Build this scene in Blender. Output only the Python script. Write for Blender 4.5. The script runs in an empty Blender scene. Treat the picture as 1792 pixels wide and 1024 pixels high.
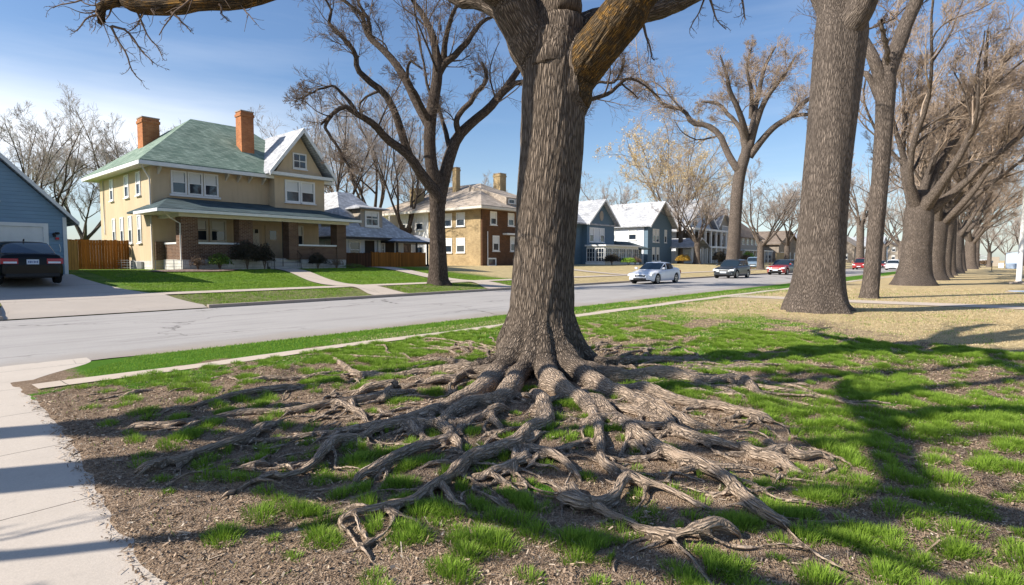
import bpy, math, random
import numpy as np
from mathutils import Vector
from mathutils.kdtree import KDTree
R = math.radians
random.seed(7)

# ------------------------------------------------------------------ camera, sky, sun, exposure
# world axes follow the street: +x runs along it away from the viewer, +y across it to the houses
scn = bpy.context.scene
COL = scn.collection
EYE = 1.6
ANG = math.atan(849 / 1000.)
UX, UY = math.sin(ANG), math.cos(ANG)
PITCH = math.atan(57 / 1000.)
cam = bpy.data.objects.new('camera', bpy.data.cameras.new('camera'))
COL.objects.link(cam)
cam.location = (0, 0, EYE)
cam.rotation_euler = (R(90) - PITCH, 0, ANG - R(90))
cam.data.sensor_width = 36
cam.data.lens = 1000 / 1792 * 36
cam.data.clip_end = 6000
cam.data.clip_start = 0.05
scn.camera = cam
SUN_EL = R(36)
SH = (-0.868, 0.497)            # towards the sun, on the ground
world = bpy.data.worlds.new('World')
scn.world = world
world.use_nodes = True
wn = world.node_tree
wn.nodes.clear()
wo = wn.nodes.new('ShaderNodeOutputWorld')
bg = wn.nodes.new('ShaderNodeBackground')
bg.inputs[1].default_value = 0.09
sky = wn.nodes.new('ShaderNodeTexSky')
sky.sky_type = 'NISHITA'
sky.sun_disc = False
sky.sun_elevation = SUN_EL
sky.sun_rotation = math.atan2(SH[0], SH[1])
sky.air_density = 1.15
sky.dust_density = 0.7
sky.ozone_density = 1.6
tc = wn.nodes.new('ShaderNodeTexCoord')
mp = wn.nodes.new('ShaderNodeMapping')
mp.inputs['Rotation'].default_value = (R(4), R(-5), ANG)
mp.inputs['Scale'].default_value = (1.1, 1.1, 9.0)
nz = wn.nodes.new('ShaderNodeTexNoise')
nz.inputs['Scale'].default_value = 1.5
nz.inputs['Detail'].default_value = 7
nz.inputs['Roughness'].default_value = 0.55
sep = wn.nodes.new('ShaderNodeSeparateXYZ')
wn.links.new(tc.outputs['Generated'], mp.inputs['Vector'])
wn.links.new(mp.outputs[0], nz.inputs['Vector'])
wn.links.new(tc.outputs['Generated'], sep.inputs[0])


def wmath(op, a, b=None, c=None, clamp=False):
    n = wn.nodes.new('ShaderNodeMath')
    n.operation = op
    n.use_clamp = clamp
    for i, v in enumerate((a, b, c)):
        if v is None:
            continue
        if isinstance(v, (int, float)):
            n.inputs[i].default_value = v
        else:
            wn.links.new(v, n.inputs[i])
    return n.outputs[0]


# cirrus: a low bright streak on the sun's side of the sky and thin wisps elsewhere
side = wmath('ADD', wmath('MULTIPLY', sep.outputs[0], -UX), wmath('MULTIPLY', sep.outputs[1], UY))
elv = wmath('SUBTRACT', sep.outputs[2], wmath('ADD', wmath('MULTIPLY', side, -0.02), 0.185))
wid = wmath('ADD', 0.035, wmath('MULTIPLY', side, 0.045))
band = wmath('POWER', 2.718, wmath('MULTIPLY', wmath('POWER', wmath('DIVIDE', elv, wid), 2), -1.0))
lft = wmath('SUBTRACT', side, 0.22)
lft = wmath('MULTIPLY', lft, 3.0, clamp=True)
streak = wmath('MULTIPLY', wmath('MULTIPLY', band, lft), wmath('ADD', wmath('MULTIPLY', nz.outputs[0], 1.3), 0.25))
low = wmath('MULTIPLY', wmath('SUBTRACT', 0.22, sep.outputs[2], clamp=True), 1.6)
wisp = wmath('MULTIPLY', wmath('SUBTRACT', nz.outputs[0], 0.52, clamp=True), 0.5)
cl = wmath('ADD', wmath('ADD', streak, wisp), wmath('MULTIPLY', low, nz.outputs[0]), clamp=True)
mixc = wn.nodes.new('ShaderNodeMix')
mixc.data_type = 'RGBA'
mixc.inputs[7].default_value = (8.6, 9.0, 9.6, 1)
wn.links.new(cl, mixc.inputs[0])
tint = wn.nodes.new('ShaderNodeMix')
tint.data_type = 'RGBA'
tint.blend_type = 'MULTIPLY'
tint.inputs[0].default_value = 1
tint.inputs[7].default_value = (0.80, 0.93, 1.12, 1)
wn.links.new(sky.outputs[0], tint.inputs[6])
wn.links.new(tint.outputs[2], mixc.inputs[6])
wn.links.new(mixc.outputs[2], bg.inputs[0])
wn.links.new(bg.outputs[0], wo.inputs[0])
sun = bpy.data.objects.new('sun', bpy.data.lights.new('sun', 'SUN'))
COL.objects.link(sun)
sun.data.energy = 5.0
sun.data.angle = R(0.55)
sun.data.color = (1.0, 0.93, 0.83)
SV = Vector((SH[0] * math.cos(SUN_EL), SH[1] * math.cos(SUN_EL), math.sin(SUN_EL)))
sun.rotation_euler = SV.to_track_quat('Z', 'Y').to_euler()
sun.location = (-30, 20, 40)
scn.view_settings.view_transform = 'Standard'
scn.view_settings.look = 'None'
scn.view_settings.exposure = 0.65
scn.view_settings.gamma = 1
scn.cycles.max_bounces = 6


# ------------------------------------------------------------------ reading positions off the view
def ray(x, y):
    a = (x - 896) / 1000.
    b = (512 - y) / 1000.
    Y = math.cos(PITCH) + b * math.sin(PITCH)
    Z = -math.sin(PITCH) + b * math.cos(PITCH)
    return (a * UX + Y * UY, -a * UY + Y * UX, Z, Y)


# along-street u = X*sin + Y*cos ; across v = -X*cos + Y*sin
def at(x, y, Y):
    d = ray(x, y)
    t = Y / d[3]
    return (d[0] * t, d[1] * t, EYE + d[2] * t)


def ground_at(x, y, z=0.0):
    d = ray(x, y)
    t = (z - EYE) / d[2]
    return (d[0] * t, d[1] * t)


# ------------------------------------------------------------------ node helpers
class NT:
    def __init__(s, name):
        s.m = bpy.data.materials.new(name)
        s.m.use_nodes = True
        s.t = s.m.node_tree
        s.t.nodes.clear()
        s.out = s.t.nodes.new('ShaderNodeOutputMaterial')
        s.b = s.t.nodes.new('ShaderNodeBsdfPrincipled')
        s.t.links.new(s.b.outputs[0], s.out.inputs[0])
        s._tc = None

    def n(s, typ, **kw):
        x = s.t.nodes.new(typ)
        for k, v in kw.items():
            setattr(x, k, v)
        return x

    def set(s, sock, v):
        if v is None:
            return
        if isinstance(v, bpy.types.NodeSocket):
            s.t.links.new(v, sock)
        elif isinstance(v, (tuple, list)):
            sock.default_value = tuple(v) + ((1,) if len(v) == 3 and sock.type == 'RGBA' else ())
        else:
            sock.default_value = v

    def coord(s):
        if not s._tc:
            s._tc = s.n('ShaderNodeTexCoord').outputs['Object']
        return s._tc

    def attr(s, name, out='Vector'):
        a = s.n('ShaderNodeAttribute', attribute_name=name)
        return a.outputs[out]

    def math(s, op, a, b=None, clamp=False):
        x = s.n('ShaderNodeMath', operation=op, use_clamp=clamp)
        s.set(x.inputs[0], a)
        s.set(x.inputs[1], b)
        return x.outputs[0]

    def vscale(s, vec, sc):
        x = s.n('ShaderNodeMapping')
        s.set(x.inputs['Vector'], vec)
        x.inputs['Scale'].default_value = sc
        return x.outputs[0]

    def noise(s, vec, scale, detail=4, rough=0.55, dist=0.0):
        x = s.n('ShaderNodeTexNoise')
        s.set(x.inputs['Vector'], vec)
        x.inputs['Scale'].default_value = scale
        x.inputs['Detail'].default_value = detail
        x.inputs['Roughness'].default_value = rough
        x.inputs['Distortion'].default_value = dist
        return x.outputs[0]

    def voro(s, vec, scale, feature='F1', out=0, rnd=1.0):
        x = s.n('ShaderNodeTexVoronoi', feature=feature)
        s.set(x.inputs['Vector'], vec)
        x.inputs['Scale'].default_value = scale
        x.inputs['Randomness'].default_value = rnd
        return x.outputs[out]

    def ramp(s, fac, stops, interp='LINEAR'):
        x = s.n('ShaderNodeValToRGB')
        x.color_ramp.interpolation = interp
        e = x.color_ramp.elements
        while len(e) < len(stops):
            e.new(0.5)
        for i, (p, c) in enumerate(stops):
            e[i].position = p
            e[i].color = tuple(c) + (1,) if isinstance(c, tuple) else (c, c, c, 1)
        s.set(x.inputs[0], fac)
        return x.outputs[0]

    def mix(s, f, a, b, mode='MIX'):
        x = s.n('ShaderNodeMix', data_type='RGBA', blend_type=mode)
        s.set(x.inputs[0], f)
        s.set(x.inputs[6], a)
        s.set(x.inputs[7], b)
        return x.outputs[2]

    def bump(s, h, strength=0.5, dist=0.01, normal=None):
        x = s.n('ShaderNodeBump')
        x.inputs['Strength'].default_value = strength
        x.inputs['Distance'].default_value = dist
        s.set(x.inputs['Height'], h)
        if normal is not None:
            s.set(x.inputs['Normal'], normal)
        return x.outputs[0]

    def fin(s, color=None, rough=0.8, normal=None, spec=0.3, metal=0.0):
        s.set(s.b.inputs['Base Color'], color)
        s.set(s.b.inputs['Roughness'], rough)
        s.b.inputs['Specular IOR Level'].default_value = spec
        s.b.inputs['Metallic'].default_value = metal
        if normal is not None:
            s.set(s.b.inputs['Normal'], normal)
        return s.m

    def wallvec(s):
        sp = s.n('ShaderNodeSeparateXYZ')
        s.t.links.new(s.coord(), sp.inputs[0])
        c = s.n('ShaderNodeCombineXYZ')
        s.set(c.inputs[0], s.math('ADD', sp.outputs[0], sp.outputs[1]))
        s.t.links.new(sp.outputs[2], c.inputs[1])
        return c.outputs[0], sp


def sc3(c, k):
    return tuple(min(1, x * k) for x in c)


def m_plain(name, c, rough=0.6, spec=0.3, var=0.12, sc=3.0, metal=0.0):
    t = NT(name)
    nv = t.noise(t.coord(), sc, 5)
    col = t.mix(nv, sc3(c, 1 - var * 1.6), sc3(c, 1 + var))
    return t.fin(col, rough, t.bump(t.noise(t.coord(), 40, 3), 0.08, 0.005), spec, metal)


def m_stucco(name, c):
    t = NT(name)
    n1 = t.noise(t.coord(), 0.7, 6, 0.6)
    n2 = t.noise(t.vscale(t.coord(), (3, 3, 0.35)), 1.4, 5, 0.6)
    col = t.mix(n1, sc3(c, 0.78), sc3(c, 1.1))
    col = t.mix(t.ramp(n2, [(0.5, 0.0), (0.75, 0.35)]), col, sc3(c, 0.6))
    return t.fin(col, 0.92, t.bump(t.noise(t.coord(), 55, 4), 0.45, 0.012), 0.15)


def m_brick(name, c1, c2, mortar, bw=0.24, bh=0.08):
    t = NT(name)
    wv, sp = t.wallvec()
    b = t.n('ShaderNodeTexBrick')
    t.t.links.new(wv, b.inputs['Vector'])
    t.set(b.inputs['Color1'], c1)
    t.set(b.inputs['Color2'], c2)
    t.set(b.inputs['Mortar'], mortar)
    b.inputs['Scale'].default_value = 1
    b.inputs['Mortar Size'].default_value = 0.008
    b.inputs['Brick Width'].default_value = bw
    b.inputs['Row Height'].default_value = bh
    b.inputs['Bias'].default_value = 0.0
    n1 = t.noise(t.coord(), 1.1, 6, 0.65)
    col = t.mix(0.75, b.outputs[0], t.ramp(n1, [(0.25, 0.55), (0.75, 1.25)]), 'MULTIPLY')
    return t.fin(col, 0.9, t.bump(b.outputs[1], -0.5, 0.01), 0.15)


def m_shingle(name, c, c2=None):
    t = NT(name)
    wv, sp = t.wallvec()
    b = t.n('ShaderNodeTexBrick')
    t.t.links.new(wv, b.inputs['Vector'])
    t.set(b.inputs['Color1'], sc3(c, 0.72))
    t.set(b.inputs['Color2'], sc3(c2 or c, 1.2))
    t.set(b.inputs['Mortar'], sc3(c, 0.4))
    b.inputs['Scale'].default_value = 1
    b.inputs['Mortar Size'].default_value = 0.009
    b.inputs['Brick Width'].default_value = 0.3
    b.inputs['Row Height'].default_value = 0.125
    n1 = t.noise(t.coord(), 0.6, 6, 0.65)
    col = t.mix(0.8, b.outputs[0], t.ramp(n1, [(0.25, 0.72), (0.75, 1.2)]), 'MULTIPLY')
    n2 = t.noise(t.coord(), 30, 2)
    return t.fin(col, 0.95, t.bump(t.math('ADD', b.outputs[1], t.math('MULTIPLY', n2, -0.5)), -0.4, 0.012), 0.15)


def m_siding(name, c, pitch=0.14):
    t = NT(name)
    wv, sp = t.wallvec()
    f = t.math('FRACT', t.math('DIVIDE', sp.outputs[2], pitch))
    n1 = t.noise(t.vscale(t.coord(), (1, 1, 4)), 1.2, 6, 0.6)
    col = t.mix(n1, sc3(c, 0.8), sc3(c, 1.12))
    # the joint under each board's lip
    col = t.mix(t.ramp(f, [(0.0, 0.5), (0.09, 0.0)]), col, sc3(c, 0.45))
    return t.fin(col, 0.6, t.bump(t.math('SUBTRACT', 1.0, f), 0.9, 0.02), 0.3)


def m_glass(name, c=(0.02, 0.03, 0.045), rough=0.04):
    t = NT(name)
    n1 = t.noise(t.coord(), 1.3, 2)
    return t.fin(c, rough, t.bump(n1, 0.05, 0.05), 0.8)


def m_paint(name, c, rough=0.28, metal=0.25):
    t = NT(name)
    n1 = t.noise(t.coord(), 2.5, 4)
    m = t.fin(t.mix(n1, sc3(c, 0.88), sc3(c, 1.08)), rough, None, 0.5 if c[0] > 0.01 else 0.22, metal)
    t.b.inputs['Coat Weight'].default_value = 0.35 if c[0] > 0.01 else 0.08
    t.b.inputs['Coat Roughness'].default_value = 0.06
    return m


def m_wood_fence(name, c):
    t = NT(name)
    wv, sp = t.wallvec()
    s2 = t.n('ShaderNodeSeparateXYZ')
    t.t.links.new(wv, s2.inputs[0])
    q = t.math('DIVIDE', s2.outputs[0], 0.14)
    f = t.math('FRACT', q)
    idn = t.noise(t.math('FLOOR', q), 5.3, 0)
    fl = t.n('ShaderNodeTexWhiteNoise', noise_dimensions='1D')
    t.set(fl.inputs['W'], t.math('FLOOR', q))
    col = t.mix(fl.outputs[0], sc3(c, 0.7), sc3(c, 1.25))
    g = t.noise(t.vscale(t.coord(), (20, 20, 1.2)), 1.0, 5, 0.6)
    col = t.mix(0.6, col, t.ramp(g, [(0.3, 0.6), (0.7, 1.2)]), 'MULTIPLY')
    gap = t.math('LESS_THAN', f, 0.07)
    col = t.mix(gap, col, sc3(c, 0.15))
    return t.fin(col, 0.85, t.bump(t.math('SUBTRACT', 1.0, gap), 0.6, 0.02), 0.2)


def m_bark(name, dark, light, lichen=None, scale=1.0, relief=0.03, strength=1.0):
    """ridged bark; attribute bk = (around, around, along*0.18) in metres"""
    t = NT(name)
    v = t.attr('bk')
    warp = t.n('ShaderNodeVectorMath', operation='MULTIPLY_ADD')
    nn = t.n('ShaderNodeTexNoise')
    t.set(nn.inputs['Vector'], v)
    nn.inputs['Scale'].default_value = 14 * scale
    nn.inputs['Detail'].default_value = 3
    t.set(warp.inputs[0], nn.outputs['Color'])
    warp.inputs[1].default_value = (0.045 / scale,) * 3
    t.set(warp.inputs[2], v)
    w = warp.outputs[0]
    vo = t.voro(w, 34 * scale, 'DISTANCE_TO_EDGE')
    ridge = t.ramp(vo, [(0.0, 0.0), (0.22, 0.75), (0.5, 1.0)])
    fine = t.noise(w, 60 * scale, 5, 0.65)
    # longer furrows that run on past the single plates
    vo2 = t.voro(t.vscale(w, (1, 1, 0.32)), 21 * scale, 'DISTANCE_TO_EDGE')
    r2 = t.ramp(vo2, [(0.0, 0.0), (0.16, 0.8), (0.4, 1.0)])
    patch = t.ramp(t.noise(t.coord(), 2.1, 4, 0.6), [(0.35, 0.25), (0.65, 0.75)])
    mixr = t.n('ShaderNodeMix', data_type='FLOAT')
    t.set(mixr.inputs[0], patch)
    t.set(mixr.inputs[2], ridge)
    t.set(mixr.inputs[3], t.math('MULTIPLY', ridge, r2))
    ridge = mixr.outputs[0]
    h = t.math('ADD', ridge, t.math('MULTIPLY', fine, 0.6))
    big = t.noise(t.coord(), 1.3, 5, 0.6)
    col = t.mix(ridge, dark, light)
    # bare, scuffed wood away from the trunk
    col = t.mix(t.attr('worn', 'Fac'), col, t.mix(ridge, (0.35, 0.262, 0.19), (0.58, 0.455, 0.345)))
    col = t.mix(0.55, col, t.ramp(fine, [(0.3, 0.6), (0.7, 1.35)]), 'MULTIPLY')
    col = t.mix(0.6, col, t.ramp(big, [(0.3, 0.75), (0.7, 1.2)]), 'MULTIPLY')
    if lichen:
        lm = t.math('MULTIPLY', t.ramp(t.noise(t.coord(), 9, 6, 0.75), [(0.47, 0.0), (0.60, 0.9)]), t.math('ADD', 0.15, ridge, clamp=True))
        col = t.mix(lm, col, lichen)
    return t.fin(col, 0.93, t.bump(h, strength, relief), 0.12)


def m_twig(name, c1, c2):
    t = NT(name)
    n1 = t.noise(t.coord(), 0.9, 3)
    return t.fin(t.mix(t.ramp(n1, [(0.35, 0.0), (0.65, 1.0)]), c1, c2), 0.9, None, 0.1)


M = {}
M['tan'] = m_stucco('tan_stucco', (0.56, 0.44, 0.29))
M['tan_dark'] = m_stucco('tan_stucco_front', (0.40, 0.30, 0.185))
M['white'] = m_plain('white_paint', (0.74, 0.74, 0.72), 0.5)
M['offwhite'] = m_plain('cream_paint', (0.62, 0.58, 0.50), 0.6)
M['greenroof'] = m_shingle('green_shingles', (0.20, 0.29, 0.225), (0.24, 0.30, 0.24))
M['greyroof'] = m_shingle('grey_shingles', (0.45, 0.46, 0.48))
M['tanroof'] = m_shingle('tan_shingles', (0.44, 0.37, 0.30))
M['paleroof'] = m_shingle('pale_shingles', (0.50, 0.51, 0.53))
M['blueroof'] = m_shingle('blue_green_shingles', (0.075, 0.105, 0.11))
M['brownroof'] = m_shingle('brown_shingles', (0.24, 0.19, 0.15))
M['chimney'] = m_brick('orange_brick', (0.46, 0.175, 0.07), (0.35, 0.12, 0.05), (0.36, 0.22, 0.12))
M['darkbrick'] = m_brick('dark_brown_brick', (0.16, 0.085, 0.05), (0.09, 0.045, 0.03), (0.30, 0.24, 0.19))
M['yellowbrick'] = m_brick('yellow_brick', (0.43, 0.315, 0.165), (0.33, 0.235, 0.12), (0.42, 0.33, 0.21))
M['brownbrick'] = m_brick('brown_brick', (0.14, 0.065, 0.03), (0.09, 0.045, 0.022), (0.17, 0.11, 0.08))
M['stonebase'] = m_brick('white_stone', (0.62, 0.60, 0.56), (0.50, 0.48, 0.45), (0.30, 0.27, 0.24), 0.5, 0.2)
M['stone'] = m_brick('grey_stone', (0.34, 0.29, 0.24), (0.25, 0.21, 0.17), (0.22, 0.19, 0.16), 0.45, 0.2)
M['glass'] = m_glass('window_glass')
M['carglass'] = m_glass('car_glass', (0.015, 0.025, 0.035), 0.03)
M['blind'] = m_plain('window_blind', (0.66, 0.67, 0.66), 0.7, var=0.05)
M['bluesiding'] = m_siding('blue_clapboard', (0.20, 0.31, 0.41), 0.16)
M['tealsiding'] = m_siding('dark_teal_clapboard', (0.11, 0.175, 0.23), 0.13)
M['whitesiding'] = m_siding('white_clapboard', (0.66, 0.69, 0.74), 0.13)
M['greysiding'] = m_siding('beige_clapboard', (0.36, 0.31, 0.25), 0.14)
M['brownfence'] = m_wood_fence('brown_boards', (0.30, 0.115, 0.022))
M['tanfence'] = m_wood_fence('golden_boards', (0.56, 0.30, 0.085))
M['darkfence'] = m_wood_fence('dark_boards', (0.085, 0.04, 0.02))
M['palefence'] = m_wood_fence('pale_boards', (0.45, 0.34, 0.2))
M['doorbrown'] = m_plain('cream_door', (0.48, 0.38, 0.27), 0.5)
M['dark'] = m_plain('dark_metal', (0.02, 0.02, 0.022), 0.5)
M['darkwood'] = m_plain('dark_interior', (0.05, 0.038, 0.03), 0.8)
M['greymetal'] = m_plain('grey_metal', (0.30, 0.31, 0.32), 0.45, metal=0.5)
M['rubber'] = m_plain('tyre_rubber', (0.018, 0.018, 0.019), 0.85)
M['rim'] = m_plain('alloy', (0.55, 0.56, 0.58), 0.3, 0.5, metal=0.8)
M['lampred'] = m_plain('red_lens', (0.42, 0.02, 0.02), 0.15, 0.6)
M['lampclear'] = m_plain('clear_lens', (0.75, 0.77, 0.78), 0.12, 0.6)
M['lampamber'] = m_plain('amber_lens', (0.70, 0.30, 0.07), 0.2, 0.6)
M['plate'] = m_plain('number_plate', (0.60, 0.66, 0.74), 0.4)
M['platetext'] = m_plain('plate_letters', (0.05, 0.09, 0.25), 0.5)
M['blackpaint'] = m_paint('black_car_paint', (0.004, 0.004, 0.005), 0.3, 0.0)
M['silverpaint'] = m_paint('silver_car_paint', (0.80, 0.81, 0.84), 0.3, 0.1)
M['greypaint'] = m_paint('charcoal_car_paint', (0.03, 0.037, 0.045), 0.28)
M['redpaint'] = m_paint('red_car_paint', (0.33, 0.022, 0.02), 0.25, 0.1)
M['bluepaint'] = m_paint('pale_blue_car_paint', (0.24, 0.33, 0.42), 0.3)
M['whitepaint'] = m_paint('white_car_paint', (0.78, 0.79, 0.8), 0.3, 0.0)
M['bluebox'] = m_plain('pale_blue_metal', (0.42, 0.52, 0.66), 0.5)
M['gold'] = m_plain('golden_leaves', (0.55, 0.32, 0.06), 0.8, sc=9, var=0.4)
M['red'] = m_plain('red_plastic', (0.6, 0.03, 0.04), 0.4)


# ------------------------------------------------------------------ objects
def tag(o, label=None, cat=None, group=None, kind=None):
    for k, v in (('label', label), ('category', cat), ('group', group), ('kind', kind)):
        if v:
            o[k] = v
    return o


def thing(name, loc, label, cat, group=None):
    o = bpy.data.objects.new(name, None)
    o.empty_display_size = 0.3
    COL.objects.link(o)
    o.location = loc
    return tag(o, label, cat, group)


def mesh_np(name, V, F, mats, matidx=None, smooth=False, attrs=None):
    """F: (n,k) array, or list of such arrays"""
    me = bpy.data.meshes.new(name)
    if not isinstance(F, list):
        F = [F]
    F = [f for f in F if len(f)]
    V = np.asarray(V, np.float32)
    me.vertices.add(len(V))
    me.vertices.foreach_set('co', V.ravel())
    nl = sum(f.size for f in F)
    nf = sum(len(f) for f in F)
    me.loops.add(nl)
    me.loops.foreach_set('vertex_index', np.concatenate([f.ravel() for f in F]).astype(np.int32))
    me.polygons.add(nf)
    tot = np.concatenate([np.full(len(f), f.shape[1]) for f in F]).astype(np.int32)
    st = np.concatenate([[0], np.cumsum(tot)[:-1]]).astype(np.int32)
    me.polygons.foreach_set('loop_start', st)
    me.polygons.foreach_set('loop_total', tot)
    if smooth:
        me.polygons.foreach_set('use_smooth', np.ones(nf, bool))
    for m in (mats if isinstance(mats, (list, tuple)) else [mats]):
        me.materials.append(m)
    if matidx is not None:
        me.polygons.foreach_set('material_index', np.asarray(matidx, np.int32))
    me.update(calc_edges=True)
    for k, (typ, dom, data) in (attrs or {}).items():
        a = me.attributes.new(k, typ, dom)
        a.data.foreach_set('vector' if typ == 'FLOAT_VECTOR' else 'value', np.asarray(data, np.float32).ravel())
    return me


def link(name, me, parent=None, loc=None):
    o = bpy.data.objects.new(name, me)
    COL.objects.link(o)
    if parent:
        o.parent = parent
    if loc:
        o.location = loc
    return o


def total_loc(o):
    p = Vector((0, 0, 0))
    while o:
        p += o.location
        o = o.parent
    return p


class MB:
    """collects shapes in street coordinates, then becomes ONE mesh object"""

    def __init__(s):
        s.v = []
        s.f = []

    def add(s, vs, fs):
        b = len(s.v)
        s.v += [tuple(p) for p in vs]
        s.f += [tuple(i + b for i in q) for q in fs]
        return s

    def box(s, x0, x1, y0, y1, z0, z1):
        vs = [(x, y, z) for z in (z0, z1) for y in (y0, y1) for x in (x0, x1)]
        return s.add(vs, [(0, 2, 3, 1), (4, 5, 7, 6), (0, 1, 5, 4), (2, 6, 7, 3), (0, 4, 6, 2), (1, 3, 7, 5)])

    def slab(s, T, pts, d0, d1):
        n = len(pts)
        vs = [T(a, d0, z) for a, z in pts] + [T(a, d1, z) for a, z in pts]
        fs = [tuple(range(n)), tuple(range(2 * n - 1, n - 1, -1))]
        fs += [(i, (i + 1) % n, n + (i + 1) % n, n + i) for i in range(n)]
        return s.add(vs, fs)

    def rect(s, T, a0, a1, z0, z1, d0, d1):
        return s.slab(T, [(a0, z0), (a1, z0), (a1, z1), (a0, z1)], d0, d1)

    def tube(s, pts, rad, n=8, cap=True):
        pts = [Vector(p) for p in pts]
        if not isinstance(rad, (list, tuple)):
            rad = [rad] * len(pts)
        b = len(s.v)
        for i, p in enumerate(pts):
            t = (pts[min(i + 1, len(pts) - 1)] - pts[max(i - 1, 0)]).normalized()
            ref = Vector((0, 0, 1)) if abs(t.z) < 0.9 else Vector((1, 0, 0))
            a = t.cross(ref).normalized()
            c = t.cross(a)
            for k in range(n):
                th = 2 * math.pi * k / n
                s.v.append(tuple(p + (a * math.cos(th) + c * math.sin(th)) * rad[i]))
        for i in range(len(pts) - 1):
            for k in range(n):
                s.f.append((b + i * n + k, b + i * n + (k + 1) % n, b + (i + 1) * n + (k + 1) % n, b + (i + 1) * n + k))
        if cap:
            s.f.append(tuple(b + k for k in range(n)))
            s.f.append(tuple(b + (len(pts) - 1) * n + n - 1 - k for k in range(n)))
        return s

    def quad(s, *p):
        return s.add(p, [tuple(range(len(p)))])

    def build(s, name, mat, parent=None, smooth=False, bevel=0, kind=None, label=None):
        off = total_loc(parent) if parent else Vector((0, 0, 0))
        me = bpy.data.meshes.new(name)
        me.from_pydata([(x - off.x, y - off.y, z - off.z) for x, y, z in s.v], [], s.f)
        me.materials.append(mat)
        if smooth:
            me.polygons.foreach_set('use_smooth', [True] * len(me.polygons))
        me.update()
        o = link(name, me, parent)
        if bevel:
            m = o.modifiers.new('bevel', 'BEVEL')
            m.width = bevel
            m.segments = 2
            m.limit_method = 'ANGLE'
        if kind:
            o['kind'] = kind
        if label:
            o['label'] = label
        return o


def facing_street(plane):
    return lambda a, d, z: (a, plane - d, z)


def facing_back(plane):
    return lambda a, d, z: (a, plane + d, z)


def facing_viewer(plane):      # wall whose outside looks towards -x
    return lambda a, d, z: (plane - d, a, z)


def facing_away(plane):
    return lambda a, d, z: (plane + d, a, z)


# ------------------------------------------------------------------ numpy noise
def _hash(ix, iy, seed):
    h = (ix.astype(np.int64) * 374761393 + iy.astype(np.int64) * 668265263 + seed * 1442695041) & 0x7fffffff
    h = ((h ^ (h >> 13)) * 1274126177) & 0x7fffffff
    h = (h ^ (h >> 16)) & 0x7fffffff
    return h / float(0x7fffffff)


def vnoise(x, y, seed=0):
    x = np.asarray(x, float)
    y = np.asarray(y, float)
    ix = np.floor(x)
    iy = np.floor(y)
    fx = x - ix
    fy = y - iy
    fx = fx * fx * (3 - 2 * fx)
    fy = fy * fy * (3 - 2 * fy)
    a = _hash(ix, iy, seed)
    b = _hash(ix + 1, iy, seed)
    c = _hash(ix, iy + 1, seed)
    d = _hash(ix + 1, iy + 1, seed)
    return (a * (1 - fx) + b * fx) * (1 - fy) + (c * (1 - fx) + d * fx) * fy


def fbm(x, y, seed=0, oct=4, gain=0.5):
    s = 0
    a = 1
    t = 0
    for i in range(oct):
        s = s + a * vnoise(x * 2 ** i + i * 17.3, y * 2 ** i - i * 9.1, seed + i)
        t += a
        a *= gain
    return s / t


def sstep(a, b, x):
    t = np.clip((x - a) / (b - a), 0, 1)
    return t * t * (3 - 2 * t)


TREE = at(947, 655, 8.0)
TX, TY = TREE[0], TREE[1]
WALK_U = 1.28       # right edge of the footpath at the viewer's left
ROAD0, ROAD1 = 10.95, 19.55
PATH0, PATH1 = 8.75, 9.2


def walk_edge(v):
    return 0.92 + 0.42 * sstep(2.5, 8.0, v)


def terrain(u, v):
    u = np.asarray(u, float)
    v = np.asarray(v, float)
    r = np.hypot(u - TX, (v - TY))
    z = 0.03 + 0.03 * np.exp(-(r / 1.25) ** 2) + 0.06 * np.exp(-(r / 3.0) ** 2)
    near = sstep(14, 7, r) * sstep(0.0, 0.7, u - walk_edge(v)) * sstep(8.75, 8.0, v)
    z = z + near * (0.10 * (fbm(u * 1.3, v * 1.3, 3, 3) - 0.5) + 0.055 * (fbm(u * 5, v * 5, 9, 3) - 0.5))
    z = z - near * 0.05 * sstep(0.62, 0.8, fbm(u * 2.1, v * 2.1, 31, 2)) * sstep(4, 1, r)
    # mound round the next big trunk
    r3 = np.hypot(u - 19.2, v - 4.0)
    z = z + 0.12 * np.exp(-(r3 / 1.8) ** 2)
    # footpath side
    ww = sstep(-0.08, 0.05, u - walk_edge(v) + 0.06 * (vnoise(u * 3, v * 6, 4) - .5))
    z = np.where(v < 10.5, z * ww - 0.03 * (1 - ww), z)
    z = z * sstep(9.9, 9.0, v) + 0.02 * sstep(9.0, 9.9, v)
    z = np.where(v > 10.4, z - 0.07 * sstep(10.75, 11.0, v), z)
    far = 0.10 + 0.27 * sstep(19.6, 22.2, v) + 0.68 * sstep(23.8, 35.0, v)
    z = np.where(v > 19.6, far, z)
    z = z + np.where((v > 24.5) & (v < 60), 0.04 * (fbm(u * 0.5, v * 0.5, 5, 3) - 0.5), 0)
    return z


def tz(u, v):
    return float(terrain(np.array([u]), np.array([v]))[0])


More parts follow.
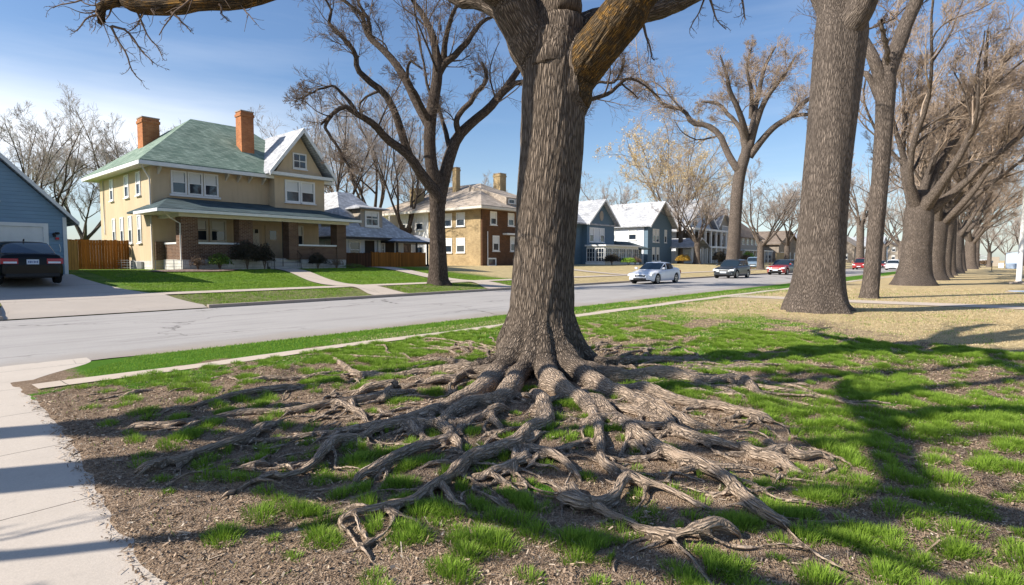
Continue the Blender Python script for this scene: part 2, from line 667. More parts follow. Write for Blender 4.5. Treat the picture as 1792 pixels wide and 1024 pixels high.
def green_mask(u, v):
    """how grassy the ground is: 0 bare mulch, 1 full green"""
    r = np.hypot(u - TX, v - TY)
    n = fbm(u * 1.1, v * 1.1, 50, 4, 0.6)
    bias = 0.62
    g = 0.33 + 0.0 * u
    g = g + 0.42 * sstep(7.0, 8.6, v)                        # strip along the path
    g = g - 0.12 * sstep(3.8, 1.0, r)
    g = g + 0.20 * sstep(8.2, 11.5, u) * sstep(2.0, 5.0, v)   # lawn behind the roots
    g = g - 0.05 * sstep(6, 9, u) * sstep(5.5, 2.5, v)
    g = g - 0.12 * sstep(3.6, 1.6, u) * sstep(8.0, 6.5, v)
    g = g + 0.10 * sstep(-0.5, -3, v)
    g = g - 0.20 * sstep(7.6, 5.2, u * math.cos(ANG) + v * math.sin(ANG))
    return np.clip(sstep(0.0, 0.16, g + (n - 0.5) * 1.7 - 0.45), 0, 1)


def dry_mask(u, v):
    """dormant straw-coloured turf, on the far right of the park and in patches"""
    n = fbm(u * 0.25, v * 0.25, 77, 4)
    d = sstep(11.0, 18.0, u - 0.55 * (v - 4) + (n - 0.5) * 7) * sstep(9.6, 7.4, v)
    n2 = fbm(u * 0.6, v * 0.35, 78, 3)
    d = np.maximum(d, sstep(0.62, 0.75, n2) * 0.75 * sstep(9, 14, u))
    return np.clip(d, 0, 1)

# ------------------------------------------------------------------ the setting: ground, road, paths
def axis(lo, hi, f0, f1, fine, coarse0, far):
    """coordinates dense between f0 and f1, growing geometrically outwards"""
    c = list(np.arange(f0, f1 + 1e-6, fine))
    s = fine
    x = f1
    while x < hi:
        s = min(s * 1.09, max(coarse0, abs(x - f1) * 0.06))
        x += s
        c.append(x)
    s = fine
    x = f0
    left = []
    while x > lo:
        s = min(s * 1.09, max(coarse0, abs(x - f0) * 0.06))
        x -= s
        left.append(x)
    return np.array(left[::-1] + c)


def m_ground():
    t = NT('park_ground')
    co = t.coord()
    g = t.attr('green', 'Fac')
    dry = t.attr('dry', 'Fac')
    lawn = t.attr('lawn', 'Fac')
    n1 = t.noise(co, 9, 6, 0.7)
    n2 = t.noise(co, 55, 5, 0.75)
    n3 = t.noise(co, 2.2, 5, 0.65)
    # wood chips and leaf litter
    v1 = t.n('ShaderNodeTexVoronoi')
    t.set(v1.inputs['Vector'], t.vscale(co, (1, 1.7, 1)))
    v1.inputs['Scale'].default_value = 75
    mul = t.ramp(v1.outputs['Color'], [(0.0, (0.13, 0.088, 0.058)), (0.45, (0.26, 0.182, 0.122)), (0.75, (0.34, 0.25, 0.175)), (1.0, (0.52, 0.42, 0.31))])
    mul = t.mix(0.7, mul, t.ramp(n1, [(0.3, 0.6), (0.7, 1.3)]), 'MULTIPLY')
    grs = t.mix(n2, (0.035, 0.105, 0.010), (0.13, 0.28, 0.028))
    grs = t.mix(0.6, grs, t.ramp(n3, [(0.3, 0.7), (0.7, 1.25)]), 'MULTIPLY')
    straw = t.mix(n2, (0.38, 0.29, 0.145), (0.72, 0.57, 0.33))
    straw = t.mix(0.75, straw, t.ramp(n3, [(0.3, 0.72), (0.7, 1.15)]), 'MULTIPLY')
    gm = t.ramp(t.math('ADD', g, t.math('MULTIPLY', t.math('SUBTRACT', n1, 0.5), 1.3)), [(0.42, 0.0), (0.62, 1.0)])
    base = t.mix(gm, mul, grs)
    dm = t.ramp(t.math('ADD', dry, t.math('MULTIPLY', t.math('SUBTRACT', n1, 0.5), 1.0)), [(0.35, 0.0), (0.7, 1.0)])
    base = t.mix(dm, base, straw)
    lg = t.mix(t.ramp(t.math('ADD', t.math('MULTIPLY', n2, 0.6), t.math('MULTIPLY', t.noise(co, 0.8, 6, 0.7), 0.6)), [(0.5, 0.0), (0.78, 0.7)]), grs, (0.28, 0.26, 0.09))
    base = t.mix(lawn, base, lg)
    h = t.math('ADD', t.math('MULTIPLY', n2, 0.6), t.math('MULTIPLY', v1.outputs[0], 0.8))
    return t.fin(base, 0.95, t.bump(h, 0.8, 0.025), 0.08)


M['ground'] = m_ground()
gx = axis(-700, 1600, 0.6, 11.5, 0.045, 0.3, 0)
gy = axis(-700, 1600, 0.8, 9.0, 0.045, 0.3, 0)
extra = np.array([10.4, 10.75, 11.0, 19.55, 19.6, 19.7])
gy = np.unique(np.round(np.concatenate([gy, extra]), 4))
GX, GY = np.meshgrid(gx, gy)
GZ = terrain(GX, GY)
nxg, nyg = len(gx), len(gy)
idx = np.arange(nxg * nyg).reshape(nyg, nxg)
Fg = np.stack([idx[:-1, :-1], idx[:-1, 1:], idx[1:, 1:], idx[1:, :-1]], -1).reshape(-1, 4)
gm = green_mask(GX, GY)
dm = dry_mask(GX, GY)
# lawns across the street: green in front of the first two houses, straw coloured beyond
nn = fbm(GX * 0.35, GY * 0.35, 91, 3)
fg = sstep(28.5, 25.5, GX + (nn - 0.5) * 5 - 0.15 * (GY - 22))
verge = sstep(19.5, 19.7, GY) * sstep(22.6, 22.2, GY)
lawn = np.where(GY > 19.5, np.clip(fg * (1 - verge * 0.55) + 0.15 * nn, 0, 1), 0)
dm = np.where(GY > 19.5, np.clip(1 - fg + 0.25 * verge, 0, 1), dm)
# green strips that follow the kerb in the park
strip = sstep(9.3, 9.6, GY) * sstep(11.0, 10.6, GY) * sstep(1.7, 2.8, GX)
gm = gm * (1 - sstep(8.4, 8.8, GY) * sstep(2.6, 1.6, GX))
gm = np.maximum(gm * (GY < 19.5), strip * sstep(20, 12, GX) + strip * 0.55)
me = mesh_np('ground', np.stack([GX.ravel(), GY.ravel(), GZ.ravel()], 1), Fg, M['ground'], smooth=True,
             attrs={'green': ('FLOAT', 'POINT', gm), 'dry': ('FLOAT', 'POINT', dm), 'lawn': ('FLOAT', 'POINT', lawn)})
tag(link('ground', me), kind='structure')


def m_asphalt():
    t = NT('road_surface')
    co = t.coord()
    n1 = t.noise(co, 0.5, 6, 0.65)
    n2 = t.noise(co, 130, 3, 0.8)
    n3 = t.noise(t.vscale(co, (0.12, 1.6, 1)), 1.6, 5, 0.6)
    col = t.mix(n1, (0.33, 0.31, 0.29), (0.44, 0.415, 0.39))
    col = t.mix(0.6, col, t.ramp(n2, [(0.3, 0.6), (0.7, 1.3)]), 'MULTIPLY')
    col = t.mix(t.ramp(n3, [(0.47, 0.0), (0.75, 0.45)]), col, (0.2, 0.19, 0.185))
    w = t.n('ShaderNodeVectorMath', operation='MULTIPLY_ADD')
    nn_ = t.n('ShaderNodeTexNoise')
    t.set(nn_.inputs['Vector'], co)
    nn_.inputs['Scale'].default_value = 1.1
    nn_.inputs['Detail'].default_value = 5
    t.set(w.inputs[0], nn_.outputs['Color'])
    w.inputs[1].default_value = (1.2, 1.2, 0)
    t.set(w.inputs[2], t.vscale(co, (0.5, 1, 1)))
    cr = t.voro(w.outputs[0], 0.28, 'DISTANCE_TO_EDGE')
    crm = t.math('MULTIPLY', t.ramp(cr, [(0.0, 1.0), (0.008, 0.0)]), t.ramp(t.noise(co, 0.3, 2), [(0.38, 0.0), (0.55, 0.85)]))
    col = t.mix(crm, col, (0.06, 0.055, 0.05))
    # dirt swept to the edge
    sp = t.n('ShaderNodeSeparateXYZ')
    t.t.links.new(co, sp.inputs[0])
    e = t.math('ADD', sp.outputs[1], t.math('MULTIPLY', t.math('SUBTRACT', t.noise(co, 0.8, 5, 0.6), 0.5), 1.4))
    em = t.ramp(t.math('MULTIPLY', t.math('SUBTRACT', e, 10.7), 0.5), [(0.0, 0.75), (0.5, 0.0)])
    col = t.mix(em, col, (0.30, 0.235, 0.17))
    return t.fin(col, 0.88, t.bump(n2, 0.35, 0.01), 0.2)


def m_concrete(name, c, joint_x=None, joint_y=None, jw=0.012):
    t = NT(name)
    co = t.coord()
    n1 = t.noise(co, 1.1, 6, 0.7)
    n2 = t.noise(co, 110, 3, 0.8)
    col = t.mix(n1, sc3(c, 0.82), sc3(c, 1.1))
    col = t.mix(0.5, col, t.ramp(n2, [(0.3, 0.72), (0.7, 1.2)]), 'MULTIPLY')
    st = t.ramp(t.noise(co, 5, 5, 0.7), [(0.6, 0.0), (0.75, 0.3)])
    col = t.mix(st, col, sc3(c, 0.5))
    sp = t.n('ShaderNodeSeparateXYZ')
    t.t.links.new(co, sp.inputs[0])
    for ax, j in ((0, joint_x), (1, joint_y)):
        if j:
            wob = t.math('MULTIPLY', t.noise(co, 3, 2), 0.03)
            f = t.math('FRACT', t.math('DIVIDE', t.math('ADD', sp.outputs[ax], wob), j))
            col = t.mix(t.math('LESS_THAN', f, jw / j), col, sc3(c, 0.25))
    cr = t.voro(t.vscale(co, (1, 1, 1)), 0.35, 'DISTANCE_TO_EDGE')
    crm = t.math('MULTIPLY', t.ramp(cr, [(0.0, 1.0), (0.004, 0.0)]), t.ramp(t.noise(co, 0.4, 2), [(0.5, 0.0), (0.6, 0.6)]))
    col = t.mix(crm, col, sc3(c, 0.3))
    return t.fin(col, 0.85, t.bump(n2, 0.25, 0.006), 0.2)


M['asphalt'] = m_asphalt()
M['walk'] = m_concrete('footpath_concrete', (0.53, 0.465, 0.395), None, 1.52)
M['sidewalk'] = m_concrete('sidewalk_concrete', (0.52, 0.44, 0.36), 1.5, None, 0.02)
M['drive'] = m_concrete('driveway_concrete', (0.46, 0.40, 0.34), None, 3.1, 0.03)
M['kerb'] = m_concrete('kerb_concrete', (0.36, 0.30, 0.25), 3.0)
M['path'] = m_concrete('path_concrete', (0.55, 0.46, 0.37), 1.8)


def sheet(name, us, vs, zf, mat, kind='structure', edge=None):
    """a strip laid over the ground; zf(u,v) gives its height"""
    A, B = np.meshgrid(us, vs)
    if edge:
        A, B = edge(A, B)
    Z = zf(A, B)
    n, m = A.shape
    i = np.arange(n * m).reshape(n, m)
    F = np.stack([i[:-1, :-1], i[:-1, 1:], i[1:, 1:], i[1:, :-1]], -1).reshape(-1, 4)
    o = link(name, mesh_np(name, np.stack([A.ravel(), B.ravel(), Z.ravel()], 1), F, mat, smooth=True))
    o['kind'] = kind
    return o


def rough_edge(A, B):
    # the park side of the road has no kerb: worn, wandering edge
    w = (fbm(A * 0.5, B * 0 + 3.1, 12, 4) - 0.5) * 0.5 + 0.25 * sstep(4, 2.6, A) - 1.0 * sstep(2.2, 1.2, A) * 0.6
    t_ = (B - ROAD0) / (ROAD1 - ROAD0)
    return A, B + w * (1 - np.clip(t_ * 6, 0, 1))


us = np.unique(np.concatenate([np.arange(-60, 60, 0.4), np.arange(60, 420, 6)]))
vs = np.unique(np.concatenate([np.linspace(ROAD0 - 0.15, ROAD0 + 1.5, 8), np.linspace(ROAD0 + 1.5, ROAD1 + 0.02, 6)]))
sheet('road', us, vs, lambda u, v: 0.028 + 0.05 * (1 - ((v - 15.2) / 4.4) ** 2) - 0.03 * sstep(11.5, 10.9, v) * (np.abs(v) > 0), M['asphalt'], edge=rough_edge)
# far kerb, broken by the driveway
k = MB()
for a, b in ((-60, 2.7), (7.75, 420)):
    k.box(a, b, 19.52, 19.70, -0.1, 0.145)
k.build('kerb', M['kerb'], kind='structure', bevel=0.02)
k = MB()
k.box(-6, 2.72, 19.9, 20.9, 0, 0.2)


def walk_shape(A, B):
    # left footpath: straight, flaring towards the road where it meets it
    e = walk_edge(B)
    fl = 1.9 * sstep(8.6, 10.9, B) ** 2
    t_ = (A + 3.2) / 3.2
    ee = e + 0.05 + fl * 0.6 + (fbm(B * 2.2, A * 0, 61, 4) - 0.5) * 0.07
    return np.where(t_ > 0, t_ * ee, A), B


sheet('footpath', np.concatenate([np.linspace(-3.2, 0, 9), [-9]])[np.argsort(np.concatenate([np.linspace(-3.2, 0, 9), [-9]]))],
      np.arange(-6, 11.3, 0.1), lambda u, v: 0.022 + 0 * u, M['walk'], edge=walk_shape)
# narrow strip of concrete along the verge in the park
sheet('path', np.arange(1.5, 140, 0.35), np.linspace(PATH0 + 0.03, PATH1 - 0.03, 3), lambda u, v: terrain(u, v) + 0.012 + 0.006 * np.sin(u * 1.3),
      M['path'], edge=lambda A, B: (A, B + (fbm(A * 1.2, B * 3, 14, 3) - 0.5) * 0.12 - 0.035 * np.clip(A - 24, 0, 40) * (A > 24) + 0.22 * sstep(8, 20, A) * (B - 8.97)))
# path that leaves it and crosses the park
sheet('cross_path', np.linspace(0, 1, 4), np.linspace(0, 1, 70), lambda u, v: terrain(u, v) + 0.014,
      M['path'], edge=lambda A, B: (22.6 + 1.6 * A + 3.6 * np.sin(np.pi * np.clip(B * 3, 0, 1)) * 0.45 + 1.6 * sstep(0.12, 0, B), 8.95 - 52 * B))


def tz4(u, v):
    return terrain(u, v) + 0.03


sheet('sidewalk', np.arange(-60, 300, 0.6), np.linspace(22.1, 23.6, 4), tz4, M['sidewalk'])
sheet('driveway', np.linspace(0, 1, 5), np.arange(19.5, 31.96, 0.3), lambda u, v: np.where(v < 19.75, 0.06, terrain(u, v) + 0.036),
      M['drive'], edge=lambda A, B: (2.95 + A * (4.35 - 0.5 * sstep(24, 31, B)) + 0.8 * (A - 0.5) * sstep(21.6, 19.6, B), B))
# driveway apron cheek stone at the left
sheet('house_walk', np.linspace(0, 1, 3), np.arange(19.68, 34.0, 0.25), lambda u, v: np.where(v < 19.8, 0.15, terrain(u, v) + 0.04),
      M['sidewalk'], edge=lambda A, B: (14.6 + 1.3 * A + 0.12 * (B - 19.6) + 1.0 * sstep(25, 33, B) + 0.5 * (A - .5) * sstep(21.8, 19.7, B), B))
sheet('house_walk', np.linspace(0, 1, 3), np.arange(19.68, 37.2, 0.25), lambda u, v: np.where(v < 19.8, 0.15, terrain(u, v) + 0.04),
      M['sidewalk'], edge=lambda A, B: (21.9 + 1.4 * A + 0.22 * (B - 19.6) + 1.0 * (A - .5) * sstep(21.8, 19.7, B), B))
sheet('house_walk', np.linspace(0, 1, 3), np.arange(19.68, 37.2, 0.3), lambda u, v: np.where(v < 19.8, 0.15, terrain(u, v) + 0.04),
      M['sidewalk'], edge=lambda A, B: (41.5 + 1.5 * A + 0.1 * (B - 19.6), B))
# planting bed at the foot of the first house
def bed_edge(A, B):
    t_ = B
    cu, cv = 12.6, 33.2
    th = A
    return cu + (0.2 + t_ * (2.1 + 0.4 * np.sin(th * 2))) * np.cos(th), cv + (0.1 + t_ * 0.95) * np.sin(th)


def m_mulch():
    t = NT('bark_mulch')
    co = t.coord()
    v1 = t.n('ShaderNodeTexVoronoi')
    t.set(v1.inputs['Vector'], co)
    v1.inputs['Scale'].default_value = 18
    col = t.ramp(v1.outputs['Color'], [(0.0, (0.10, 0.06, 0.05)), (0.6, (0.24, 0.17, 0.14)), (1.0, (0.45, 0.38, 0.33))])
    return t.fin(col, 0.95, t.bump(v1.outputs[0], 0.8, 0.03), 0.1)


M['mulch'] = m_mulch()
sheet('planting_bed', np.linspace(0, 2 * math.pi, 40), np.linspace(0, 1, 6), lambda u, v: terrain(u, v) + 0.06, M['mulch'], kind='structure', edge=bed_edge)


# ------------------------------------------------------------------ trees
def catmull(P, k):
    P = np.asarray(P, float)
    n = len(P)
    t = np.linspace(0, n - 1 - 1e-9, k)
    i = np.floor(t).astype(int)
    f = (t - i)[:, None]
    g = lambda j: P[np.clip(j, 0, n - 1)]
    p0, p1, p2, p3 = g(i - 1), g(i), g(i + 1), g(i + 2)
    return 0.5 * ((2 * p1) + (-p0 + p2) * f + (2 * p0 - 5 * p1 + 4 * p2 - p3) * f ** 2 + (-p0 + 3 * p1 - 3 * p2 + p3) * f ** 3)


def tubes(P, Rr, sides, ecc=0.0, rng=None):
    """P (n,k,3), Rr (n,k) -> verts, quads, bk attribute"""
    n, k, _ = P.shape
    T = np.gradient(P, axis=1)
    T /= np.linalg.norm(T, axis=2, keepdims=True) + 1e-9
    mean = T.mean(1)
    ref = np.eye(3)[np.argmin(np.abs(mean), axis=1)]
    ref = np.repeat(ref[:, None, :], k, 1)
    A = np.cross(T, ref)
    A /= np.linalg.norm(A, axis=2, keepdims=True) + 1e-9
    B = np.cross(T, A)
    th = np.linspace(0, 2 * np.pi, sides, endpoint=False)
    c, s = np.cos(th), np.sin(th)
    V = P[:, :, None, :] + Rr[:, :, None, None] * (A[:, :, None, :] * c[None, None, :, None] + B[:, :, None, :] * s[None, None, :, None])
    d = np.concatenate([np.zeros((n, 1)), np.cumsum(np.linalg.norm(np.diff(P, axis=1), axis=2), 1)], 1)
    bk = np.stack([Rr[:, :, None] * c[None, None, :] + np.arange(n)[:, None, None] * 3.7,
                   Rr[:, :, None] * s[None, None, :] + 0 * c[None, None, :],
                   np.repeat(d[:, :, None], sides, 2) * 0.11], -1)
    i = np.arange(n * k * sides).reshape(n, k, sides)
    j = np.roll(i, -1, axis=2)
    F = np.stack([i[:, :-1], j[:, :-1], j[:, 1:], i[:, 1:]], -1).reshape(-1, 4)
    return V.reshape(-1, 3), F, bk.reshape(-1, 3)


def tubes_mesh(name, parts, mat, smooth=True):
    vs, fs, bs, o = [], [], [], 0
    for V, F, b in parts:
        vs.append(V)
        fs.append(F + o)
        bs.append(b)
        o += len(V)
    return mesh_np(name, np.concatenate(vs), np.concatenate(fs), mat, smooth=smooth,
                   attrs={'bk': ('FLOAT_VECTOR', 'POINT', np.concatenate(bs))})


def sprout(P, Rr, rng, m, t0=0.25, t1=1.0, ang=(25, 60), ln=(0.35, 0.6), k=6, wander=0.25, trop=0.15, rs=0.55, rend=0.3, lean=(0, 0, 0), flat=0.0, lvar=0.35, rmin=0.003):
    """m children on each polyline of P"""
    n, kk, _ = P.shape
    L = np.linalg.norm(np.diff(P, axis=1), axis=2).sum(1)
    t = t0 + (t1 - t0) * (np.arange(m)[None, :] + rng.random((n, m))) / m
    x = t * (kk - 1)
    i = np.minimum(x.astype(int), kk - 2)
    f = (x - i)[..., None]
    ar = np.arange(n)[:, None]
    p = P[ar, i] * (1 - f) + P[ar, i + 1] * f
    r = Rr[ar, i] * (1 - f[..., 0]) + Rr[ar, i + 1] * f[..., 0]
    T = P[ar, i + 1] - P[ar, i]
    T /= np.linalg.norm(T, axis=2, keepdims=True) + 1e-9
    rv = rng.normal(size=(n, m, 3))
    rv[..., 2] *= (1 - flat)
    side = rv - (rv * T).sum(2, keepdims=True) * T
    side /= np.linalg.norm(side, axis=2, keepdims=True) + 1e-9
    a = np.radians(ang[0] + (ang[1] - ang[0]) * rng.random((n, m)))[..., None]
    d = T * np.cos(a) + side * np.sin(a)
    l = L[:, None] * (ln[0] + (ln[1] - ln[0]) * rng.random((n, m))) * (1.15 - 0.6 * t) * (1 - lvar * rng.random((n, m)))
    p = p.reshape(-1, 3)
    d = d.reshape(-1, 3)
    l = l.reshape(-1)
    r = r.reshape(-1)
    N = len(p)
    Q = np.zeros((N, k, 3))
    Q[:, 0] = p
    st = l / (k - 1)
    up = np.array([0, 0, 1.0])
    wv = rng.normal(size=(N, 3)) * wander
    for q in range(1, k):
        wv = wv * 0.5 + rng.normal(size=(N, 3)) * wander
        d = d + wv + up * trop + np.array(lean)
        d /= np.linalg.norm(d, axis=1, keepdims=True)
        Q[:, q] = Q[:, q - 1] + d * st[:, None]
    r0 = np.minimum(r * rs, l * 0.017 + 0.002)
    RR = r0[:, None] * (1 - (1 - rend) * np.linspace(0, 1, k)[None, :])
    RR = np.maximum(RR, rmin)
    return Q, RR


def limbset(limbs, k=14):
    P = np.stack([catmull([q[:3] for q in L], k) for L in limbs])
    Rr = np.stack([np.interp(np.linspace(0, len(L) - 1, k), range(len(L)), [q[3] for q in L]) for L in limbs])
    return P, Rr


def wobble(P, rng, amp):
    n, k, _ = P.shape
    w = rng.normal(size=(n, k, 3)) * amp
    w[:, 0] = 0
    w[:, 1:-1] = (w[:, :-2] + w[:, 1:-1] * 2 + w[:, 2:]) / 4
    return P + w


def flare(z, r, amt=0.8, h=0.5):
    return r * (1 + amt * math.exp(-z / h))


def trunk_mesh(name, path, mat, sides=40, k=40, but=0.09, seed=1, nb=6, fh=0.7):
    """path: [(x,y,z,r)...] from the ground up; buttressed, slightly fluted"""
    rng = np.random.default_rng(seed)
    P, Rr = limbset([path], k)
    V, F, bk = tubes(P, Rr, sides)
    V = V.reshape(k, sides, 3)
    c = P[0][:, None, :]
    th = np.linspace(0, 2 * np.pi, sides, endpoint=False)[None, :]
    z = (P[0][:, 2] - P[0][0, 2])[:, None]
    ph = rng.random(3) * 6.28
    mod = 1 + but * np.exp(-z / fh) * 2.2 * (np.cos(nb * th + ph[0] + z * .3) * 0.6 + np.cos((nb - 2) * th + ph[1]) * 0.4) \
        + 0.035 * np.cos(3 * th + ph[2] + z * 0.5) + 0.02 * np.cos(7 * th + z)
    V = c + (V - c) * mod[..., None]
    return V.reshape(-1, 3), F, bk


def finish_tree(name, base, label, cat, group, trunk_parts, crown_parts, bark, twig, leaves=None):
    root = thing(name, base, label, cat, group)
    off = np.array(base)

    def sh(parts):
        return [(V - off, F, b) for V, F, b in parts]
    link('trunk', tubes_mesh('trunk', sh(trunk_parts), bark), root)
    link('crown', tubes_mesh('crown', sh(crown_parts), twig, smooth=False), root)
    if leaves is not None:
        V, F, mat = leaves
        link('foliage', mesh_np('foliage', V - off, F, mat), root)
    return root


def leaf_quads(P, rng, n_per, size, drop=0.0):
    """small leaf faces along the ends of the twigs"""
    n, k, _ = P.shape
    sel = rng.integers(0, n, n_per)
    t = rng.random(n_per) * (k - 1.001)
    i = t.astype(int)
    f = (t - i)[:, None]
    p = P[sel, i] * (1 - f) + P[sel, i + 1] * f + rng.normal(size=(n_per, 3)) * size * 1.2
    a = rng.normal(size=(n_per, 3))
    a /= np.linalg.norm(a, axis=1, keepdims=True)
    b = np.cross(a, rng.normal(size=(n_per, 3)))
    b /= np.linalg.norm(b, axis=1, keepdims=True)
    s = size * (0.6 + 0.8 * rng.random(n_per))[:, None]
    V = np.stack([p - a * s, p + b * s * .5, p + a * s, p - b * s * .5], 1).reshape(-1, 3)
    return V, np.arange(len(V)).reshape(-1, 4)


BK_DARK = m_bark('bark_dark', (0.035, 0.026, 0.02), (0.20, 0.155, 0.125))
BK_MAIN = m_bark('bark_main', (0.075, 0.058, 0.045), (0.37, 0.295, 0.23), scale=1.25, relief=0.035)
BK_LICHEN = m_bark('bark_lichen', (0.05, 0.035, 0.02), (0.20, 0.145, 0.09), lichen=(0.40, 0.205, 0.035), scale=1.2, relief=0.035)
BK_GREY = m_bark('bark_grey', (0.075, 0.06, 0.05), (0.34, 0.275, 0.225), scale=1.1, relief=0.035)
TW_DARK = m_twig('twigs_dark', (0.12, 0.088, 0.068), (0.24, 0.185, 0.145))
TW_BROWN = m_twig('twigs_brown', (0.27, 0.205, 0.155), (0.45, 0.355, 0.275))
TW_GOLD = m_twig('twigs_gold', (0.34, 0.25, 0.13), (0.48, 0.36, 0.2))
TW_GREY = m_twig('twigs_grey', (0.30, 0.25, 0.21), (0.46, 0.39, 0.34))


def crown_from(P, Rr, rng, dens=1.0, lean=(0, 0, 0), lvl=4, twig_r=0.004, upd=0.1, m1=5, fine=True, l1=(0.35, 0.6), flt=None):
    """branches -> boughs -> twigs -> fine twigs"""
    out = []
    q1, r1 = sprout(P, Rr, rng, m1, 0.12, 1.0, (22, 48), l1, 8, 0.075, upd, 0.6, 0.3, lean)
    if flt is not None:
        k_ = flt(q1)
        q1, r1 = q1[k_], r1[k_]
    out.append(tubes(q1, r1, 6))
    q2, r2 = sprout(q1, r1, rng, max(3, int(6 * dens)), 0.15, 1.0, (25, 60), (0.5, 0.85), 6, 0.09, upd, 0.6, 0.35, lean, rmin=twig_r * 1.4)
    out.append(tubes(q2, r2, 4))
    q3, r3 = sprout(q2, r2, rng, max(3, int(6 * dens)), 0.12, 1.0, (25, 60), (0.6, 1.05), 5, 0.08, upd, 0.6, 0.4, lean, rmin=twig_r)
    out.append(tubes(q3, r3, 3))
    last = q3
    if fine:
        q4, r4 = sprout(q3, r3, rng, max(2, int(3.4 * dens)), 0.1, 1.0, (20, 55), (0.8, 1.35), 4, 0.08, upd, 0.7, 0.5, lean, rmin=twig_r)
        out.append(tubes(q4, r4, 3))
        last = q4
    return out, last


def random_tree(name, base, h, tr, label, cat, group, seed, bark, twig, fork=0.3, spread=0.55, nl=5, lean=(0, 0, 0), dens=1.0, twig_r=0.008, leaves=None, fine=True, tlean=(0, 0), ll=0.75):
    """vase shaped elm"""
    rng = np.random.default_rng(seed)
    b = np.array(base, float)
    fz = h * fork
    top = b + [tlean[0] * fz, tlean[1] * fz, fz]
    tp = [(b[0], b[1], b[2] - 0.3, flare(0, tr, .7)), (b[0], b[1], b[2], flare(0, tr, .6)), (b[0], b[1], b[2] + 0.25 * tr / .3, tr * 1.2),
          (b[0] + tlean[0] * fz * .4, b[1] + tlean[1] * fz * .4, b[2] + fz * 0.45, tr * 0.98), (top[0], top[1], top[2], tr * 0.95),
          (top[0], top[1], top[2] + tr * 1.6, tr * 0.55)]
    trunk = [trunk_mesh('t', tp, None, 20, 20, 0.05, seed)]
    limbs = []
    for i in range(nl):
        az = 2 * math.pi * (i + 0.6 * rng.random()) / nl
        sp = spread * (0.55 + 0.7 * rng.random()) if i else spread * 0.2
        L = (h - fz) * (ll + 0.25 * rng.random())
        d = np.array([math.cos(az) * sp, math.sin(az) * sp, 1.0])
        p = top + [0, 0, -tr * 0.6 + 0.5 * tr * rng.random()]
        pts = [(p[0], p[1], p[2], tr * 0.6)]
        r = tr * (0.36 + 0.18 * rng.random())
        n = 6
        for q in range(n):
            bend = rng.normal(size=3) * 0.12
            d = d + bend + np.array(lean) + np.array([0, 0, 0.04])
            d /= np.linalg.norm(d)
            p = p + d * L / n
            r *= 0.72
            pts.append((p[0], p[1], p[2], r))
        limbs.append(pts)
    P, Rr = limbset(limbs, 14)
    trunk.append(tubes(P, Rr, 9))
    # secondary limbs
    q, r = sprout(P, Rr, rng, 4, 0.2, 0.85, (25, 50), (0.45, 0.75), 10, 0.09, 0.05, 0.7, 0.3, lean)
    trunk.append(tubes(q, r, 7))
    P2, R2 = np.concatenate([P[:, ::1][:, :10], q]), np.concatenate([Rr[:, :10], r])
    P2[:len(P)] = P[:, 4:14]
    R2[:len(P)] = Rr[:, 4:14]
    crown, last = crown_from(P2, R2, rng, dens, lean, twig_r=twig_r, fine=fine)
    lv = None
    if leaves:
        V, F = leaf_quads(last, rng, leaves[0], leaves[1])
        lv = (V, F, leaves[2])
    return finish_tree(name, tuple(base), label, cat, group, trunk, crown, bark, twig, lv)


def copy_tree(src, loc, rz, s, label, group=None, name=None):
    c = src.copy()
    COL.objects.link(c)
    c.location = loc
    c.rotation_euler = (0, 0, rz)
    c.scale = (s, s, s)
    c['label'] = label
    if group:
        c['group'] = group
    elif 'group' in c:
        del c['group']
    for ch in src.children:
        d = ch.copy()
        COL.objects.link(d)
        d.parent = c
    return c


def px_limb(Y0, pts):
    """limb read off the photograph: (px, py, radius in px, depth offset)"""
    out = []
    for q in pts:
        Y = Y0 + (q[3] if len(q) > 3 else 0)
        p = at(q[0], q[1], Y)
        out.append((p[0], p[1], p[2], q[2] / 1000. * Y))
    return out


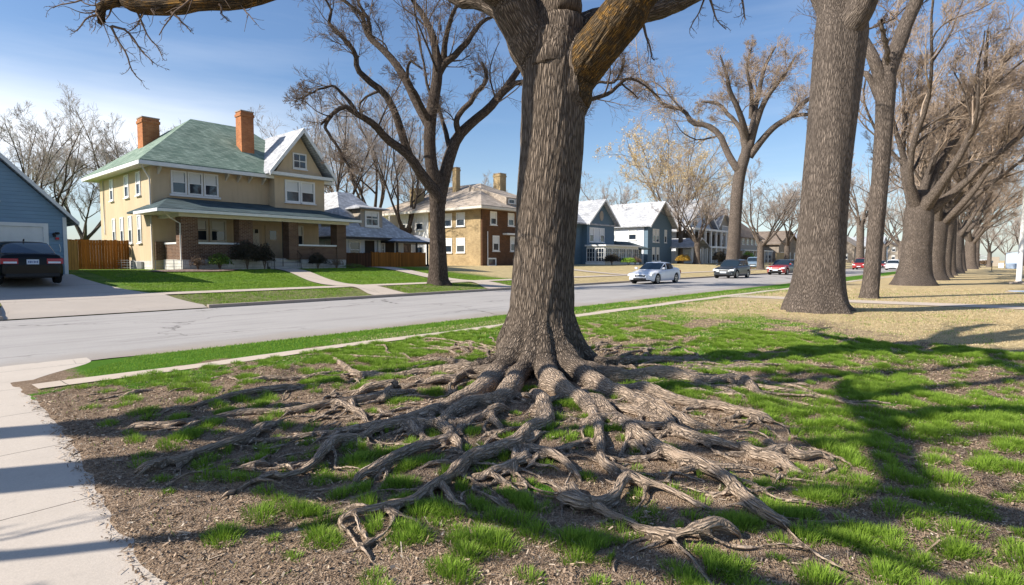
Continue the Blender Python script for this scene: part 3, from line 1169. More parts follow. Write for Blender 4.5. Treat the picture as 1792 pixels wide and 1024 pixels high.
# ---- the big tree in the middle: trunk, limbs and surface roots
MAIN_Y = 8.0
main = thing('elm_tree', (TX, TY, 0), 'huge old tree in the middle, with furrowed trunk and a web of bare roots', 'tree')
rngm = np.random.default_rng(11)
trunk_path = px_limb(MAIN_Y, [(945, 700, 165), (945, 675, 140), (945, 655, 114), (945, 636, 93), (945, 612, 75), (946, 585, 64), (948, 540, 56.5), (951, 470, 53), (955, 400, 53), (960, 330, 54), (966, 250, 55), (968, 180, 54), (970, 120, 53), (972, 60, 46), (972, -10, 40), (968, -120, 36), (975, -260, 30), (960, -400, 22)])
limb_paths = [
    # left limb: rises, then arches far to the left along the top of the view
    px_limb(MAIN_Y, [(960, 150, 34), (940, 95, 38), (912, 40, 37, -.1), (885, -10, 33, -.2), (845, -35, 28, -.4), (780, -45, 24, -.6), (700, -50, 21, -.8), (600, -42, 19, -1.0), (520, -22, 17, -1.1), (450, -6, 14, -1.2), (385, 0, 13, -1.3), (330, 6, 13, -1.3), (268, 14, 13, -1.35), (235, 8, 11, -1.4), (212, 2, 9, -1.4), (190, 5, 8, -1.45), (181, 25, 8, -1.45), (183, 48, 5, -1.45)]),
    # big right limb with orange lichen
    px_limb(MAIN_Y, [(985, 190, 40), (1002, 142, 40, -.1), (1035, 95, 39, -.25), (1078, 42, 37, -.4), (1122, -15, 35, -.6), (1180, -90, 31, -.8), (1230, -190, 27, -1), (1300, -330, 20, -1), (1330, -480, 12, -1)]),
    # limb behind it that runs up to the right
    px_limb(MAIN_Y, [(985, 90, 30, .2), (1030, 52, 27, .4), (1090, 30, 22, .5), (1150, 14, 19, .6), (1215, -12, 17, .7), (1330, -60, 14, .8), (1450, -130, 12, .8), (1560, -230, 9, .8), (1640, -340, 6, .8)]),
    px_limb(MAIN_Y, [(955, 60, 26, .2), (850, 8, 16, .7), (790, -8, 12, .9), (740, -60, 10, 1.1), (650, -130, 8, 1.3), (560, -260, 5, 1.5)]),
    px_limb(MAIN_Y, [(968, -60, 28, 0), (900, -190, 24, .5), (830, -330, 19, 1.0), (780, -480, 12, 1.3)]),
    px_limb(MAIN_Y, [(972, -90, 26, 0), (1040, -220, 22, .8), (1110, -380, 15, 1.4), (1150, -520, 8, 1.8)]),
    px_limb(MAIN_Y, [(968, -60, 24, 0), (960, -200, 20, -1.0), (900, -300, 15, -2.4), (860, -420, 9, -3.4)]),
]
# roots: pixel paths (px, py, radius in px, lift above the ground in cm)
ROOTS = [
    [(880, 640, 26, 24), (846, 672, 22, 12), (812, 694, 18, 7), (746, 720, 14, 4), (683, 739, 11, 3), (621, 751, 9, 2), (560, 757, 7, 1), (500, 768, 6, 1), (430, 772, 5, 0), (360, 786, 4, -1)],
    [(905, 655, 22, 20), (880, 690, 18, 9), (836, 699, 15, 7), (795, 718, 13, 6), (766, 737, 12, 7), (721, 737, 9, 5), (671, 748, 8, 3), (630, 768, 7, 3), (618, 795, 5, 1)],
    [(766, 737, 11, 7), (786, 756, 11, 7), (753, 771, 12, 8), (704, 787, 12, 9), (663, 812, 11, 8), (628, 832, 9, 5), (617, 850, 6, 0)],
    [(786, 756, 10, 6), (798, 776, 8, 3), (812, 795, 6, 0)],
    [(930, 660, 20, 18), (944, 690, 16, 8), (953, 728, 16, 7), (928, 745, 15, 7), (903, 766, 16, 9), (850, 786, 16, 9), (812, 807, 14, 8), (787, 828, 12, 9), (746, 856, 11, 7), (716, 877, 9, 4), (663, 890, 9, 4), (613, 902, 9, 5), (597, 922, 7, 2), (612, 940, 4, -1)],
    [(750, 850, 8, 6), (757, 868, 6, 3), (762, 882, 4, -1)],
    [(776, 845, 8, 6), (792, 880, 6, 3), (815, 893, 5, 1), (838, 906, 4, -1)],
    [(663, 890, 7, 3), (700, 905, 6, 2), (726, 918, 5, 0), (750, 928, 3, -1)],
    [(920, 778, 9, 5), (918, 795, 10, 7), (895, 808, 9, 6), (862, 828, 8, 4), (845, 845, 6, 0)],
    [(924, 778, 11, 7), (969, 795, 10, 8), (994, 815, 9, 6), (1010, 835, 8, 2), (1022, 848, 5, -1)],
    [(900, 785, 8, 6), (899, 812, 7, 5), (901, 842, 6, -1)],
    [(965, 655, 26, 20), (994, 680, 20, 8), (1019, 699, 15, 5), (1040, 728, 12, 5), (1048, 766, 12, 6), (1056, 807, 11, 6), (1075, 826, 9, 4), (1092, 838, 6, 0)],
    [(1000, 848, 8, 4), (1010, 862, 14, 7), (1040, 868, 12, 8), (1075, 860, 10, 8), (1099, 832, 11, 10), (1137, 844, 10, 6), (1174, 857, 9, 4), (1232, 881, 7, 3), (1265, 886, 5, -1)],
    [(985, 865, 12, 6), (1020, 870, 14, 9), (1041, 873, 12, 7), (1083, 902, 10, 5), (1132, 927, 9, 4), (1186, 935, 10, 6), (1222, 924, 12, 9), (1262, 907, 12, 11), (1290, 925, 10, 6), (1315, 940, 7, -1)],
    [(1010, 650, 24, 20), (1054, 670, 18, 10), (1103, 691, 14, 7), (1157, 720, 12, 6), (1186, 753, 11, 5), (1232, 766, 11, 6), (1269, 778, 9, 5), (1300, 790, 6, 0)],
    [(1000, 662, 22, 16), (1041, 699, 16, 7), (1091, 737, 14, 6), (1137, 770, 14, 6), (1186, 795, 14, 7), (1232, 811, 13, 7), (1265, 836, 12, 6), (1298, 865, 12, 6), (1331, 890, 12, 6), (1373, 915, 10, 3), (1406, 927, 6, -1)],
    [(1060, 655, 20, 14), (1124, 675, 14, 6), (1186, 700, 11, 6), (1248, 708, 10, 6), (1298, 720, 9, 5), (1344, 733, 8, 5), (1360, 742, 5, 0)],
    [(1020, 640, 24, 22), (1065, 650, 20, 14), (1104, 653, 17, 10), (1165, 650, 14, 8), (1228, 662, 12, 7), (1290, 662, 10, 5), (1323, 683, 9, 5), (1373, 700, 5, -1)],
    [(1300, 780, 8, 3), (1330, 792, 12, 6), (1373, 780, 8, 5), (1393, 798, 9, 5), (1430, 800, 6, 3), (1468, 815, 4, -1)],
    [(1310, 795, 10, 4), (1352, 800, 12, 6), (1395, 825, 8, 3), (1435, 832, 5, -1)],
    [(1331, 755, 9, 5), (1340, 775, 7, 4), (1352, 790, 6, 1)],
    [(1000, 738, 9, 4), (1041, 732, 9, 5), (1083, 732, 9, 5), (1124, 745, 8, 4), (1166, 750, 6, 0)],
    [(1079, 778, 6, 3), (1116, 774, 7, 5), (1141, 807, 5, -1)],
    [(1165, 811, 8, 3), (1199, 823, 9, 5), (1232, 823, 7, 0)],
    [(945, 775, 6, 2), (980, 785, 7, 4), (1020, 768, 7, 4), (1040, 775, 5, 0)],
    [(560, 600, 3, -1), (600, 640, 6, 3), (640, 655, 7, 3), (700, 655, 8, 5), (760, 648, 9, 6), (830, 640, 14, 14), (890, 622, 18, 22)],
    [(190, 702, 3, -1), (232, 687, 5, 2), (290, 675, 5, 1)],
    [(195, 760, 3, -1), (232, 745, 6, 3), (290, 741, 7, 4), (323, 737, 6, 2), (360, 740, 4, 0)],
    [(285, 765, 4, -1), (331, 749, 7, 3), (393, 728, 7, 3), (455, 720, 7, 3), (518, 718, 7, 4), (560, 706, 8, 5), (620, 700, 9, 5), (690, 690, 9, 4), (740, 672, 10, 6)],
    [(225, 826, 5, -1), (248, 818, 8, 4), (300, 800, 8, 5), (310, 803, 8, 5), (372, 782, 8, 4), (414, 770, 8, 4), (468, 745, 8, 4), (520, 735, 6, 3)],
    [(298, 803, 6, 4), (286, 822, 4, -1)],
    [(447, 784, 6, 4), (438, 808, 5, -1)],
    [(360, 832, 3, -1), (414, 820, 5, 2), (460, 812, 6, 3), (488, 816, 3, -1)],
    [(352, 875, 3, -1), (414, 856, 6, 2), (470, 830, 5, 2), (488, 836, 6, 3), (538, 815, 8, 5), (567, 787, 9, 8), (592, 768, 9, 7), (625, 766, 8, 4)],
    [(330, 712, 4, 0), (352, 706, 6, 3), (414, 694, 6, 3), (497, 678, 6, 3), (560, 672, 6, 2)],
    [(372, 680, 4, 0), (455, 664, 5, 2), (518, 662, 6, 3), (600, 650, 5, 2)],
    [(560, 700, 7, 4), (580, 704, 7, 4), (621, 716, 8, 5), (642, 733, 6, 2), (650, 745, 4, -1)],
    [(605, 690, 7, 4), (642, 683, 8, 6), (683, 670, 9, 7), (692, 662, 8, 4)],
    [(683, 674, 8, 6), (675, 695, 8, 6), (663, 704, 6, 0)],
    [(717, 670, 7, 4), (758, 662, 9, 6), (795, 658, 10, 8), (828, 646, 10, 9), (868, 640, 14, 18)],
    [(700, 640, 5, 1), (760, 630, 5, 2), (804, 632, 7, 4), (845, 645, 8, 8)],
    [(618, 700, 6, 5), (622, 722, 5, 3), (630, 735, 4, -1)],
    [(858, 710, 8, 6), (862, 730, 8, 6), (875, 748, 7, 4), (886, 760, 5, -1)],
    [(806, 735, 6, 5), (804, 752, 5, 2), (800, 762, 4, -1)],
    [(720, 740, 7, 5), (729, 755, 6, 4), (733, 768, 4, -1)],
    [(905, 700, 9, 7), (870, 712, 9, 7), (838, 727, 8, 5), (812, 745, 6, 2), (800, 752, 5, 0)],
    [(900, 860, 5, -1), (880, 845, 6, 2), (850, 835, 5, 1), (830, 860, 5, 2), (870, 880, 5, 1), (905, 898, 5, 0)],
    [(1160, 900, 4, 0), (1196, 905, 5, 2), (1210, 920, 4, 1), (1180, 905, 4, 0)],
    [(935, 830, 5, 2), (960, 845, 6, 3), (990, 860, 7, 4)],
    [(1110, 690, 9, 5), (1150, 700, 8, 4), (1200, 735, 7, 4), (1240, 745, 6, 2), (1262, 752, 4, -1)],
    [(1060, 690, 9, 5), (1085, 712, 8, 4), (1130, 725, 7, 3), (1150, 735, 5, 0)],
    [(1290, 625, 3, -1), (1200, 632, 5, 2), (1130, 628, 6, 3), (1060, 632, 12, 10)],
]
root_paths = []
for L in ROOTS:
    pts = []
    for (x, y, r, lf) in L:
        lf = min(lf, 15)
        u, v = ground_at(x, y, 0.06)
        for _ in range(2):
            z = tz(u, v) + lf / 100.
            u, v = ground_at(x, y, z)
        dist = math.hypot(u, v) * 0.96
        z = tz(u, v)
        rr = r / 1000. * dist * 0.94
        pts.append((u, v, z + 0.018 + lf / 100. * 0.8 - rr * 0.35, rr))
    root_paths.append(pts)
# free ends sink into the soil
for a, pts in enumerate(root_paths):
    for end in (0, -1):
        u, v, z, r = pts[end]
        if math.hypot(u - TX, v - TY) < 1.35:
            continue
        d = min(np.hypot(c[:, 0] - u, c[:, 1] - v).min() for b, q in enumerate(root_paths) if b != a for c in [catmull([p[:3] for p in q], 30)])
        if d > 0.11:
            pts[end] = (u, v, tz(u, v) - 0.07, r * 0.5)
# buttresses: carry the roots that start at the trunk up into it
for pts in root_paths:
    for end in (0, -1):
        u, v, z, r = pts[end]
        d = math.hypot(u - TX, v - TY)
        if d < 1.35 and r > 0.06:
            dx, dy = (u - TX) / d, (v - TY) / d
            add = [(TX + dx * 0.28, TY + dy * 0.28, 1.15, 0.09), (TX + dx * 0.38, TY + dy * 0.38, 0.75, 0.11), (TX + dx * 0.52, TY + dy * 0.52, 0.42, 0.12)]
            if d > 0.85:
                add.append((TX + dx * 0.72, TY + dy * 0.72, 0.23, max(r, 0.12)))
            if end == 0:
                pts[0:0] = add
            else:
                pts.extend(add[::-1])
# small side roots that leave the traced ones and dive into the soil
side_paths = []
for ri, pts in enumerate(root_paths):
    c = catmull([p[:3] for p in pts], 24)
    rr = np.interp(np.linspace(0, len(pts) - 1, 24), range(len(pts)), [p[3] for p in pts])
    tot = np.linalg.norm(np.diff(c, axis=0), axis=1).sum()
    for q in range(int(tot * 4.2)):
        i = int(rngm.integers(3, 22))
        if math.hypot(c[i][0] - TX, c[i][1] - TY) < 0.8:
            continue
        t = c[i + 1] - c[i - 1]
        t = t / np.linalg.norm(t)
        sd = 1 if rngm.random() < 0.5 else -1
        a = math.atan2(t[1], t[0]) + sd * R(30 + 50 * rngm.random())
        if math.cos(a) * (c[i][0] - TX) + math.sin(a) * (c[i][1] - TY) < 0:
            a += math.pi * 0.6 * sd
        L = 0.3 + 0.8 * rngm.random() ** 1.4
        p = c[i].copy()
        r = min(rr[i] * (0.35 + 0.3 * rngm.random()), 0.045)
        sp = [(p[0], p[1], p[2], r)]
        for s in range(5):
            a += rngm.normal() * 0.35
            p[0] += math.cos(a) * L / 5
            p[1] += math.sin(a) * L / 5
            r *= 0.84
            gz = tz(p[0], p[1])
            tgt = gz + (0.022 if s < 3 else -0.01 if s < 4 else -0.05) + 0.012 * rngm.normal()
            sp.append((p[0], p[1], p[2] * 0.25 + tgt * 0.75 if s < 2 else tgt + (0.01 if s < 3 else 0), max(r, 0.015)))
            p[2] = sp[-1][2]
        side_paths.append(sp)
# a web of thinner roots that wander outwards between the big ones
for q in range(110):
    a0 = rngm.random() * 2 * math.pi
    if math.sin(a0 - ANG) > 0.75 and rngm.random() < 0.8:
        continue
    rad = 0.9 + 1.6 * rngm.random()
    L = 0.9 + 1.5 * rngm.random()
    x, y = TX + math.cos(a0) * rad, TY + math.sin(a0) * rad
    a = a0 + rngm.normal() * 0.35
    r = 0.021 + 0.017 * rngm.random()
    sp = []
    for s in range(8):
        e = s in (0, 7)
        sp.append((x, y, tz(x, y) + (-0.04 if e else 0.012 + 0.02 * rngm.random()), r * (0.6 if e else 1)))
        a += rngm.normal() * 0.42
        a += 0.25 * math.sin(a0 - a)
        x += math.cos(a) * L / 7
        y += math.sin(a) * L / 7
        r *= 0.95
    side_paths.append(sp)
allr = root_paths + side_paths
# slight knobbliness
parts = []
skel = []           # (point, id) for splitting the fused surface into parts again


def add_skel(L, ident, k):
    P, Rr = limbset([L], k)
    if ident >= 0 and ident != 900:
        Rr = Rr * (1 + 0.18 * (vnoise(P[..., 0] * 7 + ident * 3.1, P[..., 1] * 7, 5) - 0.5) * 2)
        P = P + np.stack([(vnoise(P[..., 0] * 3.1, P[..., 1] * 3.1, 40 + j) - .5) * 0.05 for j in range(2)] + [(vnoise(P[..., 0] * 4.3, P[..., 1] * 4.3, 44) - .5) * 0.035], -1) * (ident < 800)
    parts.append(tubes(P, Rr, 12 if ident < 800 else 32))
    for p, r in zip(P[0], Rr[0]):
        skel.append((p, ident, r))


add_skel(trunk_path[:14], 900, 60)
for i, L in enumerate(limb_paths[:3]):
    add_skel(L[:7] if i != 0 else L[:6], 901 + i, 26)
n_main = len(root_paths)
for i, L in enumerate(root_paths):
    add_skel(L, i, 40)
for i, L in enumerate(side_paths):
    add_skel(L, 300 + i, 12)
vs_, fs_, o_ = [], [], 0
for V, F, b in parts:
    vs_.append(V)
    fs_.append(F + o_)
    o_ += len(V)
# tube ends need closing for a clean fused volume: fan caps
capf = []
o_ = 0
for V, F, b in parts:
    sd = 12 if len(V) in (12 * 40, 12 * 12) else 32
    n = len(V)
    capf.append(np.array([[o_ + q for q in range(sd)][::-1]]))
    capf.append(np.array([[o_ + n - sd + q for q in range(sd)]]))
    o_ += n
tmp = mesh_np('fuse', np.concatenate(vs_), [np.concatenate(fs_)] + capf, BK_MAIN)
tob = link('fuse', tmp)
rm = tob.modifiers.new('r', 'REMESH')
rm.mode = 'VOXEL'
rm.voxel_size = 0.0165
sm = tob.modifiers.new('s', 'SMOOTH')
sm.iterations = 9
sm.factor = 0.5
dg = bpy.context.evaluated_depsgraph_get()
ev = tob.evaluated_get(dg).to_mesh()
nv = len(ev.vertices)
W = np.zeros(nv * 3)
ev.vertices.foreach_get('co', W)
W = W.reshape(-1, 3)
WN = np.zeros(nv * 3)
ev.vertices.foreach_get('normal', WN)
WN = WN.reshape(-1, 3)
WF = np.zeros(len(ev.polygons) * 4, int)
ev.loops.foreach_get('vertex_index', WF)
WF = WF.reshape(-1, 4)
tob.evaluated_get(dg).to_mesh_clear()
bpy.data.objects.remove(tob)
# nearest skeleton point, measured from the tube surface
SK = np.array([s[0] for s in skel])
SI = np.array([s[1] for s in skel])
SR = np.array([s[2] for s in skel])
# tangents and running length along each skeleton path
ST = np.zeros_like(SK)
SL = np.zeros(len(SK))
for ident in np.unique(SI):
    w = np.where(SI == ident)[0]
    ST[w] = np.gradient(SK[w], axis=0)
    SL[w] = np.concatenate([[0], np.cumsum(np.linalg.norm(np.diff(SK[w], axis=0), axis=1))])
ST /= np.linalg.norm(ST, axis=1, keepdims=True) + 1e-9
kd = KDTree(len(SK))
for i, p in enumerate(SK):
    kd.insert(p, i)
kd.balance()
near = np.zeros(nv, int)
for i in range(nv):
    best, bd = 0, 1e9
    for co, j, d in kd.find_n(W[i], 6):
        e = d - SR[j]
        if e < bd:
            best, bd = j, e
    near[i] = best
# thick trunk wins wherever the vertex is close to its surface
wt = np.where(SI == 900)[0]
zt = SK[wt][:, 2]
cx = np.interp(W[:, 2], zt, SK[wt][:, 0])
cy = np.interp(W[:, 2], zt, SK[wt][:, 1])
cr = np.interp(W[:, 2], zt, SR[wt])
dt = np.hypot(W[:, 0] - cx, W[:, 1] - cy)
ontrunk = (dt < cr + 0.05) & (W[:, 2] > 0.1)
jt = np.clip(np.searchsorted(zt, W[:, 2]), 0, len(wt) - 1)
near[ontrunk & (W[:, 2] > 0.25)] = wt[jt[ontrunk & (W[:, 2] > 0.25)]]
T_ = ST[near]
D_ = W - SK[near]
al = (D_ * T_).sum(1, keepdims=True)
perp = D_ - al * T_
sb = SI[near]
idoff = np.where(sb >= 900, 0.0, (sb % 50) * 0.9)
ref = np.where((np.abs(T_[:, 2]) > 0.75)[:, None], np.array([[1.0, 0, 0]]), np.array([[0, 0, 1.0]]))
A_ = np.cross(T_, ref)
A_ /= np.linalg.norm(A_, axis=1, keepdims=True) + 1e-9
B_ = np.cross(T_, A_)
BK = np.stack([(perp * A_).sum(1) + idoff, (perp * B_).sum(1), (SL[near] + al[:, 0]) * np.where(sb >= 900, 0.11, 0.2)], 1)
# real relief: furrowed bark on trunk and fibrous grain on roots
rel = vnoise(BK[:, 0] * 30, BK[:, 2] * 45 + BK[:, 1] * 30, 3) - 0.5
lump = fbm(W[:, 0] * 9 + W[:, 2] * 5, W[:, 1] * 9 - W[:, 2] * 4, 71, 3) - 0.5
W = W + WN * (rel * np.where(sb >= 900, 0.016, 0.010) + lump * np.where(sb >= 900, 0.012, 0.014))[:, None]
fid = near[WF]
fsi = SI[fid]
face_id = np.max(fsi, axis=1)
face_id = np.where((face_id >= 900), face_id, fsi[:, 0])


def part_mesh(name, mask, mat):
    F = WF[mask]
    u, inv = np.unique(F, return_inverse=True)
    off = np.array([TX, TY, 0])
    fr = sstep(0.75, 1.7, np.hypot(W[u][:, 0] - TX, W[u][:, 1] - TY)) * sstep(1.0, 0.4, W[u][:, 2])
    me = mesh_np(name, W[u] - off, inv.reshape(-1, 4), mat, smooth=True, attrs={'bk': ('FLOAT_VECTOR', 'POINT', BK[u]), 'worn': ('FLOAT', 'POINT', fr)})
    return me


up = W[WF].mean(1)[:, 2]
gz = terrain(W[WF].mean(1)[:, 0], W[WF].mean(1)[:, 1])
vis = up > gz - 0.08
owner = {}
for i, L in enumerate(side_paths):
    p = np.array(L[0][:3])
    j = np.argmin([np.linalg.norm(np.array([q[:3] for q in r]) - p, axis=1).min() for r in root_paths])
    owner[300 + i] = j
face_root = face_id.copy()
for a, b in owner.items():
    face_root[face_id == a] = b
lab = np.where(face_id >= 900, np.where(face_id == 902, 902, 900), face_root)
# tidy the split: islands of a label join the part around them
e_ = np.sort(np.stack([WF, np.roll(WF, -1, axis=1)], -1), axis=-1).reshape(-1, 2)
ek = e_[:, 0].astype(np.int64) * nv + e_[:, 1]
of_ = np.repeat(np.arange(len(WF)), 4)
od = np.argsort(ek, kind='stable')
sm_ = ek[od][1:] == ek[od][:-1]
fa_, fb_ = of_[od][:-1][sm_], of_[od][1:][sm_]
for _ in range(8):
    same = lab[fa_] == lab[fb_]
    comp = np.arange(len(WF))
    while True:
        old = comp.copy()
        mn = np.minimum(comp[fa_[same]], comp[fb_[same]])
        np.minimum.at(comp, fa_[same], mn)
        np.minimum.at(comp, fb_[same], mn)
        comp = comp[comp]
        if (comp == old).all():
            break
    cnt = np.bincount(comp, minlength=len(WF))
    uc = np.unique(comp)
    uc = uc[np.argsort(cnt[uc])]
    best = np.full(1000, -1)
    best[lab[uc]] = uc
    stray = comp != best[lab]
    if not stray.any():
        break
    new = lab.copy()
    for _k in range(60):
        todo = stray[fa_] & ~stray[fb_]
        new[fa_[todo]] = new[fb_[todo]]
        todo2 = stray[fb_] & ~stray[fa_]
        new[fb_[todo2]] = new[fa_[todo2]]
        stray[fa_[todo]] = False
        stray[fb_[todo2]] = False
        if not (todo.any() or todo2.any()):
            break
    lab = new
same = lab[fa_] == lab[fb_]
comp = np.arange(len(WF))
while True:
    old = comp.copy()
    mn = np.minimum(comp[fa_[same]], comp[fb_[same]])
    np.minimum.at(comp, fa_[same], mn)
    np.minimum.at(comp, fb_[same], mn)
    comp = comp[comp]
    if (comp == old).all():
        break
cnt = np.bincount(comp, minlength=len(WF))
uc = np.unique(comp)
uc = uc[np.argsort(cnt[uc])]
best = np.full(1000, -1)
best[lab[uc]] = uc
extra_roots = []
for c in uc[::-1]:
    if c != best[lab[c]]:
        if cnt[c] > 220 and len(extra_roots) < 40 and lab[c] < 900:
            extra_roots.append(1000 + len(extra_roots))
            lab[comp == c] = extra_roots[-1]
        else:
            lab[comp == c] = -5
face_root = lab
link('trunk', part_mesh('trunk', lab == 900, BK_MAIN), main)
lo = link('limb', part_mesh('limb', lab == 902, BK_LICHEN), main)
lo['label'] = 'thick right limb covered in orange lichen'
for i in list(range(n_main)) + extra_roots:
    mk = face_root == i
    if mk.sum() > 30:
        link('root', part_mesh('root', mk, BK_MAIN), main)
# the rest of the limbs, out of the fused part
P, Rr = limbset([limb_paths[0][4:], limb_paths[1][5:], limb_paths[2][5:]] + limb_paths[3:] + [trunk_path[12:]], 30)
P = wobble(P, rngm, 0.03)
off = np.array([TX, TY, 0])


def tm(name, prt, mat, parent, smooth=True):
    return link(name, tubes_mesh(name, [(V - off, F, b) for V, F, b in prt], mat, smooth), parent)


for i in range(len(P)):
    V, F, b = tubes(P[i:i + 1], Rr[i:i + 1], 16)
    # knots and swellings so that the limb is not a pipe
    nrm = V - np.repeat(P[i], 16, 0)
    bulge = 1 + 0.22 * (fbm(V[:, 0] * 2.3, V[:, 1] * 2.3 + V[:, 2] * 2, 8, 3) - 0.5) * 2
    V = np.repeat(P[i], 16, 0) + nrm * bulge[:, None]
    tm('limb', [(V, F, b)], BK_LICHEN if i in (0, 1) else BK_MAIN, main)
# twigs hanging from the left limb, read off the photograph, then random fine ones
tw = [
    px_limb(MAIN_Y - 1.4, [(194, 46, 2.2), (205, 70, 1.7), (220, 95, 1.5), (232, 120, 1.1), (246, 140, .8)]),
    px_limb(MAIN_Y - 1.4, [(196, 46, 2.4), (215, 50, 2), (230, 66, 1.8), (245, 86, 1.5), (262, 100, 1.0), (272, 112, .7)]),
    px_limb(MAIN_Y - 1.4, [(176, 22, 2), (158, 30, 1.5), (140, 48, 1), (126, 55, .7)]),
    px_limb(MAIN_Y - 1.4, [(240, 20, 2.2), (252, 50, 1.5), (272, 80, 1.1), (284, 100, .7)]),
    px_limb(MAIN_Y - 1.4, [(300, 22, 2.4), (318, 38, 1.5), (335, 55, .9)]),
    px_limb(MAIN_Y - 1.4, [(190, 4, 2.5), (160, -4, 1.8), (120, 8, 1.2), (90, 16, .7)]),
    px_limb(MAIN_Y - 1.4, [(383, 8, 2), (390, 25, 1.2), (400, 40, .8)]),
    px_limb(MAIN_Y, [(1120, 28, 3, .5), (1131, 60, 2.2, .5), (1138, 85, 1.5, .5), (1143, 108, 1, .5)]),
    px_limb(MAIN_Y, [(1240, -15, 3, .8), (1246, 10, 2, .8), (1254, 35, 1.2, .8), (1272, 52, .8, .8)]),
    px_limb(MAIN_Y, [(1285, -35, 3, .8), (1300, 5, 1.7, .8), (1305, 35, 1.1, .8)]),
    px_limb(MAIN_Y, [(1235, -10, 2, .8), (1222, 25, 1.2, .8), (1206, 50, .8, .8)]),
]
Pt, Rt = limbset(tw, 10)
Pt = wobble(Pt, rngm, 0.012)
prt = [tubes(Pt, Rt, 5)]
q1, r1 = sprout(Pt, Rt, rngm, 6, 0.2, 1.0, (20, 60), (0.3, 0.6), 7, 0.2, -0.02, 0.6, 0.4, rmin=0.0022)
prt.append(tubes(q1, r1, 4))
q2, r2 = sprout(q1, r1, rngm, 4, 0.15, 1.0, (25, 70), (0.3, 0.7), 6, 0.25, 0.0, 0.6, 0.5, rmin=0.002)
prt.append(tubes(q2, r2, 3))
q3, r3 = sprout(P[:1], Rr[:1], rngm, 22, 0.35, 1.0, (40, 80), (0.10, 0.22), 9, 0.16, 0.02, 0.25, 0.3, rmin=0.003)
prt.append(tubes(q3, r3, 4))
q4, r4 = sprout(q3, r3, rngm, 6, 0.15, 1.0, (25, 70), (0.3, 0.7), 6, 0.25, 0.0, 0.6, 0.5, rmin=0.0022)
prt.append(tubes(q4, r4, 3))
def above_view(q):
    X = q[..., 0] * UX - q[..., 1] * UY
    Yf = q[..., 0] * UY + q[..., 1] * UX
    px = 896 + 1000 * X / np.maximum(Yf, .3)
    py = 455 - 1000 * (q[..., 2] - EYE) / np.maximum(Yf, .3)
    return ~((py > -60) & (px < 1900) & (Yf > 0)).any(1)


# the upper crown, above the view: its limbs and boughs throw the shade on the lawn
cr_, last = crown_from(P[1:], Rr[1:], rngm, 0.6, twig_r=0.005, m1=5, l1=(0.4, 0.75), fine=False, flt=above_view)
prt += cr_
tm('crown', prt, TW_DARK, main, smooth=False)


# ---- the street tree left of the middle, limb by limb
def traced_tree(name, base, label, cat, group, trunk_px, limbs_px, Y, bark, twig, seed, dens=1.0, twig_r=0.005, m1=5, buttress=0.09, sec=3, upd=0.05, leaves=None, fh=0.7, sides=40, nb=6):
    rng = np.random.default_rng(seed)
    tpath = px_limb(Y, trunk_px)
    tpath = [(x, y, z, r) for x, y, z, r in tpath]
    tpath[0] = (tpath[0][0], tpath[0][1], base[2] - 0.35, tpath[0][3] * 1.1)
    trunk = [trunk_mesh('t', tpath, None, sides, 60, buttress, seed, nb=nb, fh=fh)]
    P, Rr = limbset([px_limb(Y, L) for L in limbs_px], 22)
    P = wobble(P, rng, 0.035)
    trunk.append(tubes(P, Rr, 12))
    q, r = sprout(P, Rr, rng, sec, 0.25, 0.9, (30, 60), (0.3, 0.55), 10, 0.16, 0.05, 0.6, 0.3)
    trunk.append(tubes(q, r, 7))
    P2, R2 = P[:, 8:18], Rr[:, 8:18]
    P2, R2 = np.concatenate([P2, P[:, 12:22], q]), np.concatenate([R2, Rr[:, 12:22], r])
    crown, last = crown_from(P2, R2, rng, dens, twig_r=twig_r, m1=m1, upd=upd, l1=(0.45, 0.8))
    lv = None
    if leaves:
        V, F = leaf_quads(last, rng, leaves[0], leaves[1])
        lv = (V, F, leaves[2])
    return finish_tree(name, base, label, cat, group, trunk, crown, bark, twig, lv)


def zpx(s, ox, oy, L):
    return [(ox + q[0] / s, oy + q[1] / s) + tuple(q[2:]) for q in L]


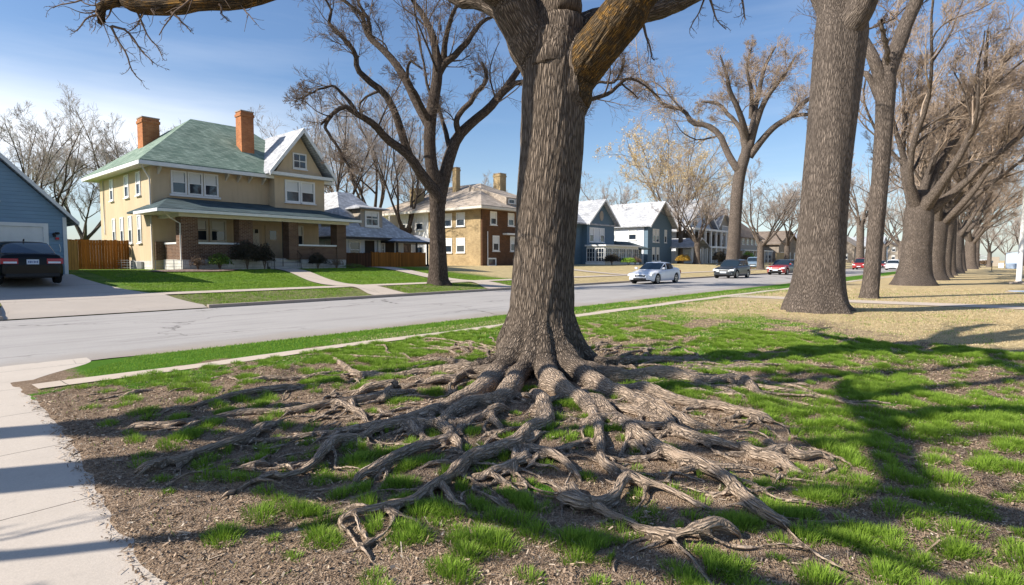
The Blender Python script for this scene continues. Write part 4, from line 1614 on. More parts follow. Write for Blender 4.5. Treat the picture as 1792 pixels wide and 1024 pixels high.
Y2 = 29.4
b2 = (20.5, 21.3, tz(20.5, 21.3))
S = 1.969
traced_tree('elm_tree', b2, 'dark bare tree on the far verge before the orange brown board fence', 'tree', None,
            [(768, 512, 30), (768, 502, 25), (767, 490, 18.5), (767, 470, 16), (766, 430, 14), (765, 390, 13), (765, 355, 13.5), (765, 335, 15), (766, 318, 11), (766, 300, 5)],
            [zpx(S, 500, 0, L) for L in [
                [(525, 690, 12), (522, 640, 12), (505, 590, 11, -.2), (498, 500, 10.5, -.3), (500, 400, 10, -.2), (515, 300, 9.5), (522, 240, 9), (520, 190, 7.5), (505, 120, 6, .3), (475, 55, 5, .6), (440, 5, 3.5, .8), (420, -40, 2)],
                [(520, 260, 8), (548, 222, 6.5), (600, 175, 5.5), (640, 125, 4.5), (680, 75, 3.5), (715, 55, 2)],
                [(530, 250, 6.5), (545, 190, 5.5), (550, 130, 4.5, -.4), (572, 60, 3.8, -.8), (600, 5, 2.5, -1), (640, -50, 1.5, -1)],
                [(500, 440, 9, .2), (470, 385, 8, .5), (430, 310, 7.5, .9), (400, 250, 6.8, 1.2), (360, 195, 6, 1.5), (290, 130, 5, 1.9), (272, 90, 4.2, 2), (262, 50, 3.4, 2.1), (200, 5, 2.2, 2.2), (150, -40, 1.4, 2.3)],
                [(290, 130, 4, 1.9), (286, 70, 3.2, 1.9), (250, 10, 2.2, 1.9), (240, -50, 1.4, 1.9)],
                [(530, 690, 10.5, -.2), (500, 645, 10, -.5), (462, 595, 9, -1), (420, 535, 8, -1.5), (350, 480, 7, -2), (300, 430, 6, -2.5), (250, 395, 5, -3), (200, 368, 4.2, -3.3), (150, 400, 3, -3.5), (120, 430, 2, -3.6)],
                [(430, 545, 7, -1.3), (405, 470, 7, -1.4), (385, 405, 6.5, -1.6), (340, 325, 6, -1.9), (290, 280, 5.4, -2.2), (248, 235, 4.8, -2.4), (237, 180, 4.2, -2.5), (195, 125, 3.6, -2.6), (150, 82, 3, -2.7), (158, 40, 2.3, -2.8), (130, -10, 1.4, -2.9)],
                [(250, 395, 4, -3), (170, 300, 2.2, -3.6), (90, 320, 1.6, -4), (30, 350, 1, -4.2)],
                [(160, 395, 3, -3.5), (135, 440, 2.8, -3.6), (175, 500, 2.4, -3.5), (215, 570, 2.0, -3.4), (240, 640, 1.2, -3.4)],
                [(530, 700, 11.5, .2), (545, 630, 11, .3), (562, 550, 10.5, .5), (590, 480, 9.5, .7), (640, 425, 8, .9), (700, 375, 7.5, 1.1), (738, 330, 6.6, 1.3), (775, 280, 5.8, 1.5), (815, 215, 5, 1.7), (850, 120, 3.6, 2), (880, 20, 2, 2.2)],
                [(735, 335, 5.5, 1.3), (800, 285, 4.6, 1.4), (880, 300, 4.2, 1.5), (960, 330, 4, 1.6), (1035, 345, 4, 1.7), (1100, 330, 3.6, 1.7), (1140, 300, 3, 1.8), (1180, 270, 2.5, 1.9), (1230, 290, 1.6, 2), (1290, 340, 1, 2)],
                [(1030, 345, 3, 1.7), (1070, 290, 2.6, 1.4), (1140, 275, 2, 1.2), (1170, 190, 1.3, 1)],
                [(600, 470, 6, .7), (590, 410, 5, .2), (640, 345, 4.6, 0), (690, 272, 3.6, -.2), (676, 215, 2, -.2)],
                [(570, 520, 5, .5), (545, 440, 4, 1.5), (530, 380, 2.6, 2.2), (500, 330, 1.6, 2.8)],
                [(495, 420, 5, -.3), (450, 330, 4, -1.2), (420, 270, 3, -2), (430, 210, 2.2, -2.4), (470, 240, 1.4, -2.6)],
            ]], Y2, BK_DARK, TW_DARK, 21, dens=0.85, twig_r=0.0055, m1=4, sec=3)

# the two trunks at the right
Y3 = 16.75
b3 = at(1430, 548, Y3)
b3 = (b3[0], b3[1], tz(b3[0], b3[1]))
traced_tree('elm_tree', b3, 'massive straight grey trunk on worn ground, right of the huge middle tree', 'tree', None,
            [(1430, 575, 66), (1430, 553, 58), (1429, 535, 52), (1431, 510, 45), (1434, 470, 40), (1440, 400, 37.5), (1446, 330, 37), (1453, 250, 37), (1460, 170, 38), (1466, 100, 40), (1470, 55, 41), (1468, 10, 34), (1462, -60, 27), (1455, -160, 20)],
            [[(1472, 75, 24, -.2), (1492, 40, 25, -.4), (1512, -10, 24, -.7), (1540, -90, 20, -1), (1580, -220, 14, -1.4), (1600, -380, 8, -1.8)],
             [(1458, 40, 22, .2), (1440, -10, 20, .6), (1400, -100, 15, 1.2), (1350, -200, 10, 2), (1320, -320, 5, 2.6)],
             [(1460, -60, 20), (1470, -180, 15, -.5), (1440, -330, 9, -.8)]],
            Y3, BK_GREY, TW_DARK, 31, dens=0.9, twig_r=0.006, m1=4, buttress=0.10, nb=7, fh=0.5, sides=56)
Y4 = 23.5
b4 = at(1521, 523, Y4)
b4 = (b4[0], b4[1], tz(b4[0], b4[1]))
traced_tree('elm_tree', b4, 'slender grey trunk beside the pale cross path, splitting high up in a narrow Y', 'tree', None,
            [(1521, 535, 20), (1521, 524, 17), (1522, 512, 14.5), (1525, 490, 13.3), (1530, 430, 12.6), (1537, 350, 13), (1543, 270, 13.2), (1548, 190, 14.2), (1549, 150, 16), (1550, 125, 12), (1551, 100, 5)],
            [[(1550, 165, 13), (1553, 125, 13.5), (1567, 85, 12.6), (1585, 45, 11.6), (1605, -5, 10.5), (1630, -80, 9, -.6), (1650, -180, 6, -1.2), (1655, -280, 3, -1.4)],
             [(1547, 165, 10), (1535, 118, 9.5), (1515, 78, 8.5, .5), (1500, 50, 7.5, .9), (1480, -10, 6, 1.6), (1450, -90, 3.5, 2.4)],
             [(1546, 190, 6), (1520, 135, 5, .8), (1500, 128, 4.2, 1.4), (1470, 110, 3, 2.4), (1430, 60, 1.6, 3)],
             [(1556, 110, 5, -.5), (1548, 70, 4, -1), (1540, 36, 3, -1.3)]],
            Y4, BK_GREY, TW_DARK, 33, dens=0.8, twig_r=0.006, m1=4, buttress=0.05, fh=0.4)

# big street tree across the road behind the white car
Y5 = 59.0
b5 = at(1282, 470, Y5)
b5 = (b5[0], b5[1], tz(b5[0], b5[1]))
s2_, ox_, oy_ = 2.695, 1000, 0
traced_tree('elm_tree', b5, 'tall dark forked street tree rising behind the charcoal hatchback, with a wide brown crown', 'tree', None,
            [(1281, 480, 17), (1281, 470, 14), (1282, 455, 12), (1284, 430, 11), (1287, 380, 10), (1290, 340, 10), (1296, 300, 9.5), (1303, 275, 9), (1308, 255, 6), (1310, 240, 3)],
            [zpx(s2_, ox_, oy_, L) for L in [
                [(800, 800, 7.5), (775, 790, 6.5), (735, 720, 5.8, 1), (700, 640, 5.2, 1.5), (640, 590, 4.6, 2), (570, 580, 4, 2.4), (530, 520, 3.4, 2.8), (440, 495, 3, 3), (380, 430, 2.4, 3.4), (320, 370, 1.8, 3.6), (200, 380, 1.0, 3.8)],
                [(815, 750, 7), (822, 660, 6.2), (810, 590, 5.4, -1), (780, 500, 4.6, -1.6), (745, 420, 3.6, -2), (730, 340, 2.4, -2.4), (700, 260, 1.2, -2.4)],
                [(818, 700, 5), (790, 600, 4, 1), (740, 540, 3.4, 2), (690, 490, 2.8, 3), (610, 480, 1.6, 3.6)],
                [(830, 720, 7), (850, 620, 6), (865, 520, 5, .5), (885, 420, 4, 1), (910, 320, 3, 1.5), (960, 220, 1.6, 2)],
                [(840, 700, 6), (880, 560, 5, -1), (935, 440, 4, -2), (1000, 360, 2.6, -3), (1060, 260, 1.2, -3)],
                [(840, 740, 6.5), (900, 660, 5.6, -.5), (970, 590, 5, -1), (1040, 545, 4.4, -1.4), (1090, 490, 3.6, -1.6), (1160, 440, 3, -1.8), (1220, 380, 2, -2)],
                [(1030, 550, 4, -1.3), (1110, 540, 3, -1), (1170, 560, 2, -.8)],
                [(845, 560, 4, .5), (850, 440, 3.4, 0), (830, 330, 2.4, -.5), (850, 220, 1.2, -1)]]],
            Y5, BK_GREY, TW_BROWN, 41, dens=0.9, twig_r=0.008, m1=6, sec=3, sides=20)

# the row of great trees that leads away along the park
tr0 = u0 = 43.3
row = random_tree('elm_tree', (43.3, 3.95, tz(43.3, 3.95)), 17.5, 0.80, 'nearest and thickest tree of the park row, its short trunk forking low', 'tree', 'row of old trees along the park',
                  51, BK_GREY, TW_BROWN, fork=0.26, spread=0.9, nl=7, lean=(0.02, -0.05, 0), dens=1.05, twig_r=0.0075, tlean=(-0.02, -0.03), ll=0.8)
row_b = random_tree('elm_tree', (63.5, 3.8, tz(63.5, 3.8)), 17.0, 0.62, 'third tree of the park row, a narrower trunk pressed between its neighbours', 'tree', 'row of old trees along the park',
                    57, BK_GREY, TW_BROWN, fork=0.34, spread=0.7, nl=6, lean=(0.02, -0.06, 0), dens=1.0, twig_r=0.008, tlean=(0.03, -0.06), ll=0.8)
# (distance along the row, across, turn, scale, label)
for u_, v_, rz, s, lb in [
    (55.5, 3.9, 0.5, 0.95, 'second tree of the park row, just right of the nearest thick one'),
    (72.5, 3.8, 4.4, 0.92, 'fourth tree of the park row, counting from the nearest'),
    (87.0, 4.0, 1.3, 0.9, 'fifth tree of the park row, halfway down the line'),
    (101.0, 4.0, 3.4, 0.95, 'sixth tree of the park row, partly hidden by the fifth'),
    (124.0, 3.6, 5.4, 1.0, 'seventh tree of the park row, near its far end'),
    (150.0, 3.6, 0.9, 1.05, 'last tree of the park row, farthest away and smallest to the eye'),
]:
    copy_tree(row_b if 'fourth' in lb or 'sixth' in lb or 'last' in lb else row, (u_, v_, tz(u_, v_)), rz, s, lb, 'row of old trees along the park')

# background trees; three growth forms, copied
far_a = random_tree('bare_tree', (80.0, 33.0, 1.0), 14, 0.42, 'spreading bare tree standing between the blue gabled house and the white house', 'tree', 'bare trees behind the houses', 61, BK_GREY, TW_GREY, fork=0.22, spread=0.8, nl=6, dens=0.72, twig_r=0.008)
gold = random_tree('budding_tree', (100.0, 47.0, 1.0), 29, 0.55, 'tall tree with pale golden spring leaves behind the blue houses', 'tree', None, 62, BK_GREY, TW_GOLD, fork=0.25, spread=0.6, nl=6, dens=0.72, twig_r=0.010,
                   leaves=(5200, 0.13, m_plain('pale_gold_leaf', (0.70, 0.53, 0.27), 0.8, sc=2, var=0.25)))
far_b = random_tree('bare_tree', (49.8, 58.0, 1.0), 15, 0.4, 'slim bare tree behind the two-storey brick house', 'tree', 'bare trees behind the houses', 63, BK_GREY, TW_GREY, fork=0.3, spread=0.4, nl=5, dens=0.72, twig_r=0.008)
far_c = random_tree('bare_tree', (31.5, 50.0, 1.0), 17, 0.5, 'crooked bare tree directly behind the grey-roofed cottage', 'tree', 'bare trees behind the houses', 64, BK_DARK, TW_GREY, fork=0.2, spread=0.75, nl=5, dens=0.72, twig_r=0.008)
G_ = 'bare trees behind the houses'


def uv_at(px, Y):
    X = (px - 896) / 1000. * Y
    return X * UX + Y * UY, -X * UY + Y * UX


for src, px, Y, s, rz, lb, g in [
    (far_c, 655, 66, 1.05, 2.0, 'bare tree seen above the dormer of the grey-roofed cottage', G_),
    (far_c, 712, 60, 0.85, 4.1, 'bare tree between the cottage roof and the brick house chimney', G_),
    (far_b, 600, 75, 1.0, 1.0, 'bare tree rising behind the gap beside the first house', G_),
    (far_a, 15, 55, 1.05, 0.3, 'bare tree at the left edge behind the blue garage', G_),
    (far_c, 85, 50, 0.72, 5.5, 'low spreading bare tree right of the garage roof, behind the golden fence', G_),
    (far_a, 150, 60, 0.8, 3.0, 'bare tree touching the left corner of the stucco house', G_),
    (far_b, 215, 72, 1.15, 2.2, 'bare tree whose fine twigs show left of the left orange chimney', G_),
    (far_b, 258, 76, 1.1, 5.0, 'bare tree hidden mostly by the green roof, left of its ridge', G_),
    (far_b, 840, 90, 0.8, 3.3, 'small bare tree far behind the brick house ridge', G_),
    (far_a, 1065, 92, 0.95, 1.5, 'low bare tree behind the roof of the left blue house', G_),
    (far_a, 1235, 100, 1.0, 4.5, 'bare tree behind the white house roof', G_),
    (far_b, 1195, 96, 1.2, 1.5, 'bare tree behind the right blue house gable', G_),
    (far_a, 1330, 72, 0.97, 2.5, 'street tree leaning right in front of the beige far house', 'street trees far along the road'),
    (far_a, 1376, 105, 1.15, 0.7, 'bare street tree behind the red-nosed car', 'street trees far along the road'),
    (far_b, 1405, 130, 1.3, 3.9, 'bare street tree just left of the massive grey trunk', 'street trees far along the road'),
    (far_a, 1440, 150, 1.4, 1.9, 'far bare tree mostly hidden by the massive grey trunk', 'street trees far along the road'),
    (far_b, 1503, 128, 1.9, 0.4, 'leaning bare tree seen between the massive and the slender trunk', 'street trees far along the road'),
    (far_a, 1576, 118, 1.5, 5.2, 'bare tree behind the nearest trunk of the park row', 'street trees far along the road'),
    (far_a, 1545, 170, 1.6, 2.9, 'distant bare tree at the end of the street', 'street trees far along the road'),
    (far_a, 1478, 200, 1.7, 4.0, 'distant bare tree above the red van', 'street trees far along the road'),
    (far_a, 1730, 132, 1.0, 3.6, 'bare tree standing alone on the far straw-coloured turf', 'bare trees at the far edge of the park'),
    (far_c, 1788, 150, 1.0, 0.2, 'bare tree at the far edge of the park behind the white pole', 'bare trees at the far edge of the park'),
    (far_a, 1690, 210, 1.2, 0.9, 'far bare tree past the end of the park row', 'bare trees at the far edge of the park'),
    (far_a, 1760, 215, 1.1, 5.1, 'far bare tree behind the pale blue containers', 'bare trees at the far edge of the park'),
    (far_c, 1830, 190, 1.2, 2.1, 'far bare tree at the right edge of the park', 'bare trees at the far edge of the park'),
]:
    u_, v_ = uv_at(px, Y)
    copy_tree(src, (u_, v_, tz(u_, v_) - 0.1), rz, s * (1.12 if g == G_ else 1), lb, g)
u_, v_ = uv_at(1190, 86)
copy_tree(gold, (u_, v_, 0.9), 2.3, 0.62, 'smaller golden-leaved tree right of the tall golden one', None)

# trees just outside the view at the left; their limbs shade the footpath and the lawn
def street(X, Y, z, r):
    return (X * UX + Y * UY, -X * UY + Y * UX, z, r)


def side_tree(name, base, trunk, limbs, label, seed, dens):
    rng = np.random.default_rng(seed)
    tr = [trunk_mesh('t', [street(*q) for q in trunk], None, 28, 30, 0.06, seed)]
    P, Rr = limbset([[street(*q) for q in L] for L in limbs], 18)
    P = wobble(P, rng, 0.05)
    tr.append(tubes(P, Rr, 12))
    q, r = sprout(P, Rr, rng, 4, 0.25, 0.95, (30, 65), (0.3, 0.5), 10, 0.12, 0.06, 0.6, 0.3)
    tr.append(tubes(q, r, 7))
    cr, _ = crown_from(q, r, rng, dens, twig_r=0.004, m1=2, fine=False)
    b = street(*base, 0, 0)[:3]
    return finish_tree(name, b, label, 'tree', 'trees left of the footpath', tr, cr, BK_GREY, TW_DARK)


side_tree('street_tree', (-10.5, 3.0), [(-10.5, 3.0, -.3, .42), (-10.5, 3.0, 0, .36), (-10.5, 3.0, 1, .25), (-10.4, 3.05, 3.5, .22), (-10.3, 3.1, 5.6, .21), (-10.3, 3.1, 6.4, .1)],
          [[(-10.4, 3.1, 5, .17), (-9.4, 3.4, 6.6, .15), (-8.6, 3.3, 8.5, .12), (-7.9, 3.2, 10.5, .08), (-7.6, 3.0, 12.5, .04)],
           [(-10.4, 3.1, 5.2, .16), (-11.2, 3.9, 7, .13), (-11.5, 4.8, 9, .09), (-11.4, 5.4, 12, .04)],
           [(-10.4, 3.1, 4.6, .13), (-9.2, 2.2, 5.6, .11), (-8.0, 1.2, 6.4, .09), (-7.2, 0.2, 7.6, .05)],
           [(-10.4, 3.1, 5.4, .13), (-10.6, 1.9, 7, .11), (-10.4, 0.9, 9, .08), (-10.0, 0, 11, .04)]],
          'tree beside the footpath, out of view at the left, nearer the road', 71, 0.5)
side_tree('street_tree', (-8.6, 2.3), [(-8.6, 2.3, -.3, .5), (-8.6, 2.3, 0, .44), (-8.6, 2.3, 1, .32), (-8.5, 2.3, 3, .29), (-8.4, 2.25, 4.6, .29), (-8.3, 2.2, 5.4, .15)],
          [[(-8.4, 2.25, 4.2, .22), (-6.6, 1.4, 4.9, .15), (-4.8, 0.9, 5.3, .15), (-4.0, 1.9, 5.5, .14), (-3.6, 3.2, 5.7, .13), (-3.7, 4.4, 6.1, .09)],
           [(-3.7, 2.9, 5.6, .16), (-2.6, 3.2, 5.8, .15), (-1.3, 3.1, 6.1, .13), (0.2, 3.3, 6.8, .11), (2.5, 3.8, 7.8, .06)],
           [(-4.4, 1.2, 5.4, .15), (-3.0, 0.5, 5.6, .15), (-1.6, .2, 5.9, .13), (0.2, -.1, 6.6, .10), (2.4, -.2, 7.6, .05)],
           [(-3.6, 3.6, 5.8, .11), (-2.4, 4.2, 6.4, .09), (-1.2, 4.4, 7.2, .07), (0.0, 4.6, 8.2, .04)],
           [(-8.4, 2.25, 4.6, .22), (-8.2, 2.9, 6.8, .18), (-7.6, 3.2, 9, .13), (-7.4, 3.4, 12, .05)],
           [(-8.4, 2.25, 4.4, .18), (-9.4, 1.4, 6.6, .15), (-10, 0.4, 9, .1), (-10.3, -.5, 12, .04)],
           [(-8.5, 2.3, 2.9, .08), (-7.5, 1.5, 3.1, .07), (-6.0, 1.65, 3.3, .06), (-4.6, 2.0, 3.6, .035)],
           [(-8.5, 2.2, 2.5, .05), (-7.6, 1.0, 2.6, .05), (-5.6, 1.15, 2.9, .03)],
           [(-6.5, 1.4, 4.9, .12), (-6.0, 0.3, 5.4, .10), (-5.0, -.8, 6.0, .08), (-4.0, -1.4, 7.0, .04)]],
          'tree beside the footpath, out of view at the left, nearer the viewer', 72, 0.5)


# ------------------------------------------------------------------ building helpers
def window(T, par, a0, a1, z0, z1, trim='white', fw=0.09, rail=True, blind=0.5, sill=True, cols=1, rows=1, name='window', d=0.05):
    """a framed sash window standing on the wall; the pane and the blind are its sub-parts"""
    m = MB()
    m.rect(T, a0, a0 + fw, z0, z1, -0.05, d)
    m.rect(T, a1 - fw, a1, z0, z1, -0.05, d)
    m.rect(T, a0 + fw, a1 - fw, z0, z0 + fw, -0.05, d - .002)
    m.rect(T, a0 + fw, a1 - fw, z1 - fw, z1, -0.05, d - .002)
    zm = (z0 + z1) / 2
    if rail:
        m.rect(T, a0 + fw, a1 - fw, zm - 0.03, zm + 0.03, -0.05, d - .015)
    for c in range(1, cols):
        x = a0 + (a1 - a0) * c / cols
        m.rect(T, x - 0.02, x + 0.02, z0 + fw, z1 - fw, -0.05, d - .02)
    for r in range(1, rows):
        z = z0 + (z1 - z0) * r / rows
        m.rect(T, a0 + fw, a1 - fw, z - 0.015, z + 0.015, -0.05, d - .022)
    o = m.build(name, M[trim], par)
    p = MB()
    p.rect(T, a0 + fw * .8, a1 - fw * .8, z0 + fw * .8, z1 - fw * .8, -0.05, 0.006)
    p.build('pane', M['glass'], o)
    if blind:
        b = MB()
        b.rect(T, a0 + fw + 0.03, a1 - fw - 0.03, z1 - fw - (z1 - z0 - 2 * fw) * blind, z1 - fw, 0.004, 0.012)
        b.build('blind', M['blind'], o)
    if sill:
        s = MB()
        s.rect(T, a0 - 0.05, a1 + 0.05, z0 - 0.07, z0 - 0.002, -0.02, d + 0.07)
        s.build('sill', M[trim], o)
    return o


def hip(m, x0, x1, y0, y1, ze, ra, rb, zr, th=0.16):
    """hip roof over a rectangle; ridge from ra to rb"""
    lo = [(x0, y0, ze - th), (x1, y0, ze - th), (x1, y1, ze - th), (x0, y1, ze - th)]
    hi = [(x0, y0, ze), (x1, y0, ze), (x1, y1, ze), (x0, y1, ze)]
    r = [(ra[0], ra[1], zr), (rb[0], rb[1], zr)]
    b = lo + hi + r
    if abs(ra[0] - rb[0]) >= abs(ra[1] - rb[1]):      # ridge along x
        f = [(4, 5, 9, 8), (5, 6, 9), (6, 7, 8, 9), (7, 4, 8)]
    else:                                              # ridge along y (ra nearer the street)
        f = [(4, 5, 8), (5, 6, 9, 8), (6, 7, 9), (7, 4, 8, 9)]
    f += [(0, 3, 2, 1), (0, 1, 5, 4), (1, 2, 6, 5), (2, 3, 7, 6), (3, 0, 4, 7)]
    return m.add(b, f)


def gable_y(m, xc, hw, ze, za, y0, y1, th=0.16):
    """gable roof, ridge along y"""
    T = facing_street(0)
    m.slab(T, [(xc - hw, ze), (xc, za), (xc, za - th * 1.3), (xc - hw, ze - th)], -y0, -y1)
    m.slab(T, [(xc, za + 0.001), (xc + hw, ze), (xc + hw, ze - th), (xc, za - th * 1.3 + 0.001)], -y0, -y1)


def gable_x(m, yc, hw, ze, za, x0, x1, th=0.16):
    T = facing_viewer(0)
    m.slab(T, [(yc - hw, ze), (yc, za), (yc, za - th * 1.3), (yc - hw, ze - th)], -x0, -x1)
    m.slab(T, [(yc, za + 0.001), (yc + hw, ze), (yc + hw, ze - th), (yc, za - th * 1.3 + 0.001)], -x0, -x1)


def rake_trim(T, par, ac, hw, ze, za, d0, d1, w=0.22, mat='white', name='rake_trim'):
    m = MB()
    for s in (-1, 1):
        m.slab(T, [(ac + s * hw, ze), (ac, za), (ac, za - w * 1.35), (ac + s * (hw - w * .1), ze - w)], d0, d1)
    return m.build(name, M[mat], par)


def ring(m, x0, x1, y0, y1, z0, z1, w):
    m.box(x0, x1, y0, y0 + w, z0, z1)
    m.box(x0, x1, y1 - w, y1, z0, z1)
    m.box(x0, x0 + w, y0 + w, y1 - w, z0, z1)
    m.box(x1 - w, x1, y0 + w, y1 - w, z0, z1)
    return m


def bx(par, name, mat, x0, x1, y0, y1, z0, z1, **kw):
    return MB().box(x0, x1, y0, y1, z0, z1).build(name, M[mat], par, **kw)


# ------------------------------------------------------------------ 1: the stucco house with the green roof
h = thing('stucco_house', (11.8, 37.2, 0.95), 'large tan stucco house with green hipped roof, orange brick chimneys and deep front porch', 'house')
FS, VW = facing_street, facing_viewer
Z0 = 0.7
w = MB()
w.box(11.8, 22.4, 37.2, 47.0, Z0, 7.05)
w.build('wall', M['tan'], h)
w = MB()
w.box(18.75, 22.38, 36.35, 37.19, 4.3, 7.25)
w.slab(FS(36.35), [(18.75, 7.25), (22.38, 7.25), (20.56, 10.0)], 0, -2.0)
w.build('wall', M['tan'], h, label='projecting gabled front bay')
w = MB()
hip(w, 11.05, 23.1, 36.45, 47.75, 7.22, (15.9, 42.1), (19.6, 42.1), 11.15, 0.14)
r_ = w.build('roof', M['greenroof'], h)
w = MB()
ring(w, 10.98, 23.17, 36.38, 47.82, 6.93, 7.14, 0.13)
w.build('eave_trim', M['white'], r_)
bx(r_, 'soffit', 'offwhite', 11.12, 23.03, 36.52, 47.68, 6.99, 7.05)
w = MB()
gable_y(w, 20.56, 2.38, 7.34, 10.42, 35.75, 42.0, 0.16)
g_ = w.build('gable_roof', M['greyroof'], h)
rake_trim(FS(35.75), g_, 20.56, 2.44, 7.30, 10.44, 0.0, 0.07, 0.26)
w = MB()
w.rect(FS(36.3), 18.25, 22.87, 7.13, 7.33, 0, 0.5)
w.build('cornice', M['white'], g_)
# chimneys
def chimney(par, x0, x1, y0, y1, z0, z1, mat='chimney', flash=True):
    m = MB().box(x0, x1, y0, y1, z0, z1)
    m.box(x0 - 0.05, x1 + 0.05, y0 - 0.05, y1 + 0.05, z1 - 0.32, z1 - 0.14)
    o = m.build('chimney', M[mat], par, bevel=0.01)
    bx(o, 'cap', 'kerb', x0 - 0.03, x1 + 0.03, y0 - 0.03, y1 + 0.03, z1, z1 + 0.07)
    return o


c_ = chimney(r_, 17.75, 18.6, 38.7, 39.5, 8.0, 11.5)
bx(c_, 'flashing', 'white', 17.70, 18.65, 38.62, 39.0, 8.3, 8.62)
chimney(r_, 13.15, 14.15, 42.6, 43.6, 8.2, 10.85)
# windows of the sunlit side wall
T = VW(11.8)
for a0, a1 in ((44.0, 44.7), (40.95, 41.75), (38.85, 39.6)):
    window(T, h, a0, a1, 5.45, 6.85, fw=0.1)
for a0, a1 in ((43.85, 44.45), (42.2, 42.85), (40.6, 41.25), (38.95, 39.6)):
    window(T, h, a0, a1, 2.62, 4.3, fw=0.09)
# front windows, upper floor
T = FS(37.2)
w3 = [window(T, h, a, a + 0.86, 5.5, 6.88, fw=0.1, d=0.07, sill=False) for a in (12.85, 13.76, 14.67)]
bx(h, 'window_trim', 'white', 12.75, 15.63, 37.06, 37.17, 5.36, 5.48)
T = FS(36.35)
for a in (19.45, 20.55):
    window(T, h, a, a + 1.08, 5.45, 6.95, fw=0.12, d=0.07)
window(T, h, 20.05, 21.05, 7.75, 8.8, fw=0.09, cols=2, blind=0)
# brackets under the eave
for a in (12.15, 15.95, 16.7, 17.4, 18.3):
    w = MB()
    w.slab(VW(a), [(37.2, 6.97), (36.72, 6.97), (36.74, 6.85), (37.2, 6.55)], 0, -0.1)
    w.build('bracket', M['offwhite'], h)
# porch: base, floor, brick piers, parapets, roof
w = MB()
w.box(12.3, 17.1, 34.3, 37.19, 0.5, 1.62)
w.box(19.35, 22.7, 34.3, 37.19, 0.5, 1.62)
w.box(17.1, 19.35, 34.75, 37.19, 0.5, 1.70)
w.build('porch_base', M['stonebase'], h)
for a0, a1 in ((12.28, 13.15), (15.45, 16.25), (18.55, 19.2), (22.0, 22.72)):
    w = MB()
    w.box(a0, a1, 34.27, 35.05, 1.62, 4.08)
    w.build('porch_pier', M['darkbrick'], h)
for a0, a1, b0, b1 in ((13.15, 15.45, 34.36, 34.62), (19.2, 22.0, 34.36, 34.62), (12.36, 12.6, 35.05, 37.19)):
    o = bx(h, 'porch_parapet', 'darkbrick', a0, a1, b0, b1, 1.62, 2.5)
    bx(o, 'cap', 'white', a0 - .03, a1 + .03, b0 - .06, b1 + (.06 if a0 > 13 else 0), 2.5, 2.6)
w = MB()
hip(w, 10.95, 23.35, 33.55, 38.6, 4.36, (12.7, 37.3), (21.6, 37.3), 5.28, 0.1)
pr = w.build('porch_roof', M['blueroof'], h)
w = MB()
ring(w, 10.86, 23.44, 33.46, 37.18, 4.16, 4.32, 0.14)
w.build('gutter', M['white'], pr)
w = MB()
w.box(12.1, 22.85, 34.05, 34.3, 3.98, 4.2)
w.box(12.1, 12.34, 34.3, 37.19, 3.98, 4.2)
w.box(22.6, 22.85, 34.3, 37.19, 3.98, 4.2)
w.build('porch_beam', M['offwhite'], pr)
bx(pr, 'porch_ceiling', 'offwhite', 11.05, 23.25, 33.65, 37.17, 4.16, 4.2)
T = FS(37.2)
bx(h, 'wall', 'darkbrick', 11.9, 17.0, 37.08, 37.195, 1.6, 2.66, label='dark brick lower wall inside the porch')
for a0, a1 in ((13.85, 14.85), (14.95, 15.95)):
    window(T, h, a0, a1, 2.72, 4.1, trim='offwhite', fw=0.11, blind=0.45)
window(T, h, 20.15, 21.2, 2.6, 4.0, trim='offwhite', fw=0.1)
dr = MB().rect(T, 18.45, 19.45, 1.7, 3.9, -0.02, 0.05).build('front_door', M['doorbrown'], h)
MB().rect(T, 18.75, 19.2, 2.95, 3.55, 0.05, 0.065).build('pane', M['glass'], dr)
MB().rect(T, 18.55, 18.62, 2.6, 2.75, 0.05, 0.1).build('handle', M['greymetal'], dr)
dr = MB().rect(T, 17.45, 18.2, 1.7, 3.9, -0.02, 0.05).build('side_light', M['doorbrown'], h)
MB().rect(T, 17.62, 18.03, 2.3, 3.6, 0.05, 0.06).build('pane', M['offwhite'], dr)
# steps and handrail
w = MB()
for i in range(4):
    w.box(17.15, 19.3, 33.75 + i * 0.25, 34.75, 0.7 + i * 0.24, 0.94 + i * 0.24)
w.build('front_steps', M['greymetal'], h, bevel=0.015)
w = MB()
for a in (17.35, 19.1):
    w.tube([(a, 33.85, 0.9), (a, 33.85, 1.85)], 0.018, 6)
    w.tube([(a, 34.8, 1.7), (a, 34.8, 2.6)], 0.018, 6)
    w.tube([(a, 33.75, 1.85), (a, 34.85, 2.6)], 0.02, 6)
    for q in range(4):
        y = 34.05 + q * 0.2
        w.tube([(a, y, 1.0 + q * .18), (a, y, 2.02 + q * .14)], 0.009, 5)
w.build('handrail', M['dark'], h)
# downpipes, meter box, conduit, foundation stones
w = MB()
w.tube([(11.1, 36.45, 7.05), (11.25, 36.7, 6.8), (11.68, 37.05, 6.3), (11.72, 37.1, 5.9), (11.72, 37.1, 1.1)], 0.045, 8)
w.build('downpipe', M['offwhite'], h, smooth=True)
w = MB()
w.tube([(11.2, 33.7, 4.2), (11.7, 34.2, 3.9), (12.2, 34.2, 3.6), (12.2, 34.2, 1.0)], 0.04, 8)
w.build('downpipe', M['offwhite'], h, smooth=True)
w = MB()
w.tube([(11.74, 46.0, 6.9), (11.74, 46.0, 3.3)], 0.03, 6)
w.build('downpipe', M['greymetal'], h, smooth=True)
bx(h, 'foundation', 'stonebase', 11.74, 11.9, 37.3, 46.9, 0.5, 1.55)
bx(h, 'meter_box', 'greymetal', 11.55, 11.79, 41.1, 41.5, 1.95, 2.4, bevel=0.02)
bx(h, 'meter_box', 'greymetal', 11.5, 11.73, 43.6, 44.0, 1.1, 1.6, bevel=0.02)
w = MB()
